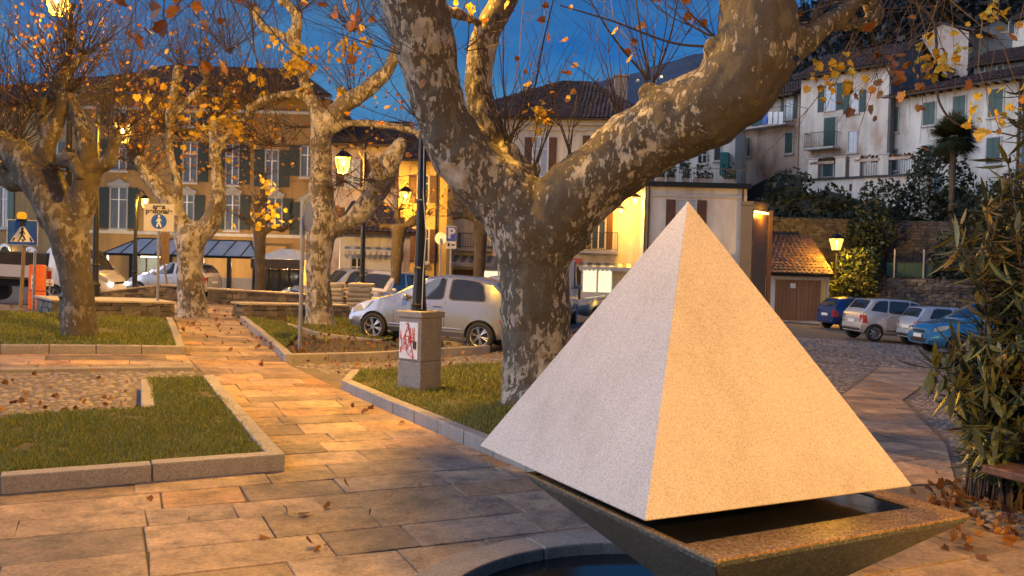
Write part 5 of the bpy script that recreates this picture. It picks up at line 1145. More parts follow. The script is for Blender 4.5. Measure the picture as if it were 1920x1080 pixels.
    if wscr: over('windscreen', wscr[0], wscr[1], 0, 1, m_carglass)
    if rear: over('rear_window', rear[0], rear[1], 0, 1, m_carglass)
    for x in doors:
        for s in (1, -1):
            m_ = MB(); m_.tube([low(x + .0, zb + .14, s, .001), low(x, (zb + beltz(x)) / 2, s, .001), low(x, beltz(x) - .02, s, .001)], .006, 4); m_.build('door_seam', m_trim, t)
    for x in handles:
        for s in (1, -1):
            p = low(x, beltz(x) - .12, s, .014); m_ = MB(); m_.box(p, (.19, .03, .035)); m_.build('door_handle', col, t, bevel=.01)
    for s in (1, -1):
        m_ = MB(); m_.tube([low(x, zb + .17, s, .004) for x in np.linspace(wx[0] + r * 1.3, wx[1] - r * 1.3, 8)], .018, 6); m_.build('side_strip', m_trim if darkbump else col, t)
        xh = wscr[0] + .28 if wscr else 1.2; p = side(xh, .16, s, .10); m_ = MB(); m_.box(p, (.10, .17, .12), 0, .008); m_.build('mirror', col, t, bevel=.03)
        # lamps
        P = []; zf = topz(.18) - .10
        m_ = MB(); a = [low(x, z, s, .010) for x, z in ((.10, zf - .11), (.42, zf - .02), (.62, topz(.62) - .06), (.30, topz(.3) - .05), (.10, zf))]; m_.add(a, [(0, 1, 2, 3, 4)]); m_.build('headlight', m_head if headlit else m_headl, t)
        zt_ = lerp_tab(belt, L) ; m_ = MB(); a = [low(x, z, s, .012) for x, z in ((L - .04, zt_ - .32), (L - .20, zt_ - .30), (L - .16, zt_ - .02), (L - .03, zt_ - .02))]; b_ = [(-L / 2 - .012 if True else 0, q[1] * .82, q[2]) for q in (a[0], a[3])]; m_.add(a + b_, [(0, 1, 2, 3), (4, 0, 3, 5)]); m_.build('tail_light', m_taill, t)
    # nose: grille, bumper, plates
    m_ = MB(); m_.box((L / 2 + .0, 0, zb + .16), (.06, Wd * .5, .13)); m_.build('lower_grille', m_trim, t, bevel=.02); m_ = MB(); m_.box((L / 2 + .005, 0, topz(.05) - .08), (.05, Wd * .34, .07)); m_.build('grille', m_trim, t, bevel=.02)
    if plate: m_ = MB(); m_.box((L / 2 + .035, 0, zb + .29), (.012, .46, .11)); m_.build('number_plate', m_white, t); m_ = MB(); m_.box((-L / 2 - .02, 0, zb + .45), (.02, .5, .11)); m_.build('number_plate', m_white, t)
    m_ = MB(); m_.box((-L / 2 - .005, 0, zb + .16), (.06, Wd * .74, .10)); m_.build('rear_bumper', m_trim if darkbump else col, t, bevel=.03)
    if rails:
        for s in (1, -1):
            m_ = MB(); m_.tube([(L / 2 - x, s * (sect(x)[8][0]), topz(x) + z_) for x, z_ in ((L * .42, .0), (L * .45, .05), (L * .8, .05), (L * .85, .0))], .014, 6); m_.build('roof_rail', m_trim, t)
    # wheels
    w0 = None
    for x in wx:
        for s in (1, -1):
            wc = Vector((L / 2 - x, s * (hw - .105), r)); tmpw = []
            def wheel_lathe(prof, n=28):
                m2 = MB(); b0 = 0
                for (rad, yy) in prof:
                    for j in range(n): a = 2 * math.pi * j / n; m2.v.append((rad * math.cos(a), yy * s, rad * math.sin(a)))
                for i in range(len(prof) - 1):
                    for j in range(n): m2.f.append((i * n + j, i * n + (j + 1) % n, (i + 1) * n + (j + 1) % n, (i + 1) * n + j))
                return m2
            ty = wheel_lathe([(r * .60, -.09), (r * .93, -.09), (r, -.06), (r, .06), (r * .94, .088), (r * .70, .095), (r * .68, .07)]); wo = link_mesh('wheel', ty.mesh('wheel', True), m_rub, t, wc)
            ri = wheel_lathe([(r * .69, .088), (r * .66, .092), (r * .62, .05), (r * .60, .02)]); link_mesh('rim', ri.mesh('rim', True), m_alloy, wo)
            dk = wheel_lathe([(r * .62, .022), (.001, .022)]); link_mesh('brake_disc', dk.mesh('brake_disc'), m_trim, wo)
            sp2 = MB()
            for q in range(spokes):
                a = 2 * math.pi * (q + .25) / spokes
                for da in (-.13, .13): sp2.tube([(r * .12 * math.cos(a), .072 * s, r * .12 * math.sin(a)), (r * .66 * math.cos(a + da), .082 * s, r * .66 * math.sin(a + da))], r * .045, 5)
            sp2.add([(r * .17 * math.cos(2 * math.pi * j / 12), .09 * s, r * .17 * math.sin(2 * math.pi * j / 12)) for j in range(12)], [tuple(range(12))]); link_mesh('spokes', sp2.mesh('spokes', False), m_alloy, wo)
    m_ = MB(); m_.box((0, 0, zb + .12), (L * .86, Wd * .60, .22)); m_.build('underbody', m_trim, t)
    return t
def place(t, x, y, head, z=None):
    """head: compass of the nose in degrees, 0 = +X, 90 = away from the camera"""
    a = R(head); f = Vector((math.cos(a), math.sin(a), 0)); l = Vector((-f.y, f.x, 0)); c = Vector((x, y, gz(x, y))); e = .6
    f.z = (gz(x + f.x * e, y + f.y * e) - gz(x - f.x * e, y - f.y * e)) / (2 * e); l.z = (gz(x + l.x * e, y + l.y * e) - gz(x - l.x * e, y - l.y * e)) / (2 * e)
    f.normalize(); u = f.cross(l).normalized(); l = u.cross(f); t.matrix_world = Matrix.Translation(c + Vector((0, 0, .004))) @ Matrix((f, l, u)).transposed().to_4x4()
HATCH = dict(L=3.62, Wd=1.66, H=1.50, hood=[(0, .52), (.06, .66), (.22, .78), (.85, .96), (1.02, 1.0), (1.75, 1.42), (2.1, 1.495), (2.7, 1.49), (3.2, 1.41), (3.42, 1.22), (3.56, .96), (3.62, .70)], belt=[(0, .50), (.9, .88), (1.2, .93), (3.3, 1.0), (3.62, .9)], wb=2.37, front_ov=.66, r=.29)
y_ = car('silver three door hatchback parked side on behind the concrete plinth', **HATCH, nose=0, tail_=0, col=c_silver, wins=[(1.42, 2.16, 1.93, 2.19), (2.34, 3.10, 2.36, 2.98)], wscr=(1.10, 1.72), rear=(3.24, 3.50), doors=(1.12, 2.25), handles=(2.08,))
yf, yr = Vector((-2.74, 19.30, 0)), Vector((-.45, 18.62, 0)); yc = (yf + yr) / 2; hd = math.degrees(math.atan2((yf - yr).y, (yf - yr).x)); place(y_, yc.x, yc.y, hd)
m_ = MB(); m_.lathe((0, 0, 0), [(.075, 0), (.078, .008), (.06, .012)], 16); o = m_.build('fuel_cap', c_silver, y_); o.location = (-1.28, .775, .86); o.rotation_euler = (R(-88), 0, 0)
MPV = dict(L=3.61, Wd=1.72, H=1.58, hood=[(0, .55), (.06, .72), (.2, .84), (.6, 1.0), (1.45, 1.50), (1.8, 1.57), (2.7, 1.565), (3.2, 1.50), (3.45, 1.15), (3.57, .98), (3.61, .70)], belt=[(0, .52), (.6, .92), (1.0, .98), (2.6, 1.04), (3.3, 1.10), (3.61, .95)], wb=2.42, front_ov=.70, r=.30)
a_ = car('pale silver tall hatchback beside the dark blue one in the right hand row', **MPV, nose=0, tail_=0, col=c_palesilver, wins=[(.95, 1.75, 1.50, 1.78), (1.87, 2.62, 1.88, 2.55), (2.74, 3.30, 2.68, 3.02)], wscr=(.66, 1.40), rear=(3.22, 3.44), doors=(.95, 1.82, 2.68), handles=(1.70, 2.55), darkbump=True, spokes=8)
place(a_, 14.35, 32.7, 6)
b_ = car('dark blue hatchback at the far left end of the right hand row near the garage', **HATCH, nose=0, tail_=0, col=c_blue, wins=[(1.42, 2.16, 1.93, 2.19), (2.34, 3.10, 2.36, 2.98)], wscr=(1.10, 1.72), rear=(3.24, 3.50), doors=(1.12, 2.25), handles=(2.08,)); place(b_, 15.95, 40.2, 12)
SMALL = dict(L=3.32, Wd=1.51, H=1.44, hood=[(0, .52), (.06, .70), (.2, .80), (.75, .93), (1.45, 1.38), (1.8, 1.435), (2.7, 1.42), (3.0, 1.36), (3.22, 1.0), (3.29, .9), (3.32, .65)], belt=[(0, .50), (.7, .86), (1.0, .90), (2.9, .98), (3.32, .9)], wb=2.2, front_ov=.64, r=.275)
f_ = car('small ice blue hatchback second from the oleander in the right hand row', **SMALL, nose=0, tail_=0, col=c_icy, wins=[(1.22, 1.95, 1.62, 1.97), (2.10, 2.86, 2.11, 2.66)], wscr=(.80, 1.38), rear=(3.02, 3.20), doors=(1.0, 2.03), handles=(1.86,), darkbump=True, spokes=10); place(f_, 15.45, 30.9, 4)
WAG = dict(L=4.2, Wd=1.72, H=1.50, hood=[(0, .55), (.06, .70), (.2, .80), (1.1, .97), (1.95, 1.44), (2.3, 1.49), (3.4, 1.47), (3.9, 1.36), (4.1, 1.0), (4.2, .70)], belt=[(0, .52), (1.0, .90), (1.3, .95), (3.7, 1.02), (4.2, .9)], wb=2.55, front_ov=.85, r=.31)
TALL = dict(WAG, H=1.7, hood=[(a, z * 1.14) for a, z in WAG['hood']], belt=[(a, z * 1.12) for a, z in WAG['belt']], r=.34)
w_ = car('bright blue car half hidden by the oleander leaves at the right', **TALL, nose=0, tail_=0, col=c_sky, wins=[(1.52, 2.35, 2.12, 2.38), (2.50, 3.25, 2.52, 3.15), (3.36, 3.80, 3.28, 3.62)], wscr=(1.22, 1.9), rear=(3.92, 4.08), doors=(1.25, 2.43, 3.3), handles=(2.25, 3.15), spokes=5); place(w_, 14.75, 27.5, 184)
g_ = car('grey blue family car with roof rails between the trunk and the pyramid', **WAG, nose=0, tail_=0, col=c_greyblue, wins=[(1.52, 2.35, 2.12, 2.38), (2.50, 3.25, 2.52, 3.15), (3.36, 3.80, 3.28, 3.62)], wscr=(1.22, 1.9), rear=(3.92, 4.08), doors=(1.25, 2.43, 3.3), handles=(2.25, 3.15), rails=True); place(g_, 4.3, 31.0, 180)
h_ = car('silver hatchback seen over the low stone wall before the veranda', **HATCH, nose=0, tail_=0, col=c_palesilver, wins=[(1.42, 2.16, 1.93, 2.19), (2.34, 3.10, 2.36, 2.98)], wscr=(1.10, 1.72), rear=(3.24, 3.50), doors=(1.12, 2.25), handles=(2.08,)); place(h_, -14.3, 37.2, 172)
k_ = car('white car nose peeping out left of the pale barked tree', **WAG, nose=0, tail_=0, col=c_white, wins=[(1.52, 2.35, 2.12, 2.38), (2.50, 3.25, 2.52, 3.15)], wscr=(1.22, 1.9), rear=(3.92, 4.08)); place(k_, -6.9, 34.5, 200)
SUV = dict(L=4.1, Wd=1.78, H=1.76, hood=[(0, .62), (.05, .88), (.2, .98), (1.2, 1.06), (1.75, 1.62), (2.0, 1.74), (3.6, 1.74), (3.95, 1.62), (4.05, 1.1), (4.1, .75)], belt=[(0, .60), (1.0, 1.0), (1.3, 1.06), (3.8, 1.08), (4.1, 1.0)], wb=2.45, front_ov=.8, r=.36)
s1 = car('dark windowed off road car behind the pallet of sacks', **SUV, nose=0, tail_=0, col=c_silver, wins=[(1.50, 2.25, 1.85, 2.27), (2.40, 3.15, 2.41, 3.12), (3.28, 3.80, 3.24, 3.72)], wscr=(1.28, 1.75), rear=(3.96, 4.04)); place(s1, -6.2, 33.0, 212)
s2 = car('pale off road car facing the camera beside the slim pollarded tree', **SUV, nose=0, tail_=0, col=c_palesilver, wins=[(1.50, 2.25, 1.85, 2.27), (2.40, 3.15, 2.41, 3.12), (3.28, 3.80, 3.24, 3.72)], wscr=(1.28, 1.75), rear=(3.96, 4.04)); place(s2, -4.7, 32.0, 236)
v1 = car('white car mostly hidden by the big trunk, its roof just above the silver hatchback', **WAG, nose=0, tail_=0, col=c_white, wins=[(1.52, 2.35, 2.12, 2.38), (2.50, 3.25, 2.52, 3.15)], wscr=(1.22, 1.9), rear=(3.92, 4.08), headlit=False); place(v1, .18, 25.4, 80)
VAN = dict(L=4.7, Wd=1.9, H=2.2, hood=[(0, .60), (.06, .85), (.2, .98), (.9, 1.18), (1.5, 1.9), (1.9, 2.15), (4.2, 2.18), (4.62, 2.12), (4.68, 1.2), (4.7, .75)], belt=[(0, .58), (.8, 1.08), (1.1, 1.16), (4.5, 1.25), (4.7, 1.1)], wb=2.9, front_ov=.85, r=.33)
v2 = car('white van whose tail stands just right of the big trunk', **VAN, nose=0, tail_=0, col=c_white, wins=[(1.25, 2.0, 1.70, 2.02)], wscr=(1.0, 1.55), rear=None, van=True, doors=(1.1, 2.1), cat='van'); place(v2, .98, 28.0, 80)
# flatbed truck at the left with one headlight on
tk = car('white flatbed truck with its headlight on passing behind the leftmost tree', 2.0, 1.75, 1.98, [(0, .60), (.05, .90), (.15, 1.02), (.35, 1.12), (.85, 1.78), (1.1, 1.95), (1.8, 1.97), (1.96, 1.9), (1.98, 1.0), (2.0, .8)], 0, 0, [(0, .6), (.3, 1.02), (.6, 1.08), (2.0, 1.12)], 1.2, .55, .33, c_white, wins=[(.58, 1.35, .98, 1.37)], wscr=(.42, .90), cat='truck', plate=False, group=None, doors=(.55, 1.5))
m_ = MB(); m_.box((-2.6, 0, .82), (3.2, 1.8, .08)); m_.build('flatbed', m_eave, tk)
for s in (1, -1): m_ = MB(); m_.box((-2.6, s * .92, 1.05), (3.2, .04, .38)); m_.build('drop_side', c_white, tk)
for x in (-1.02, -4.18): m_ = MB(); m_.box((x, 0, 1.05), (.04, 1.8, .38)); m_.build('drop_side', c_white, tk)
m_ = MB(); m_.box((-2.2, 0, .64), (4.0, .8, .2)); m_.build('chassis', m_trim, tk)
for s in (1, -1):
    m_ = MB(); m_.tube([(-3.2, s * .62, .34), (-3.2, s * .86, .34)], .34, 20); m_.build('wheel', m_rub, tk); m_ = MB(); m_.box((-4.2, s * .7, .72), (.05, .2, .12)); m_.build('tail_light', m_taill, tk)
m_ = MB(); m_.box((-2.4, .1, 1.24), (2.4, 1.2, .75), .05, .08); m_.build('dark_load', m_mortar, tk)
for s in (1, -1): m_ = MB(); m_.box((1.0, s * .62, .78), (.05, .13, .11)); m_.build('headlight', m_head, tk, bevel=.02)
place(tk, W(196, 560, 28.6).x - .55, 28.6, 2)
# ------------------------------------------------------------------ buildings
class Fac:
    def __init__(s, a, b):
        s.a = Vector((a[0], a[1], 0)); s.b = Vector((b[0], b[1], 0)); s.d = (s.b - s.a); s.L = s.d.length; s.d.normalize(); s.n = Vector((s.d.y, -s.d.x, 0))
    def at(s, px_, py_):
        r = ray(px_, py_); t = (s.a.dot(s.n)) / (r.x * s.n.x + r.y * s.n.y); p = Vector((r.x * t, r.y * t, 0)); return (p - s.a).dot(s.d), EYE + r.z * t
    def P(s, u, z, o=0.0): q = s.a + s.d * u + s.n * o; return Vector((q.x, q.y, z))
    def box(s, mb, u0, u1, z0, z1, o0, o1): mb.hexa([s.P(u0, z0, o1), s.P(u1, z0, o1), s.P(u1, z0, o0), s.P(u0, z0, o0), s.P(u0, z1, o1), s.P(u1, z1, o1), s.P(u1, z1, o0), s.P(u0, z1, o0)])
    def part(s, name, mat, par, u0, u1, z0, z1, o0, o1, bevel=0): m = MB(); s.box(m, u0, u1, z0, z1, o0, o1); return m.build(name, mat, par, bevel=bevel)
def block(t, F, depth, z0, z1, mat, name='wall'):
    return F.part(name, mat, t, 0, F.L, z0, z1, -depth, 0)
def window(F, t, x0, y0, x1, y1, shut='open', ms=None, glass=None, sill=True, frame=None, crown=False, sw=None, bars=True, door=False):
    """opening given by the picture box of its glazing, built on the facade at real depth"""
    u0, zt_ = F.at(x0, y0); u1, zb_ = F.at(x1, y1); 
    if u1 < u0: u0, u1 = u1, u0
    w = u1 - u0; fr = MB(); k = .075; frame = frame or m_stonetrim; glass = glass or m_glass
    for a in ((u0 - k, u0, zb_ - k, zt_ + k), (u1, u1 + k, zb_ - k, zt_ + k), (u0, u1, zt_, zt_ + k), (u0, u1, zb_ - k, zb_)): F.box(fr, *a, .002, .06)
    o = fr.build('window' if not door else 'door', frame, t)
    F.part('pane', glass, o, u0, u1, zb_, zt_, .004, .012)
    if shut != 'closed' and bars:
        b = MB(); F.box(b, u0 + w / 2 - .03, u0 + w / 2 + .03, zb_, zt_, .013, .035); F.box(b, u0 + .001, u0 + w / 2 - .03, zt_ - (zt_ - zb_) * .3, zt_ - (zt_ - zb_) * .3 + .04, .013, .032); F.box(b, u0 + w / 2 + .03, u1 - .001, zt_ - (zt_ - zb_) * .3, zt_ - (zt_ - zb_) * .3 + .04, .013, .032); b.build('glazing_bar', m_white, o)
    if ms:
        sw_ = sw or w * .5
        spans = [(u0 - k - sw_ - .01, u0 - k - .01), (u1 + k + .01, u1 + k + sw_ + .01)] if shut == 'open' else [(u0, u0 + w / 2 - .008), (u0 + w / 2 + .008, u1)]
        for a, b in spans:
            oo = .02 if shut == 'open' else .03
            m = MB(); F.box(m, a, b, zb_ - .02, zt_ + .02, oo, oo + .03); sh = m.build('shutter', ms, o); sl = MB(); n_ = max(4, int((zt_ - zb_) / .16)); hh = (zt_ - zb_) / n_
            for i in range(n_): 
                if i != n_ // 2: F.box(sl, a + .05, b - .05, zb_ + hh * (i + .2), zb_ + hh * (i + .75), oo + .031, oo + .045)
            q = sl.build('slats', ms, o); q['kind'] = 'stuff'
    if sill: F.part('sill', m_stonetrim, o, u0 - .12, u1 + .12, zb_ - k - .09, zb_ - k - .002, .002, .14)
    if crown:
        F.part('crown', m_frame, o, u0 - .16, u1 + .16, zt_ + k + .003, zt_ + k + .20, .002, .10); m = MB(); c = (u0 + u1) / 2
        m.add([F.P(c - .38, zt_ + k + .203, .08), F.P(c + .38, zt_ + k + .203, .08), F.P(c, zt_ + k + .42, .08), F.P(c - .38, zt_ + k + .203, .01), F.P(c + .38, zt_ + k + .203, .01), F.P(c, zt_ + k + .42, .01)], [(0, 1, 2), (5, 4, 3), (0, 2, 5, 3), (1, 4, 5, 2), (0, 3, 4, 1)]); m.build('crown_peak', m_frame, o)
    return o
def roof_plane(t, e0, e1, r1, r0, mat=None, tw_=.24, course=.36, deck=True, name='roof'):
    """tiles in courses between eave e0-e1 and ridge r0-r1"""
    e0, e1, r0, r1 = map(Vector, (e0, e1, r0, r1)); up = ((r0 + r1) / 2 - (e0 + e1) / 2); nrm = (e1 - e0).cross(up).normalized()
    if nrm.z < 0: nrm = -nrm
    nr = max(2, int(up.length / course)); V, Fq = [], []
    for i in range(nr):
        a0, a1 = i / nr, (i + 1.12) / nr; a1 = min(a1, 1); l0, l1 = e0.lerp(r0, a0), e1.lerp(r1, a0); m0_, m1_ = e0.lerp(r0, a1), e1.lerp(r1, a1); nc = max(1, int((l1 - l0).length / tw_))
        for j in range(nc):
            b0, b1 = j / nc, (j + 1) / nc; k = len(V); hgt = nrm * random.uniform(.045, .075); lift = nrm * (.035 + random.uniform(0, .012))
            p, q = l0.lerp(l1, b0) + lift, l0.lerp(l1, b1) + lift; pm = (p + q) / 2 + hgt; r_, s_ = m0_.lerp(m1_, b0) + nrm * .005, m0_.lerp(m1_, b1) + nrm * .005; rm = (r_ + s_) / 2 + hgt * .7
            V += [p, pm, q, r_, rm, s_]; Fq += [(k, k + 1, k + 4, k + 3), (k + 1, k + 2, k + 5, k + 4)]
    big_mesh(name + '_tiles', [tuple(v) for v in V], 4, Fq, mat or m_roof, t, kind='stuff')
    if deck:
        m = MB(); dn_ = nrm * -.14; m.hexa([e0 + dn_, e1 + dn_, r1 + dn_, r0 + dn_, e0, e1, r1, r0]); m.build(name, m_eave, t)
def rafters(t, F, z, over, n=None, u0=0, u1=None):
    m = MB(); u1 = u1 or F.L; n = n or int((u1 - u0) / .6)
    for i in range(n): u = u0 + (u1 - u0) * (i + .5) / n; F.box(m, u - .05, u + .05, z - .16, z - .03, .001, over - .06)
    o = m.build('rafters', m_eave, t); o['kind'] = 'stuff'; return o
def balcony(F, t, x0, x1, yslab, ytop, proj, mat=m_railing, slab=None, n=None):
    u0, zs = F.at(x0, yslab); u1, _ = F.at(x1, yslab); _, zt_ = F.at(x0, ytop)
    b = F.part('balcony', slab or m_stonetrim, t, u0, u1, zs - .14, zs, .002, proj)
    r = MB(); n = n or int((u1 - u0) / .14)
    r.tube([F.P(u0 + .03, zt_, .01), F.P(u0 + .03, zt_, proj - .04), F.P(u1 - .03, zt_, proj - .04), F.P(u1 - .03, zt_, .01)], .022, 4); r.tube([F.P(u0 + .03, zs + .1, proj - .04), F.P(u1 - .03, zs + .1, proj - .04)], .015, 4)
    for i in range(n + 1): u = u0 + .03 + (u1 - u0 - .06) * i / n; r.tube([F.P(u, zs, proj - .04), F.P(u, zt_, proj - .04)], .011, 4)
    for j in range(4):
        for u in (u0 + .03, u1 - .03): r.tube([F.P(u, zs, proj * (j + .5) / 4), F.P(u, zt_, proj * (j + .5) / 4)], .011, 4)
    q = r.build('railing', mat, b); return b
def awning(F, t, x0, x1, ytop, ybot, proj, mat=None, val=.22):
    u0, z1 = F.at(x0, ytop); u1, _ = F.at(x1, ytop); _, z0 = F.at(x0, ybot); m = MB(); m.hexa([F.P(u0, z0, proj), F.P(u1, z0, proj), F.P(u1, z1 - .02, .01), F.P(u0, z1 - .02, .01), F.P(u0, z0 + .02, proj), F.P(u1, z0 + .02, proj), F.P(u1, z1, .01), F.P(u0, z1, .01)])
    a = m.build('awning', mat or m_awn, t); v = MB(); n_ = max(3, int((u1 - u0) / .22))
    for i in range(n_):
        a0, a1 = u0 + (u1 - u0) * i / n_, u0 + (u1 - u0) * (i + 1) / n_; v.add([F.P(a0 + .005, z0, proj + .003), F.P(a1 - .005, z0, proj + .003), F.P(a1 - .03, z0 - val * .8, proj + .01), F.P((a0 + a1) / 2, z0 - val, proj + .01), F.P(a0 + .03, z0 - val * .8, proj + .01)], [(0, 4, 3, 2, 1)])
    v.build('valance', mat or m_awn, a)
    s = MB()
    for i in range(0, n_, 2):
        a0, a1 = u0 + (u1 - u0) * i / n_, u0 + (u1 - u0) * (i + 1) / n_; s.add([F.P(a0, z0 + .026, proj), F.P(a1, z0 + .026, proj), F.P(a1, z1 + .006, .01), F.P(a0, z1 + .006, .01)], [(0, 1, 2, 3)])
    s.build('awning_stripe', m_dkgrey, a); return a
m_dkgrey = M('grey_stripe', (.22, .24, .25), (.18, .19, .2), 4, .8)
def wxy(px_, d): p = W(px_, 500, d); return (p.x, p.y)

# --- long ochre block on the left
F = Fac(wxy(138, 47), wxy(612, 47)); t = thing('ochre_building', F.P(F.L / 2, .3), 'long ochre three storey building with tall white framed windows and dark shutters', 'building')
_, ze = F.at(300, 176); block(t, F, 9, -.6, ze, p_ochre)
for (x0, y0, x1, y1, c) in ((209, 352, 237, 428, 1), (340, 366, 362, 412, 1), (425, 366, 447, 430, 1), (346, 268, 368, 340, 0), (426, 272, 446, 345, 0), (212, 262, 236, 318, 0), (566, 275, 588, 330, 0), (500, 282, 520, 350, 0), (505, 372, 527, 425, 1), (566, 380, 588, 440, 1), (212, 200, 234, 235, 0), (346, 200, 368, 235, 0)):
    window(F, t, x0, y0, x1, y1, 'open', m_dkshut, m_pane, crown=bool(c), frame=m_frame, sw=.55)
e0, e1 = F.P(-.3, ze, .9), F.P(F.L + .3, ze, .9); roof_plane(t, e0, e1, F.P(F.L - 3, ze + 2.6, -5), F.P(3, ze + 2.6, -5)); rafters(t, F, ze, .9)
m = MB(); F.box(m, 0, F.L, ze - .9, ze - .75, .002, .10); F.box(m, 0, F.L, F.at(300, 440)[1], F.at(300, 440)[1] + .16, .002, .08); m.build('string_course', m_stonetrim, t)
F2 = Fac(wxy(-170, 53.5), wxy(137, 47.15)); t2 = thing('ochre_wing', F2.P(F2.L / 2, .4), 'angled ochre wing with white arched ground floor openings at the far left', 'building')
_, ze2 = F2.at(100, 186); block(t2, F2, 8, -.8, ze2, p_ochre)
for (x0, y0, x1, y1) in ((3, 352, 14, 425), (90, 355, 108, 425), (3, 268, 14, 335), (90, 268, 108, 340)): window(F2, t2, x0, y0, x1, y1, 'open', m_greenpale if x0 < 20 else m_dkshut, m_pane, frame=m_frame, sw=.5)
def arch(F, t, x0, x1, ytop, ybot, mat):
    u0, zb_ = F.at(x0, ybot); u1, _ = F.at(x1, ybot); _, zt_ = F.at((x0 + x1) / 2, ytop); c = (u0 + u1) / 2; r = (u1 - u0) / 2; zs = zt_ - r * .8; m = MB(); k = 12; o_ = []; i_ = []
    o_ = [(u0 - .16, zb_)] + [(c - (r + .16) * math.cos(math.pi * j / k), zs + (r * .8 + .16) * math.sin(math.pi * j / k)) for j in range(k + 1)] + [(u1 + .16, zb_)]
    i_ = [(u0, zb_)] + [(c - r * math.cos(math.pi * j / k), zs + r * .8 * math.sin(math.pi * j / k)) for j in range(k + 1)] + [(u1, zb_)]
    n_ = len(o_); v = [F.P(u, z, .07) for u, z in o_] + [F.P(u, z, .07) for u, z in i_] + [F.P(u, z, .003) for u, z in o_] + [F.P(u, z, .003) for u, z in i_]
    fs = [(j, n_ + j, n_ + j + 1, j + 1) for j in range(n_ - 1)] + [(2 * n_ + j, j, j + 1, 2 * n_ + j + 1) for j in range(n_ - 1)] + [(n_ + j, 3 * n_ + j, 3 * n_ + j + 1, n_ + j + 1) for j in range(n_ - 1)]
    m.add(v, fs); o = m.build('arch', m_white, t); p = MB(); p.add([F.P(u, z, .01) for u, z in i_], [tuple(range(n_ - 1, -1, -1))]); p.build('pane', mat, o)
    F.part('transom', m_white, o, u0, u1, zs - .05, zs + .05, .012, .05); return o
m_dark = M('dark_opening', (.02, .018, .016), (.03, .025, .02), 2, .8)
arch(F2, t2, 0, 18, 462, 560, m_dark); arch(F2, t2, 47, 69, 468, 515, m_glass); arch(F2, t2, 92, 112, 468, 515, m_glass)
roof_plane(t2, F2.P(-.5, ze2, .9), F2.P(F2.L + .2, ze2, .9), F2.P(F2.L - 1, ze2 + 2.4, -5), F2.P(-.5, ze2 + 2.4, -5)); rafters(t2, F2, ze2, .9)
c2 = F2.P(F2.at(22, 475)[0], F2.at(22, 475)[1], .25); tl_ = thing('wall_lamp', c2, 'tiny wall lamp glowing beside the arched doorway at the far left', 'lamp'); m = MB(); m.lathe(tuple(c2), [(.03, -.09), (.08, -.03), (.08, .06), (.03, .1)], 8); m.build('lamp_globe', m_bulb, tl_); m = MB(); m.tube([c2 + Vector((0, 0, .1)), c2 + F2.n * -.24 + Vector((0, 0, .16))], .015, 5); m.build('bracket', m_iron, tl_)
# --- glass veranda in front of the block
FV_ = Fac(wxy(192, 41), wxy(482, 41)); t = thing('glass_veranda', FV_.P(FV_.L / 2, .35), 'dark framed veranda with a sloping blue glass roof along the ochre building', 'veranda')
zl = FV_.at(200, 476)[1]; zh = FV_.at(230, 452)[1] + .15; g0 = -.08; n_ = 9
for i in range(n_):
    u0, u1 = FV_.L * i / n_ + .03, FV_.L * (i + 1) / n_ - .03; m = MB(); ua, ub = (u0 + .9 if i == 0 else u0), (u1 - .9 if i == n_ - 1 else u1)
    m.add([FV_.P(u0, zl, .0), FV_.P(u1, zl, .0), FV_.P(ub, zh, -1.9), FV_.P(ua, zh, -1.9), FV_.P(u0, zl + .03, .0), FV_.P(u1, zl + .03, .0), FV_.P(ub, zh + .03, -1.9), FV_.P(ua, zh + .03, -1.9)], [(3, 2, 1, 0), (4, 5, 6, 7), (0, 1, 5, 4), (1, 2, 6, 5), (2, 3, 7, 6), (3, 0, 4, 7)]); m.build('roof_pane', m_awnglass, t)
m = MB(); F_ = FV_
for i in range(n_ + 1):
    u = F_.L * i / n_; uu = u + (.9 if i == 0 else -.9 if i == n_ else 0); m.tube([F_.P(u, zl + .02, .02), F_.P(uu, zh + .04, -1.92)], .035, 4)
m.tube([F_.P(0, zl, .03), F_.P(F_.L, zl, .03)], .06, 4); m.tube([F_.P(.9, zh + .03, -1.92), F_.P(F_.L - .9, zh + .03, -1.92)], .05, 4); m.build('roof_frame', m_iron, t)
for k, xx in enumerate((198, 247, 320, 378, 430, 478)):
    u = F_.at(xx, 500)[0]; F_.part('post', m_iron, t, u - .09, u + .09, g0 - .1, zl, -.09, .09)
for a, b in ((378, 430), (430, 478), (320, 376)):
    u0, u1 = F_.at(a, 500)[0] + .12, F_.at(b, 500)[0] - .12; F_.part('screen_panel', m_curtain if False else M('frosted_screen', (.42, .40, .38), (.36, .35, .33), 3, .4), t, u0, u1, g0, g0 + 1.0, -.03, .02)
u0, u1 = F_.at(222, 500)[0], F_.at(250, 500)[0]
F_.part('back_wall', p_ochre, t, .1, F_.L - .1, g0 - .1, zh - .1, -5.6, -5.4)
for (a, b, y0, y1, o_) in ((202, 222, 478, 520, -3.0), (226, 250, 478, 520, -3.0)):
    ua, za = F_.at(a, y0); ub, zb2 = F_.at(b, y1); F_.part('glazed_panel', m_glass, t, ua, ub, zb2, za, o_ - .03, o_)
for i in range(3): u = F_.at(238 + 6 * i, 500)[0]; F_.part('ceiling_light', emit('veranda_light%d' % i, (1, .8, .45), 5.0), t, u - .22, u + .22, zl - .10, zl - .05, -2.2 - .3 * i, -2.0 - .3 * i)
point('lamp_light', F_.P(F_.at(240, 500)[0], zl - .3, -1.6), 130, t, (1, .72, .36), .2); point('lamp_light', F_.P(F_.at(430, 500)[0], zl - .3, -1.6), 70, t, (1, .6, .25), .2)
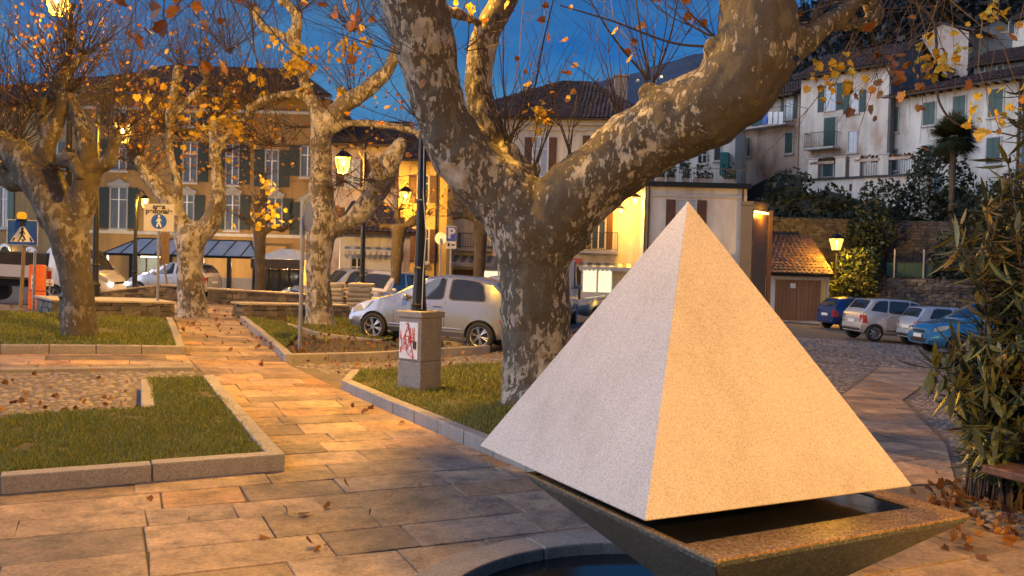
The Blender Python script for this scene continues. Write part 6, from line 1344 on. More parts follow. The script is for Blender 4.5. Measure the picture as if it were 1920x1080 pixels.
# --- glazed kiosk
FK = Fac(wxy(486, 40), wxy(562, 40)); t = thing('glazed_kiosk', FK.P(FK.L / 2, .3), 'small glazed kiosk with a pale hipped canopy right of the veranda', 'kiosk'); zk = FK.at(520, 486)[1]; zk2 = FK.at(520, 466)[1]
m = MB(); a = [FK.P(-.3, zk, .4), FK.P(FK.L + .3, zk, .4), FK.P(FK.L + .3, zk, -3), FK.P(-.3, zk, -3)]; c = [FK.P(.8, zk2, -.7), FK.P(FK.L - .5, zk2, -.7), FK.P(FK.L - .5, zk2, -2), FK.P(.8, zk2, -2)]; m.add(a + c, [(3, 2, 1, 0), (4, 5, 6, 7), (0, 1, 5, 4), (1, 2, 6, 5), (2, 3, 7, 6), (3, 0, 4, 7)]); m.build('canopy', m_awn, t)
FK.part('fascia', m_eave, t, -.28, FK.L + .28, zk - .45, zk - .003, .30, .38)
for i in range(4): u0 = FK.L * i / 4; FK.part('glass_panel', m_glass, t, u0 + .05, u0 + FK.L / 4 - .05, -.2, zk - .46, -.02, .0); FK.part('post', m_iron, t, u0 - .05, u0 + .05, -.3, zk - .45, -.05, .05)
FK.part('post', m_iron, t, FK.L - .05, FK.L + .05, -.3, zk - .45, -.05, .05); FK.part('back_wall', p_ochre, t, 0, FK.L, -.3, zk - .02, -2.8, -2.7)
point('lamp_light', FK.P(FK.L * .5, zk - .5, -1.4), 90, t, (1, .6, .25), .2)
# --- tan house behind, white garage in front
FT_ = Fac(wxy(614, 46.2), wxy(742, 46.2)); t = thing('tan_house', FT_.P(FT_.L / 2, .2), 'narrow tan plastered house with a low dark roof behind the pale barked tree', 'house'); zt_ = FT_.at(660, 272)[1]; block(t, FT_, 8, -.6, zt_, p_pink)
for (x0, y0, x1, y1) in ((650, 300, 672, 350), (700, 300, 722, 350), (650, 390, 672, 425)): window(FT_, t, x0, y0, x1, y1, 'open', m_brshut, m_curtain, sw=.45)
roof_plane(t, FT_.P(-.2, zt_, .7), FT_.P(FT_.L + .2, zt_, .7), FT_.P(FT_.L + .2, zt_ + 2.0, -4.5), FT_.P(-.2, zt_ + 2.0, -4.5)); rafters(t, FT_, zt_, .7)
FG = Fac(wxy(637, 38), wxy(768, 38.6)); t = thing('garage_building', FG.P(FG.L / 2, .15), 'low grey white building with a white roller shutter behind the off road cars', 'building'); zg = FG.at(700, 436)[1]; block(t, FG, 5, -.6, zg, p_white2)
roof_plane(t, FG.P(-.3, zg, .6), FG.P(FG.L + .3, zg, .6), FG.P(FG.L - 1, zg + 1.5, -2.5), FG.P(.5, zg + 1.5, -2.5), course=.3)
u0, z1 = FG.at(688, 492); u1, z0 = FG.at(752, 560); sh = FG.part('roller_shutter', m_white, t, u0, u1, -.35, z1, .002, .03); m = MB()
for i in range(14): zz = -.3 + (z1 + .25) * i / 14; FG.box(m, u0 + .02, u1 - .02, zz, zz + .10, .031, .045)
m.build('shutter_slats', m_white, sh)
window(FG, t, 660, 485, 678, 540, glass=m_dark, sill=False); awning(FG, t, 646, 752, 462, 468, .7)
FG.part('pilaster', p_pink, t, FG.at(756, 500)[0], FG.at(766, 500)[0], .1, FG.at(760, 465)[1], .002, .12)
# --- yellow house lit by a wall lantern
FY = Fac(wxy(744, 44.5), wxy(836, 44.5)); t = thing('yellow_house', FY.P(FY.L / 2, .2), 'narrow yellow house front brightly lit by a wall lantern in the middle distance', 'house'); zy = FY.at(790, 300)[1]; block(t, FY, 8, -.6, zy, p_yellow)
for (x0, y0, x1, y1) in ((785, 430, 802, 490), (785, 330, 802, 380)): window(FY, t, x0, y0, x1, y1, 'open', m_brshut, m_glass, sw=.4)
m = MB(); u = FY.at(816, 500)[0]; m.tube([FY.P(u, .2, .08), FY.P(u, zy, .08)], .05, 8); m.build('drainpipe', m_iron, t); roof_plane(t, FY.P(-.1, zy, .6), FY.P(FY.L + .1, zy, .6), FY.P(FY.L + .1, zy + 1.8, -4), FY.P(-.1, zy + 1.8, -4))
def wall_lantern(label, F, px_, py_, out, energy, s=.7):
    u, z = F.at(px_, py_); c = F.P(u, z, out); t = thing('wall_lantern', c, label, 'wall lamp', 'sodium lanterns on wall brackets'); lantern(t, c, s, True); m = MB(); m.tube([F.P(u, z + .75 * s, .0), F.P(u, z + .80 * s, out * .5), c + Vector((0, 0, .62 * s))], .022, 6); m.tube([F.P(u, z + .2 * s, .0), F.P(u, z + .79 * s, out * .6)], .015, 5); m.build('bracket', m_iron, t); point('lamp_light', c, energy, t); return t
wall_lantern('wall lantern showing just left of the near lamp post', FY, 767, 376, 1.6, 330, 1.0)
# --- cream house with the hipped roof
FC = Fac(wxy(837, 49.5), wxy(1206, 48.5)); t = thing('cream_house', FC.P(FC.L / 2, .1), 'cream house with hipped dark roof and brown shutters behind the fork of the big tree', 'house'); zc = FC.at(1030, 224)[1]; block(t, FC, 11, -.3, zc, p_cream)
for (x0, y0, x1, y1) in ((1001, 258, 1025, 330), (900, 262, 922, 330), (1110, 255, 1134, 318)): window(FC, t, x0, y0, x1, y1, 'open', m_brshut, m_curtain, sw=.42, frame=m_white)
window(FC, t, 905, 395, 925, 462, 'open', m_brshut, m_curtain, sw=.4, door=True, sill=False); window(FC, t, 1112, 392, 1133, 466, 'open', m_brshut, m_glass, sw=.35, door=True, sill=False); window(FC, t, 1000, 395, 1022, 460, 'open', m_brshut, m_glass, sw=.42)
balcony(FC, t, 862, 930, 466, 438, .9); balcony(FC, t, 1082, 1158, 470, 436, .9)
m = MB(); FC.box(m, 0, FC.L, zc - .35, zc - .02, .002, .35); FC.box(m, 0, FC.L, zc - .62, zc - .36, .002, .14); m.build('cornice', m_stonetrim, t)
pk = W(1108, 153, 54); pk2 = W(1000, 150, 54); pk.z += .4; e0, e1 = FC.P(-.6, zc, .7), FC.P(FC.L * .79, zc, .7); rr = FC.P(FC.L * .79, zc, -11); pk = Vector((W(1105, 150, 54).x, 54, W(1105, 153, 54).z)); pkl = Vector((pk.x - 3.2, 54.5, pk.z - .0))
roof_plane(t, FC.P(-.6, zc, .7), FC.P(FC.L + .6, zc, .7), pk, pk + Vector((-1.6, 0, 0))); roof_plane(t, FC.P(FC.L + .6, zc, .7), FC.P(FC.L + .6, zc, -11), pk + Vector((0, .6, 0)), pk, name='roof'); roof_plane(t, FC.P(-.6, zc, -11), FC.P(-.6, zc, .7), pk + Vector((-1.6, 0, 0)), pk + Vector((-1.6, .6, 0)), name='roof')
for (xx, yy, zz, w_) in ((1163, 190, 152, 1.0), (988, 190, 172, .6)): 
    p = W(xx, yy, 54.5); zt_ = W(xx, zz, 54.5).z; m = MB(); m.box((p.x, p.y, (p.z + zt_) / 2 - .3), (w_ * .75, w_ * .7, zt_ - p.z + 1.0)); m.box((p.x, p.y, zt_ + .26), (w_ * .95, w_ * .9, .1)); m.build('chimney', m_brick if 'm_brick' in globals() else p_pink, t)
awning(FC, t, 838, 932, 478, 492, 1.3); awning(FC, t, 1086, 1182, 492, 500, 1.2)
u0, z1 = FC.at(1094, 505); u1, z0 = FC.at(1146, 545); w_ = FC.part('shop_window', m_white, t, u0 - .1, u1 + .1, .1, z1 + .1, .002, .06); FC.part('pane', m_shop, w_, u0, (u0 + u1) / 2 - .05, .5, z1, .061, .07); FC.part('pane', m_shop, w_, (u0 + u1) / 2 + .05, u1, .5, z1, .061, .07)
u0, z1 = FC.at(905, 508); u1, _ = FC.at(938, 545); w_ = FC.part('shop_window', m_white, t, u0 - .1, u1 + .1, .1, z1 + .1, .002, .06); FC.part('pane', m_shop, w_, u0, u1, .5, z1, .061, .07)
u0, z1 = FC.at(850, 505); u1, _ = FC.at(890, 545); FC.part('shop_shutter', m_brshut, t, u0, u1, .1, z1, .002, .05); u0, z1 = FC.at(1066, 500); u1, _ = FC.at(1088, 545); FC.part('shop_door', m_dkshut, t, u0, u1, .0, z1, .002, .06); u0, z1 = FC.at(1062, 484); u1, z0 = FC.at(1090, 494); FC.part('red_fascia', m_red, t, u0, u1, z0, z1, .002, .10)
m = MB(); u = FC.at(1203, 500)[0]; m.tube([FC.P(u, 0, .08), FC.P(u, zc - .1, .08)], .06, 8); m.build('drainpipe', m_iron, t)
for (x, y, n_) in ((1100, 455, 'potted_plant'),):
    u, z = FC.at(x, 468); p = FC.P(u, z, .55); q = thing(n_, p, 'potted plant on the iron balcony right of the big trunk', 'plant'); m = MB(); m.lathe(tuple(p), [(.10, .01), (.14, .22), (.16, .24)], 10); m.build('pot', p_pink, q); leaves('foliage', [(p + Vector((random.gauss(0, .12), random.gauss(0, .1), .4 + random.gauss(0, .12))), .12) for _ in range(50)], q, m_hedge)
wall_lantern('wall lantern glowing under the right bough beside the cream drainpipe', FC, 1189, 381, 1.1, 220, .8)
wall_lantern('smaller wall lantern left of the glowing one under the right bough', FC, 1163, 400, 1.1, 90, .6)
# --- terrace house right of the cream house
FR = Fac(wxy(1207, 46.5), wxy(1396, 46.5)); t = thing('terrace_house', FR.P(FR.L / 2, -.4), 'white house with a roof terrace of railings and planters behind the pyramid tip', 'house'); zr = FR.at(1300, 352)[1]; block(t, FR, 9, -1.0, zr, p_white2)
FR.part('terrace_edge', m_iron, t, -.1, FR.L + .15, zr + .002, zr + .26, -8.9, .32); FR.part('string_course', m_stonetrim, t, 0, FR.L, zr - .5, zr - .4, .002, .08)
window(FR, t, 1270, 375, 1302, 450, 'open', m_brshut, m_curtain, sw=.5, frame=m_stonetrim)
m = MB(); 
for x in (1206.5, 1213, 1388): u = FR.at(x, 500)[0]; m = MB(); m.tube([FR.P(u, -.5, .07), FR.P(u, zr, .07)], .045, 8); m.build('drainpipe', m_iron, t)
r = MB(); zq = zr + .26; zr2 = FR.at(1300, 316)[1]
for i in range(int(FR.L / .13) + 1): u = min(FR.L, .13 * i); r.tube([FR.P(u, zq, .2), FR.P(u, zr2, .2)], .011, 4)
r.tube([FR.P(0, zr2, .2), FR.P(FR.L, zr2, .2)], .022, 4); r.build('railing', m_pole, t)
for k, (x, wpx) in enumerate(((1240, 16), (1262, 12), (1322, 34), (1372, 24), (1290, 10))):
    u, _ = FR.at(x, 330); w_ = wpx * 46.5 / FPX; p = FR.P(u, zq, -.5)
    q = thing('planter', p, ('slim planter at the left of the roof terrace', 'dark bushy planter second from the left on the roof terrace', 'long terracotta planter in the middle of the roof terrace', 'planter with yellowish shrub at the right of the roof terrace', 'small planter beside the crossed poles on the roof terrace')[k], 'planter'); m = MB(); m.prism(ccw([(a.x, a.y) for a in (FR.P(u - w_ / 2, 0, -.3), FR.P(u + w_ / 2, 0, -.3), FR.P(u + w_ / 2, 0, -.7), FR.P(u - w_ / 2, 0, -.7))]), zq, zq + .28); m.build('box', p_pink, q)
    leaves('foliage', [(p + FR.d * random.uniform(-w_ / 2, w_ / 2) + Vector((0, random.gauss(0, .12), .28 + abs(random.gauss(0, .35)))), .16) for _ in range(90)], q, m_hedge)
# --- houses on the hillside
def gable(t, F, depth, ze, rise, over=.7, side_mat=None):
    mid = depth / 2; e0, e1 = F.P(-.3, ze, over), F.P(F.L + .3, ze, over); r0, r1 = F.P(-.3, ze + rise, -mid), F.P(F.L + .3, ze + rise, -mid); roof_plane(t, e0, e1, r1, r0); roof_plane(t, F.P(F.L + .3, ze, -depth - over), F.P(-.3, ze, -depth - over), r0, r1, name='back_roof'); rafters(t, F, ze, over)
    for u, nm in ((F.L - .2, 'gable'), (.0, 'gable')):
        m = MB(); a = [F.P(u, ze - .01, -.02), F.P(u + .2, ze - .01, -.02), F.P(u + .2, ze - .01, -depth + .02), F.P(u, ze - .01, -depth + .02), F.P(u, ze + rise - .16, -mid), F.P(u + .2, ze + rise - .16, -mid)]; m.add(a, [(0, 4, 3), (1, 2, 5), (0, 1, 5, 4), (2, 3, 4, 5), (0, 3, 2, 1)]); m.build(nm, side_mat or p_grey, t)
FA = Fac(wxy(1491, 65), wxy(1655, 60)); za = FA.at(1570, 137)[1]; zA0 = FA.at(1570, 336)[1] - 2.0; t = thing('hillside_house', FA.P(FA.L / 2, zA0), 'tall weathered white hillside house with bare grey gable and green shutters', 'house'); block(t, FA, 8, zA0, za, p_white)
FA.part('side_wall', p_grey, t, FA.L + .003, FA.L + .12, zA0, za, -7.99, -.05)
window(FA, t, 1549, 160, 1566, 206, 'open', m_green, m_curtain, sw=.5, sill=False); window(FA, t, 1596, 172, 1609, 210, 'open', m_green, m_curtain, sw=.45); window(FA, t, 1546, 222, 1566, 276, 'closed', m_green, door=True, sill=False); window(FA, t, 1592, 247, 1606, 284, None, None, m_curtain); window(FA, t, 1544, 296, 1562, 330, 'closed', m_green, door=True, sill=False)
balcony(FA, t, 1520, 1575, 281, 254, 1.0); gable(t, FA, 8, za, 2.4)
FB = Fac(wxy(1652, 61), wxy(1906, 53.6)); zb_ = FB.at(1780, 168)[1]; zB0 = FB.at(1780, 340)[1] - 3; t = thing('hillside_house', FB.P(FB.L / 2, zB0), 'long whitewashed hillside house with closed faded green shutters behind the palm', 'house'); block(t, FB, 9, zB0, zb_, p_white2)
for (x0, y0, x1, y1) in ((1666, 204, 1684, 246), (1732, 194, 1753, 232), (1788, 182, 1810, 215), (1855, 170, 1880, 216), (1851, 260, 1875, 305), (1664, 282, 1682, 318), (1731, 274, 1752, 300)): window(FB, t, x0, y0, x1, y1, 'closed', m_greenpale)
roof_plane(t, FB.P(-.5, zb_, .9), FB.P(FB.L + .6, zb_, .9), FB.P(FB.L + .6, zb_ + 1.9, -5.2), FB.P(3.6, zb_ + 1.9, -5.2)); rafters(t, FB, zb_, .9); roof_plane(t, FB.P(-.5, zb_, -9.5), FB.P(-.5, zb_, .9), FB.P(3.6, zb_ + 1.9, -5.2), FB.P(3.6, zb_ + 1.9, -5.3), name='end_roof')
m = MB(); u = FB.L - .15; m.tube([FB.P(u, zB0, .1), FB.P(u, zb_, .1)], .08, 8); m.build('drainpipe', m_brshut, t)
FD = Fac(wxy(1372, 70), wxy(1489, 65.5)); zd = FD.at(1450, 184)[1]; zD0 = FD.at(1450, 345)[1] - 1.5; t = thing('hillside_house', FD.P(FD.L / 2, zD0), 'patchy pink hillside house with a teal cloth balcony left of the tall white one', 'house'); block(t, FD, 8, zD0, zd, p_pink)
window(FD, t, 1473, 185, 1486, 222, 'open', m_green, m_curtain, sw=.3); window(FD, t, 1394, 260, 1407, 292, 'closed', m_dkshut); window(FD, t, 1473, 250, 1486, 286, 'closed', m_green); window(FD, t, 1412, 205, 1423, 240, 'closed', m_dkshut)
b_ = balcony(FD, t, 1376, 1488, 247, 218, 1.1); u0, z0 = FD.at(1377, 246); u1, z1 = FD.at(1466, 222); FD.part('balcony_cloth', m_teal, b_, u0, u1, z0 + .05, z1, 1.07, 1.10)
roof_plane(t, FD.P(-.3, zd, .9), FD.P(FD.L - .05, zd, .9), FD.P(FD.L - .05, zd + 2, -4), FD.P(-.3, zd + 2, -4)); rafters(t, FD, zd, .9)
for k, (x, c) in enumerate(((1452, m_signblue), (1462, m_white), (1472, m_white), (1482, m_white))):
    u, z1 = FD.at(x - 4, 214); u2, z0 = FD.at(x + 3, 236); p = FD.P(u, z0, 1.16); q = thing('hanging_laundry', p, ('blue towel drying on the hillside balcony rail', 'first white cloth drying beside the blue towel', 'second white cloth along from the blue towel', 'last white cloth at the right end of the hillside balcony')[k], 'laundry'); FD.part('cloth', c, q, u, u2, z0, z1, 1.14, 1.155)
FE = Fac(wxy(1225, 64), wxy(1371, 62)); zE = FE.at(1300, 236)[1]; t = thing('hillside_house', FE.P(FE.L / 2, 4), 'shaded bluish white house just above the roof terrace under the bough', 'house'); block(t, FE, 7, 3.5, zE, p_white2)
window(FE, t, 1340, 275, 1350, 300, 'closed', m_dkshut); window(FE, t, 1310, 285, 1324, 305, None, None, m_dark); window(FE, t, 1275, 298, 1282, 318, 'closed', m_dkshut); FE.part('shed', m_teal, t, FE.at(1353, 300)[0], FE.at(1368, 300)[0], FE.at(1360, 330)[1], FE.at(1360, 288)[1], .002, .8)
roof_plane(t, FE.P(-.3, zE, .7), FE.P(FE.L + .3, zE, .7), FE.P(FE.L + .3, zE + 1.8, -3.5), FE.P(-.3, zE + 1.8, -3.5))
for k, (x0, x1, d0, d1, ye, rise, dep, mt, wins_, lab) in enumerate(((1752, 1802, 96, 92, 76, 1.8, 7, p_cream, ((1762, 80, 1768, 92), (1782, 68, 1790, 84)), 'small pinkish house high on the slope left of the upper roofs'), (1800, 1850, 91, 94, 62, 1.6, 6, p_pink, ((1815, 80, 1822, 92),), 'salmon house front high on the slope below the wooded ridge'), (1812, 1935, 80, 76, 118, 2.0, 7, p_grey, ((1838, 122, 1846, 134), (1870, 124, 1880, 134)), 'dark low house with broad brown roof just above the whitewashed one'), (1882, 1960, 88, 84, 34, 2.2, 7, p_cream, ((1893, 42, 1902, 62),), 'ochre tinted house at the top right corner'), (1862, 1940, 100, 96, 66, 1.5, 6, p_pink, ((1880, 78, 1886, 88), (1900, 76, 1906, 86)), 'little house between the top right house and the dark low roof'))):
    Fh = Fac(wxy(x0, d0), wxy(x1, d1)); zz = Fh.at((x0 + x1) / 2, ye)[1]; t = thing('hillside_house', Fh.P(Fh.L / 2, zz - 7), lab, 'house'); block(t, Fh, dep, zz - 8, zz, mt)
    for w_ in wins_: window(Fh, t, *w_, 'closed', m_dkshut, sill=False)
    gable(t, Fh, dep, zz, rise, .8, mt)
# --- terrace wall and balustrade before the two white houses
TW = Fac(wxy(1500, 57.5), wxy(1745, 52)); zt1 = TW.at(1620, 330)[1]; t = thing('terrace_wall', TW.P(TW.L / 2, zt1 - 3.5), 'pale plastered terrace wall with pillars and iron railings under the white houses', 'wall'); TW.part('wall', p_white2, t, 0, TW.L, zt1 - 4.0, zt1 - .12, -1.2, 0); TW.part('coping', m_iron, t, -.1, TW.L + .1, zt1 - .118, zt1, -1.2, .12)
us = [TW.at(x, 310)[0] for x in (1524, 1575, 1602, 1655, 1722)]
for u in us: TW.part('pillar', p_white2, t, u - .32, u + .32, zt1 + .002, zt1 + 1.25, -.62, -.05); TW.part('pillar_cap', m_stonetrim, t, u - .38, u + .38, zt1 + 1.252, zt1 + 1.33, -.68, .0)
r = MB()
for ua, ub in zip(us[:-1], us[1:]):
    a, b = ua + .33, ub - .33; n_ = max(2, int((b - a) / .14))
    for i in range(n_ + 1): u = a + (b - a) * i / n_; r.tube([TW.P(u, zt1, -.3), TW.P(u, zt1 + 1.05, -.3)], .012, 4)
    r.tube([TW.P(a, zt1 + 1.05, -.3), TW.P(b, zt1 + 1.05, -.3)], .022, 4)
r.build('railing', m_railing, t)
u = TW.at(1595, 350)[0]; TW.part('drain_slit', m_dark, t, u - .08, u + .08, TW.at(1595, 358)[1], TW.at(1595, 345)[1], .002, .01)
for k, x in enumerate((1540, 1625, 1690)):
    u, _ = TW.at(x, 310); p = TW.P(u, zt1 + .95, -.25); q = thing('window_box', p, ('flower trough of dull red plants on the left railing of the terrace', 'flower trough with dark red plants on the middle railing of the terrace', 'flower trough with trailing plants near the right end of the terrace')[k], 'flower box'); TW.part('trough', p_pink, q, u - .8, u + .8, zt1 + .9, zt1 + 1.08, -.27, -.05); leaves('flowers', [(p + TW.d * random.uniform(-.85, .85) + Vector((0, random.gauss(0, .1), random.uniform(-.05, .32))), .16) for _ in range(110)], q, m_leaf_brown)
# --- garage with the sloping tiled roof
GA = Fac(wxy(1436, 44.3), wxy(1556, 44.3)); zg = GA.at(1500, 513)[1]; t = thing('stone_garage', GA.P(GA.L / 2, -.8), 'small garage with brown double doors and steep tiled roof lit by a lantern', 'garage'); block(t, GA, 3.5, -1.2, zg, p_white)
u0, z1 = GA.at(1454, 524); u1, _ = GA.at(1538, 524); um = GA.at(1494, 524)[0]
for a, b in ((u0, um - .015), (um + .015, u1)):
    d_ = GA.part('door', m_doorwood, t, a, b, gz(12, 44) + .02, z1, .01, .06); n_ = 6
    for i in range(n_): GA.part('plank', m_doorwood, d_, a + (b - a) * i / n_ + .01, a + (b - a) * (i + 1) / n_ - .01, gz(12, 44) + .04, z1 - .02, .061, .075)
GA.part('notice', m_white, t, GA.at(1481, 530)[0], GA.at(1491, 530)[0], GA.at(1485, 540)[1], GA.at(1485, 531)[1], .08, .09); GA.part('lintel', m_stonetrim, t, u0 - .2, u1 + .2, z1 + .01, z1 + .22, .002, .09); GA.part('jamb', p_yellow, t, u1 + .02, u1 + .30, -1.0, z1, .002, .08); GA.part('jamb', p_white2, t, u0 - .30, u0 - .02, -1.0, z1, .002, .08)
rz = GA.at(1500, 452)[1] + .4; roof_plane(t, GA.P(-.4, zg, .5), GA.P(GA.L + .05, zg, .5), GA.P(GA.L + .05, rz, -3.2), GA.P(1.3, rz, -3.2), course=.3)
m = MB(); m.tube([GA.P(-.4, zg - .02, .55), GA.P(GA.L, zg - .02, .55)], .07, 8); m.build('gutter', m_iron, t)
# --- stone retaining walls behind the parking row
def retain(label, a, b, zt_, zb2, depth=1.0):
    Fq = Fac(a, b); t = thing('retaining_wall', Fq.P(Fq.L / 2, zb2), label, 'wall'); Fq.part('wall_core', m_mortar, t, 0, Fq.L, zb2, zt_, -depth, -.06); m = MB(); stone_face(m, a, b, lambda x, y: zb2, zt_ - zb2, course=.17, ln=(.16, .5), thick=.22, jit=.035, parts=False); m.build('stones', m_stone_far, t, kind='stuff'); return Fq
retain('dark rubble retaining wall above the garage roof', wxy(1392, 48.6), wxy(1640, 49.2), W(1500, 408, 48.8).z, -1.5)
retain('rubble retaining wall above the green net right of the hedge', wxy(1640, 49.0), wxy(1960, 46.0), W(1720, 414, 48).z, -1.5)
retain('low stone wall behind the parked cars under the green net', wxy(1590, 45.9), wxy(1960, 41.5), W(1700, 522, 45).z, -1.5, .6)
NT = Fac(wxy(1662, 45.2), wxy(1748, 44.2)); t = thing('net_fence', NT.P(NT.L / 2, W(1700, 522, 44.7).z), 'green netting fence with two posts above the parked cars', 'fence'); z0 = W(1700, 519, 44.7).z; z1 = W(1700, 493, 44.7).z
for i in range(5): NT.part('net_panel', m_net, t, NT.L * i / 5 + .01, NT.L * (i + 1) / 5 - .01, z0, z1 - random.uniform(0, .05), -.04 - .01 * (i % 2), -.02)
for x in (1677, 1732): u = NT.at(x, 500)[0]; m = MB(); m.tube([NT.P(u, z0 - .2, .02), NT.P(u, W(1700, 467, 44.7).z, .02)], .05, 6); m.build('post', m_pole, t)

# ------------------------------------------------------------------ slopes, woods, far mountain
def slope_z(x, y):
    f = lambda a, b, t_: a + (b - a) * max(0, min(1, t_))
    base = -1.4
    if y < 49: z = base
    elif y < 58: z = f(3.6, 7.6, (y - 49) / 8)
    elif y < 70: z = f(7.6, 10, (y - 58) / 12)
    else: z = f(10, 46, (y - 70) / 75)
    side_ = max(0, min(1, (x - 6) / 14)); far = max(0, min(1, (y - 75) / 60))
    hgt = 1 + far * max(-.45, min(.9, (x - 52) / 60))
    return base + (z - base) * side_ * hgt + mnoise.noise((x * .08, y * .08, 0)) * (.3 + far * 3)
xs = np.arange(2, 150, 2.0); ys = np.concatenate([np.arange(45.5, 60, .75), np.arange(60, 160, 3.0)]); V = [(x, y, slope_z(x, y)) for y in ys for x in xs]; nx = len(xs)
big_mesh('hillside', V, 4, [(j * nx + i, j * nx + i + 1, (j + 1) * nx + i + 1, (j + 1) * nx + i) for j in range(len(ys) - 1) for i in range(nx - 1)], m_slope, kind='structure', smooth=True)
def tufts(spots, name, mat, per=16, parent=None, label=None, kind='stuff'):
    V = []
    for (p, r) in spots:
        for _ in range(per):
            d = Vector((random.gauss(0, 1), random.gauss(0, 1), random.gauss(.1, .8))); d = d / max(d.length, .4) * r * random.uniform(.5, 1); c = p + d; s = r * random.uniform(.16, .34)
            a = Vector((random.gauss(0, 1), random.gauss(0, 1), random.gauss(0, 1))).normalized(); b = a.cross(Vector((random.gauss(0, 1), random.gauss(0, 1), 1))).normalized()
            V += [c - a * s, c + b * s * .6, c + a * s, c - b * s * .6]
    o = big_mesh(name, [tuple(v) for v in V], 4, np.arange(len(V)), mat, parent, kind=kind); return o
sp_ = []
for _ in range(5200):
    y = random.uniform(74, 158); x = random.uniform(y * .30, y * .66)
    if x > 148: continue
    z = slope_z(x, y); 
    if any(abs(pix(x, y, z)[0] - cx_) < wx_ and abs(pix(x, y, z + 2)[1] - cy_) < wy_ for cx_, cy_, wx_, wy_ in ((1800, 80, 50, 34), (1880, 118, 70, 24), (1915, 50, 40, 40))): continue
    r = random.uniform(.9, 2.2); sp_.append((Vector((x, y, z + r * random.uniform(.5, 1.6))), r))
tufts(sp_, 'hill_wood', m_wood_far, 14)
def mountain(name, prof, d0, d1, mat):
    V, Fq = [], []; K = 10
    for i, (px_, py_) in enumerate(prof):
        for k in range(K + 1):
            f = k / K; d = d0 + (d1 - d0) * f; x = ray(px_, py_).x * d1 * (.8 + .2 * f); zr_ = EYE + ray(px_, py_).z * d1; V.append((x, d, -5 + (zr_ + 5) * f ** .8 + mnoise.noise((i * .4, k * .5, 7)) * (zr_ * .06) * (1 - f) * 2 * f))
    for i in range(len(prof) - 1):
        for k in range(K): a = i * (K + 1) + k; Fq.append((a, a + K + 1, a + K + 2, a + 1))
    return big_mesh(name, V, 4, Fq, mat, kind='structure', smooth=True)
pr_ = [(q[0], q[1] + 5 * mnoise.noise((q[0] * .02, 1.7, 0)) + 3 * mnoise.noise((q[0] * .07, 5.7, 0))) for q in spline([(-200, 380), (300, 300), (600, 262), (760, 246), (900, 212), (1000, 188), (1060, 168), (1130, 150), (1200, 132), (1300, 102), (1400, 84), (1520, 62), (1640, 40), (1800, 10), (2050, -30)], 5)]
mountain('mountain', pr_, 420, 900, m_hill)
for k, (x, y) in enumerate(((1166, 146), (1240, 144), (1196, 150), (1228, 151))):
    p = W(x, y, 700); t = thing('far_house', p, ('tiny lit house at the left on the distant mountain', 'tiny bright house furthest right on the distant mountain', 'faint house light second along on the distant mountain', 'faint house light third along on the distant mountain')[k], 'house'); m = MB(); m.box((p.x, p.y, p.z - .6), (2.4, 2.4, 2.6)); m.build('wall', p_cream, t); m = MB(); m.box((p.x, p.y - 1.25, p.z), (1.5 if k < 2 else 1.0, .05, 1.2 if k < 2 else .8)); m.build('window', emit('far_window%d' % k, (1, .75, .4), 2.5 if k < 2 else 1.0), t); m = MB(); m.prism([(p.x - 1.5, p.y - 1.4), (p.x + 1.5, p.y - 1.4), (p.x + 1.5, p.y + 1.4), (p.x - 1.5, p.y + 1.4)], p.z + .72, p.z + 1.0); m.build('roof', m_roof, t)

# ------------------------------------------------------------------ shrubs and the palm
def shrub(label, blobs, mat, leaf, name='shrub', ground=None, n=1.0):
    c = W(*blobs[0][:3]); g = ground if ground is not None else c.z - blobs[0][3] * blobs[0][2] / FPX; t = thing(name, Vector((c.x, c.y, g)), label, 'shrub'); V = []
    for (x, y, d, rx, ry) in blobs:
        c = W(x, y, d); a, b = rx * d / FPX, ry * d / FPX; nn = int(n * 60 * a * b / (leaf * leaf) * .18)
        for _ in range(nn):
            v = Vector((random.gauss(0, 1), random.gauss(0, 1), random.gauss(0, 1))).normalized() * random.uniform(.72, 1.06) * (1 + .22 * mnoise.noise((random.random() * 9, x, y)))
            q = c + Vector((v.x * a, v.y * a * .8, v.z * b)); q += Vector(mnoise.noise_vector(q * 1.2)) * a * .22; s = leaf * random.uniform(.5, 1.2); e = Vector((random.gauss(0, 1), random.gauss(0, 1), random.gauss(0, 1))).normalized(); f = e.cross(Vector((random.gauss(0, 1), random.gauss(0, 1), random.gauss(0, 1)))).normalized(); V += [q - e * s, q + f * s * .5, q + e * s, q - f * s * .5]
    o = big_mesh('foliage', [tuple(v) for v in V], 4, np.arange(len(V)), mat, t, kind='stuff'); m = MB(); c0 = W(*blobs[0][:3])
    for k in range(5):
        e = c0 + Vector((random.gauss(0, .5), random.gauss(0, .2), -.1)); m.tube([Vector((c0.x + random.gauss(0, .1), c0.y, g - .1)), e], [.05, .015], 5)
    for (x, y, d, rx, ry) in blobs[1:]: m.tube([Vector((c0.x, c0.y, g)), W(x, y, d)], [.05, .015], 5)
    m.build('stems', m_twig, t); return t
shrub('round leafy hedge glowing orange beside the garage lantern', [(1605, 515, 45.2, 44, 42), (1580, 540, 45, 26, 30), (1636, 530, 45.4, 24, 36), (1612, 485, 45.8, 36, 22), (1592, 568, 45, 30, 24)], m_hedge, .13, 'hedge', -.75)
shrub('dark evergreen mass beside the palm over the retaining wall', [(1760, 345, 50.5, 58, 58), (1720, 400, 50, 52, 48), (1800, 400, 49.5, 44, 60), (1690, 430, 49.6, 44, 40), (1740, 300, 51.5, 26, 26)], m_dark_hedge, .16, ground=3.0)
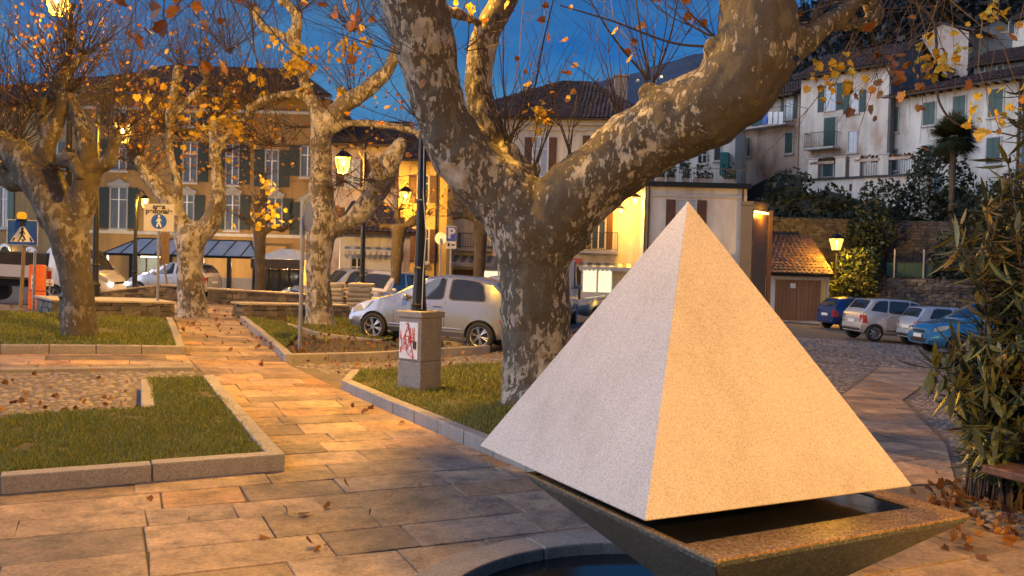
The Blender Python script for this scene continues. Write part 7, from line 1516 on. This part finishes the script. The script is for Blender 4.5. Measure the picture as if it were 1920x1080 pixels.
shrub('dark ivy covered shrub hanging down left of the green net', [(1640, 420, 48.3, 40, 50), (1615, 440, 48.5, 30, 36), (1655, 375, 49.5, 44, 36), (1630, 480, 48, 26, 40)], m_dark_hedge, .16, ground=-.9)
shrub('dark spiky shrub above the garage wall', [(1480, 350, 51, 42, 30), (1450, 385, 50.5, 34, 26), (1520, 385, 50.5, 40, 26), (1560, 372, 51, 34, 22), (1585, 395, 51, 30, 22)], m_dark_hedge, .17, ground=3.6)
shrub('small evergreen at the far right under the whitewashed house', [(1860, 375, 47.5, 46, 34), (1900, 350, 47, 44, 30), (1905, 420, 46, 40, 44), (1840, 430, 47, 44, 44)], m_dark_hedge, .16, ground=3.4)
shrub('dark climbing shrub at the right behind the blue car', [(1790, 480, 44.5, 44, 44), (1850, 500, 43.5, 48, 50), (1770, 530, 44.5, 28, 26)], m_dark_hedge, .16, ground=-.5)
pb_ = W(1786, 345, 49); t = thing('palm_tree', Vector((pb_.x, pb_.y, 3.6)), 'fan palm with drooping crown before the whitewashed house', 'palm'); m = MB(); ct = W(1788, 256, 49); m.tube([Vector((pb_.x, pb_.y, 3.5)), W(1787, 300, 49), W(1788, 262, 49), ct], [.16, .17, .22, .16], 10); m.build('trunk', m_bark_dark, t)
V = []
for k in range(190):
    el = random.uniform(-1.0, 1.35); az = random.uniform(0, 6.283); d = Vector((math.cos(az) * math.cos(el), math.sin(az) * math.cos(el), math.sin(el))); L = random.uniform(.25, 1.35); b = ct + d * L * .6; sdv = d.cross(Vector((0, 0, 1))).normalized(); upv = sdv.cross(d)
    for j in range(15):
        a = (j - 7) / 7 * 1.25; e = (d * math.cos(a) + sdv * math.sin(a)).normalized(); tip = b + e * 1.0 * random.uniform(.8, 1.1) + Vector((0, 0, -.16 - .10 * abs(a))); wv = upv.cross(e).normalized() * .045; V += [b - wv * .6, b + wv * .6, (b + tip) / 2 + wv, tip]
big_mesh('fronds', [tuple(v) for v in V], 4, np.arange(len(V)), m_palm, t, kind='stuff')
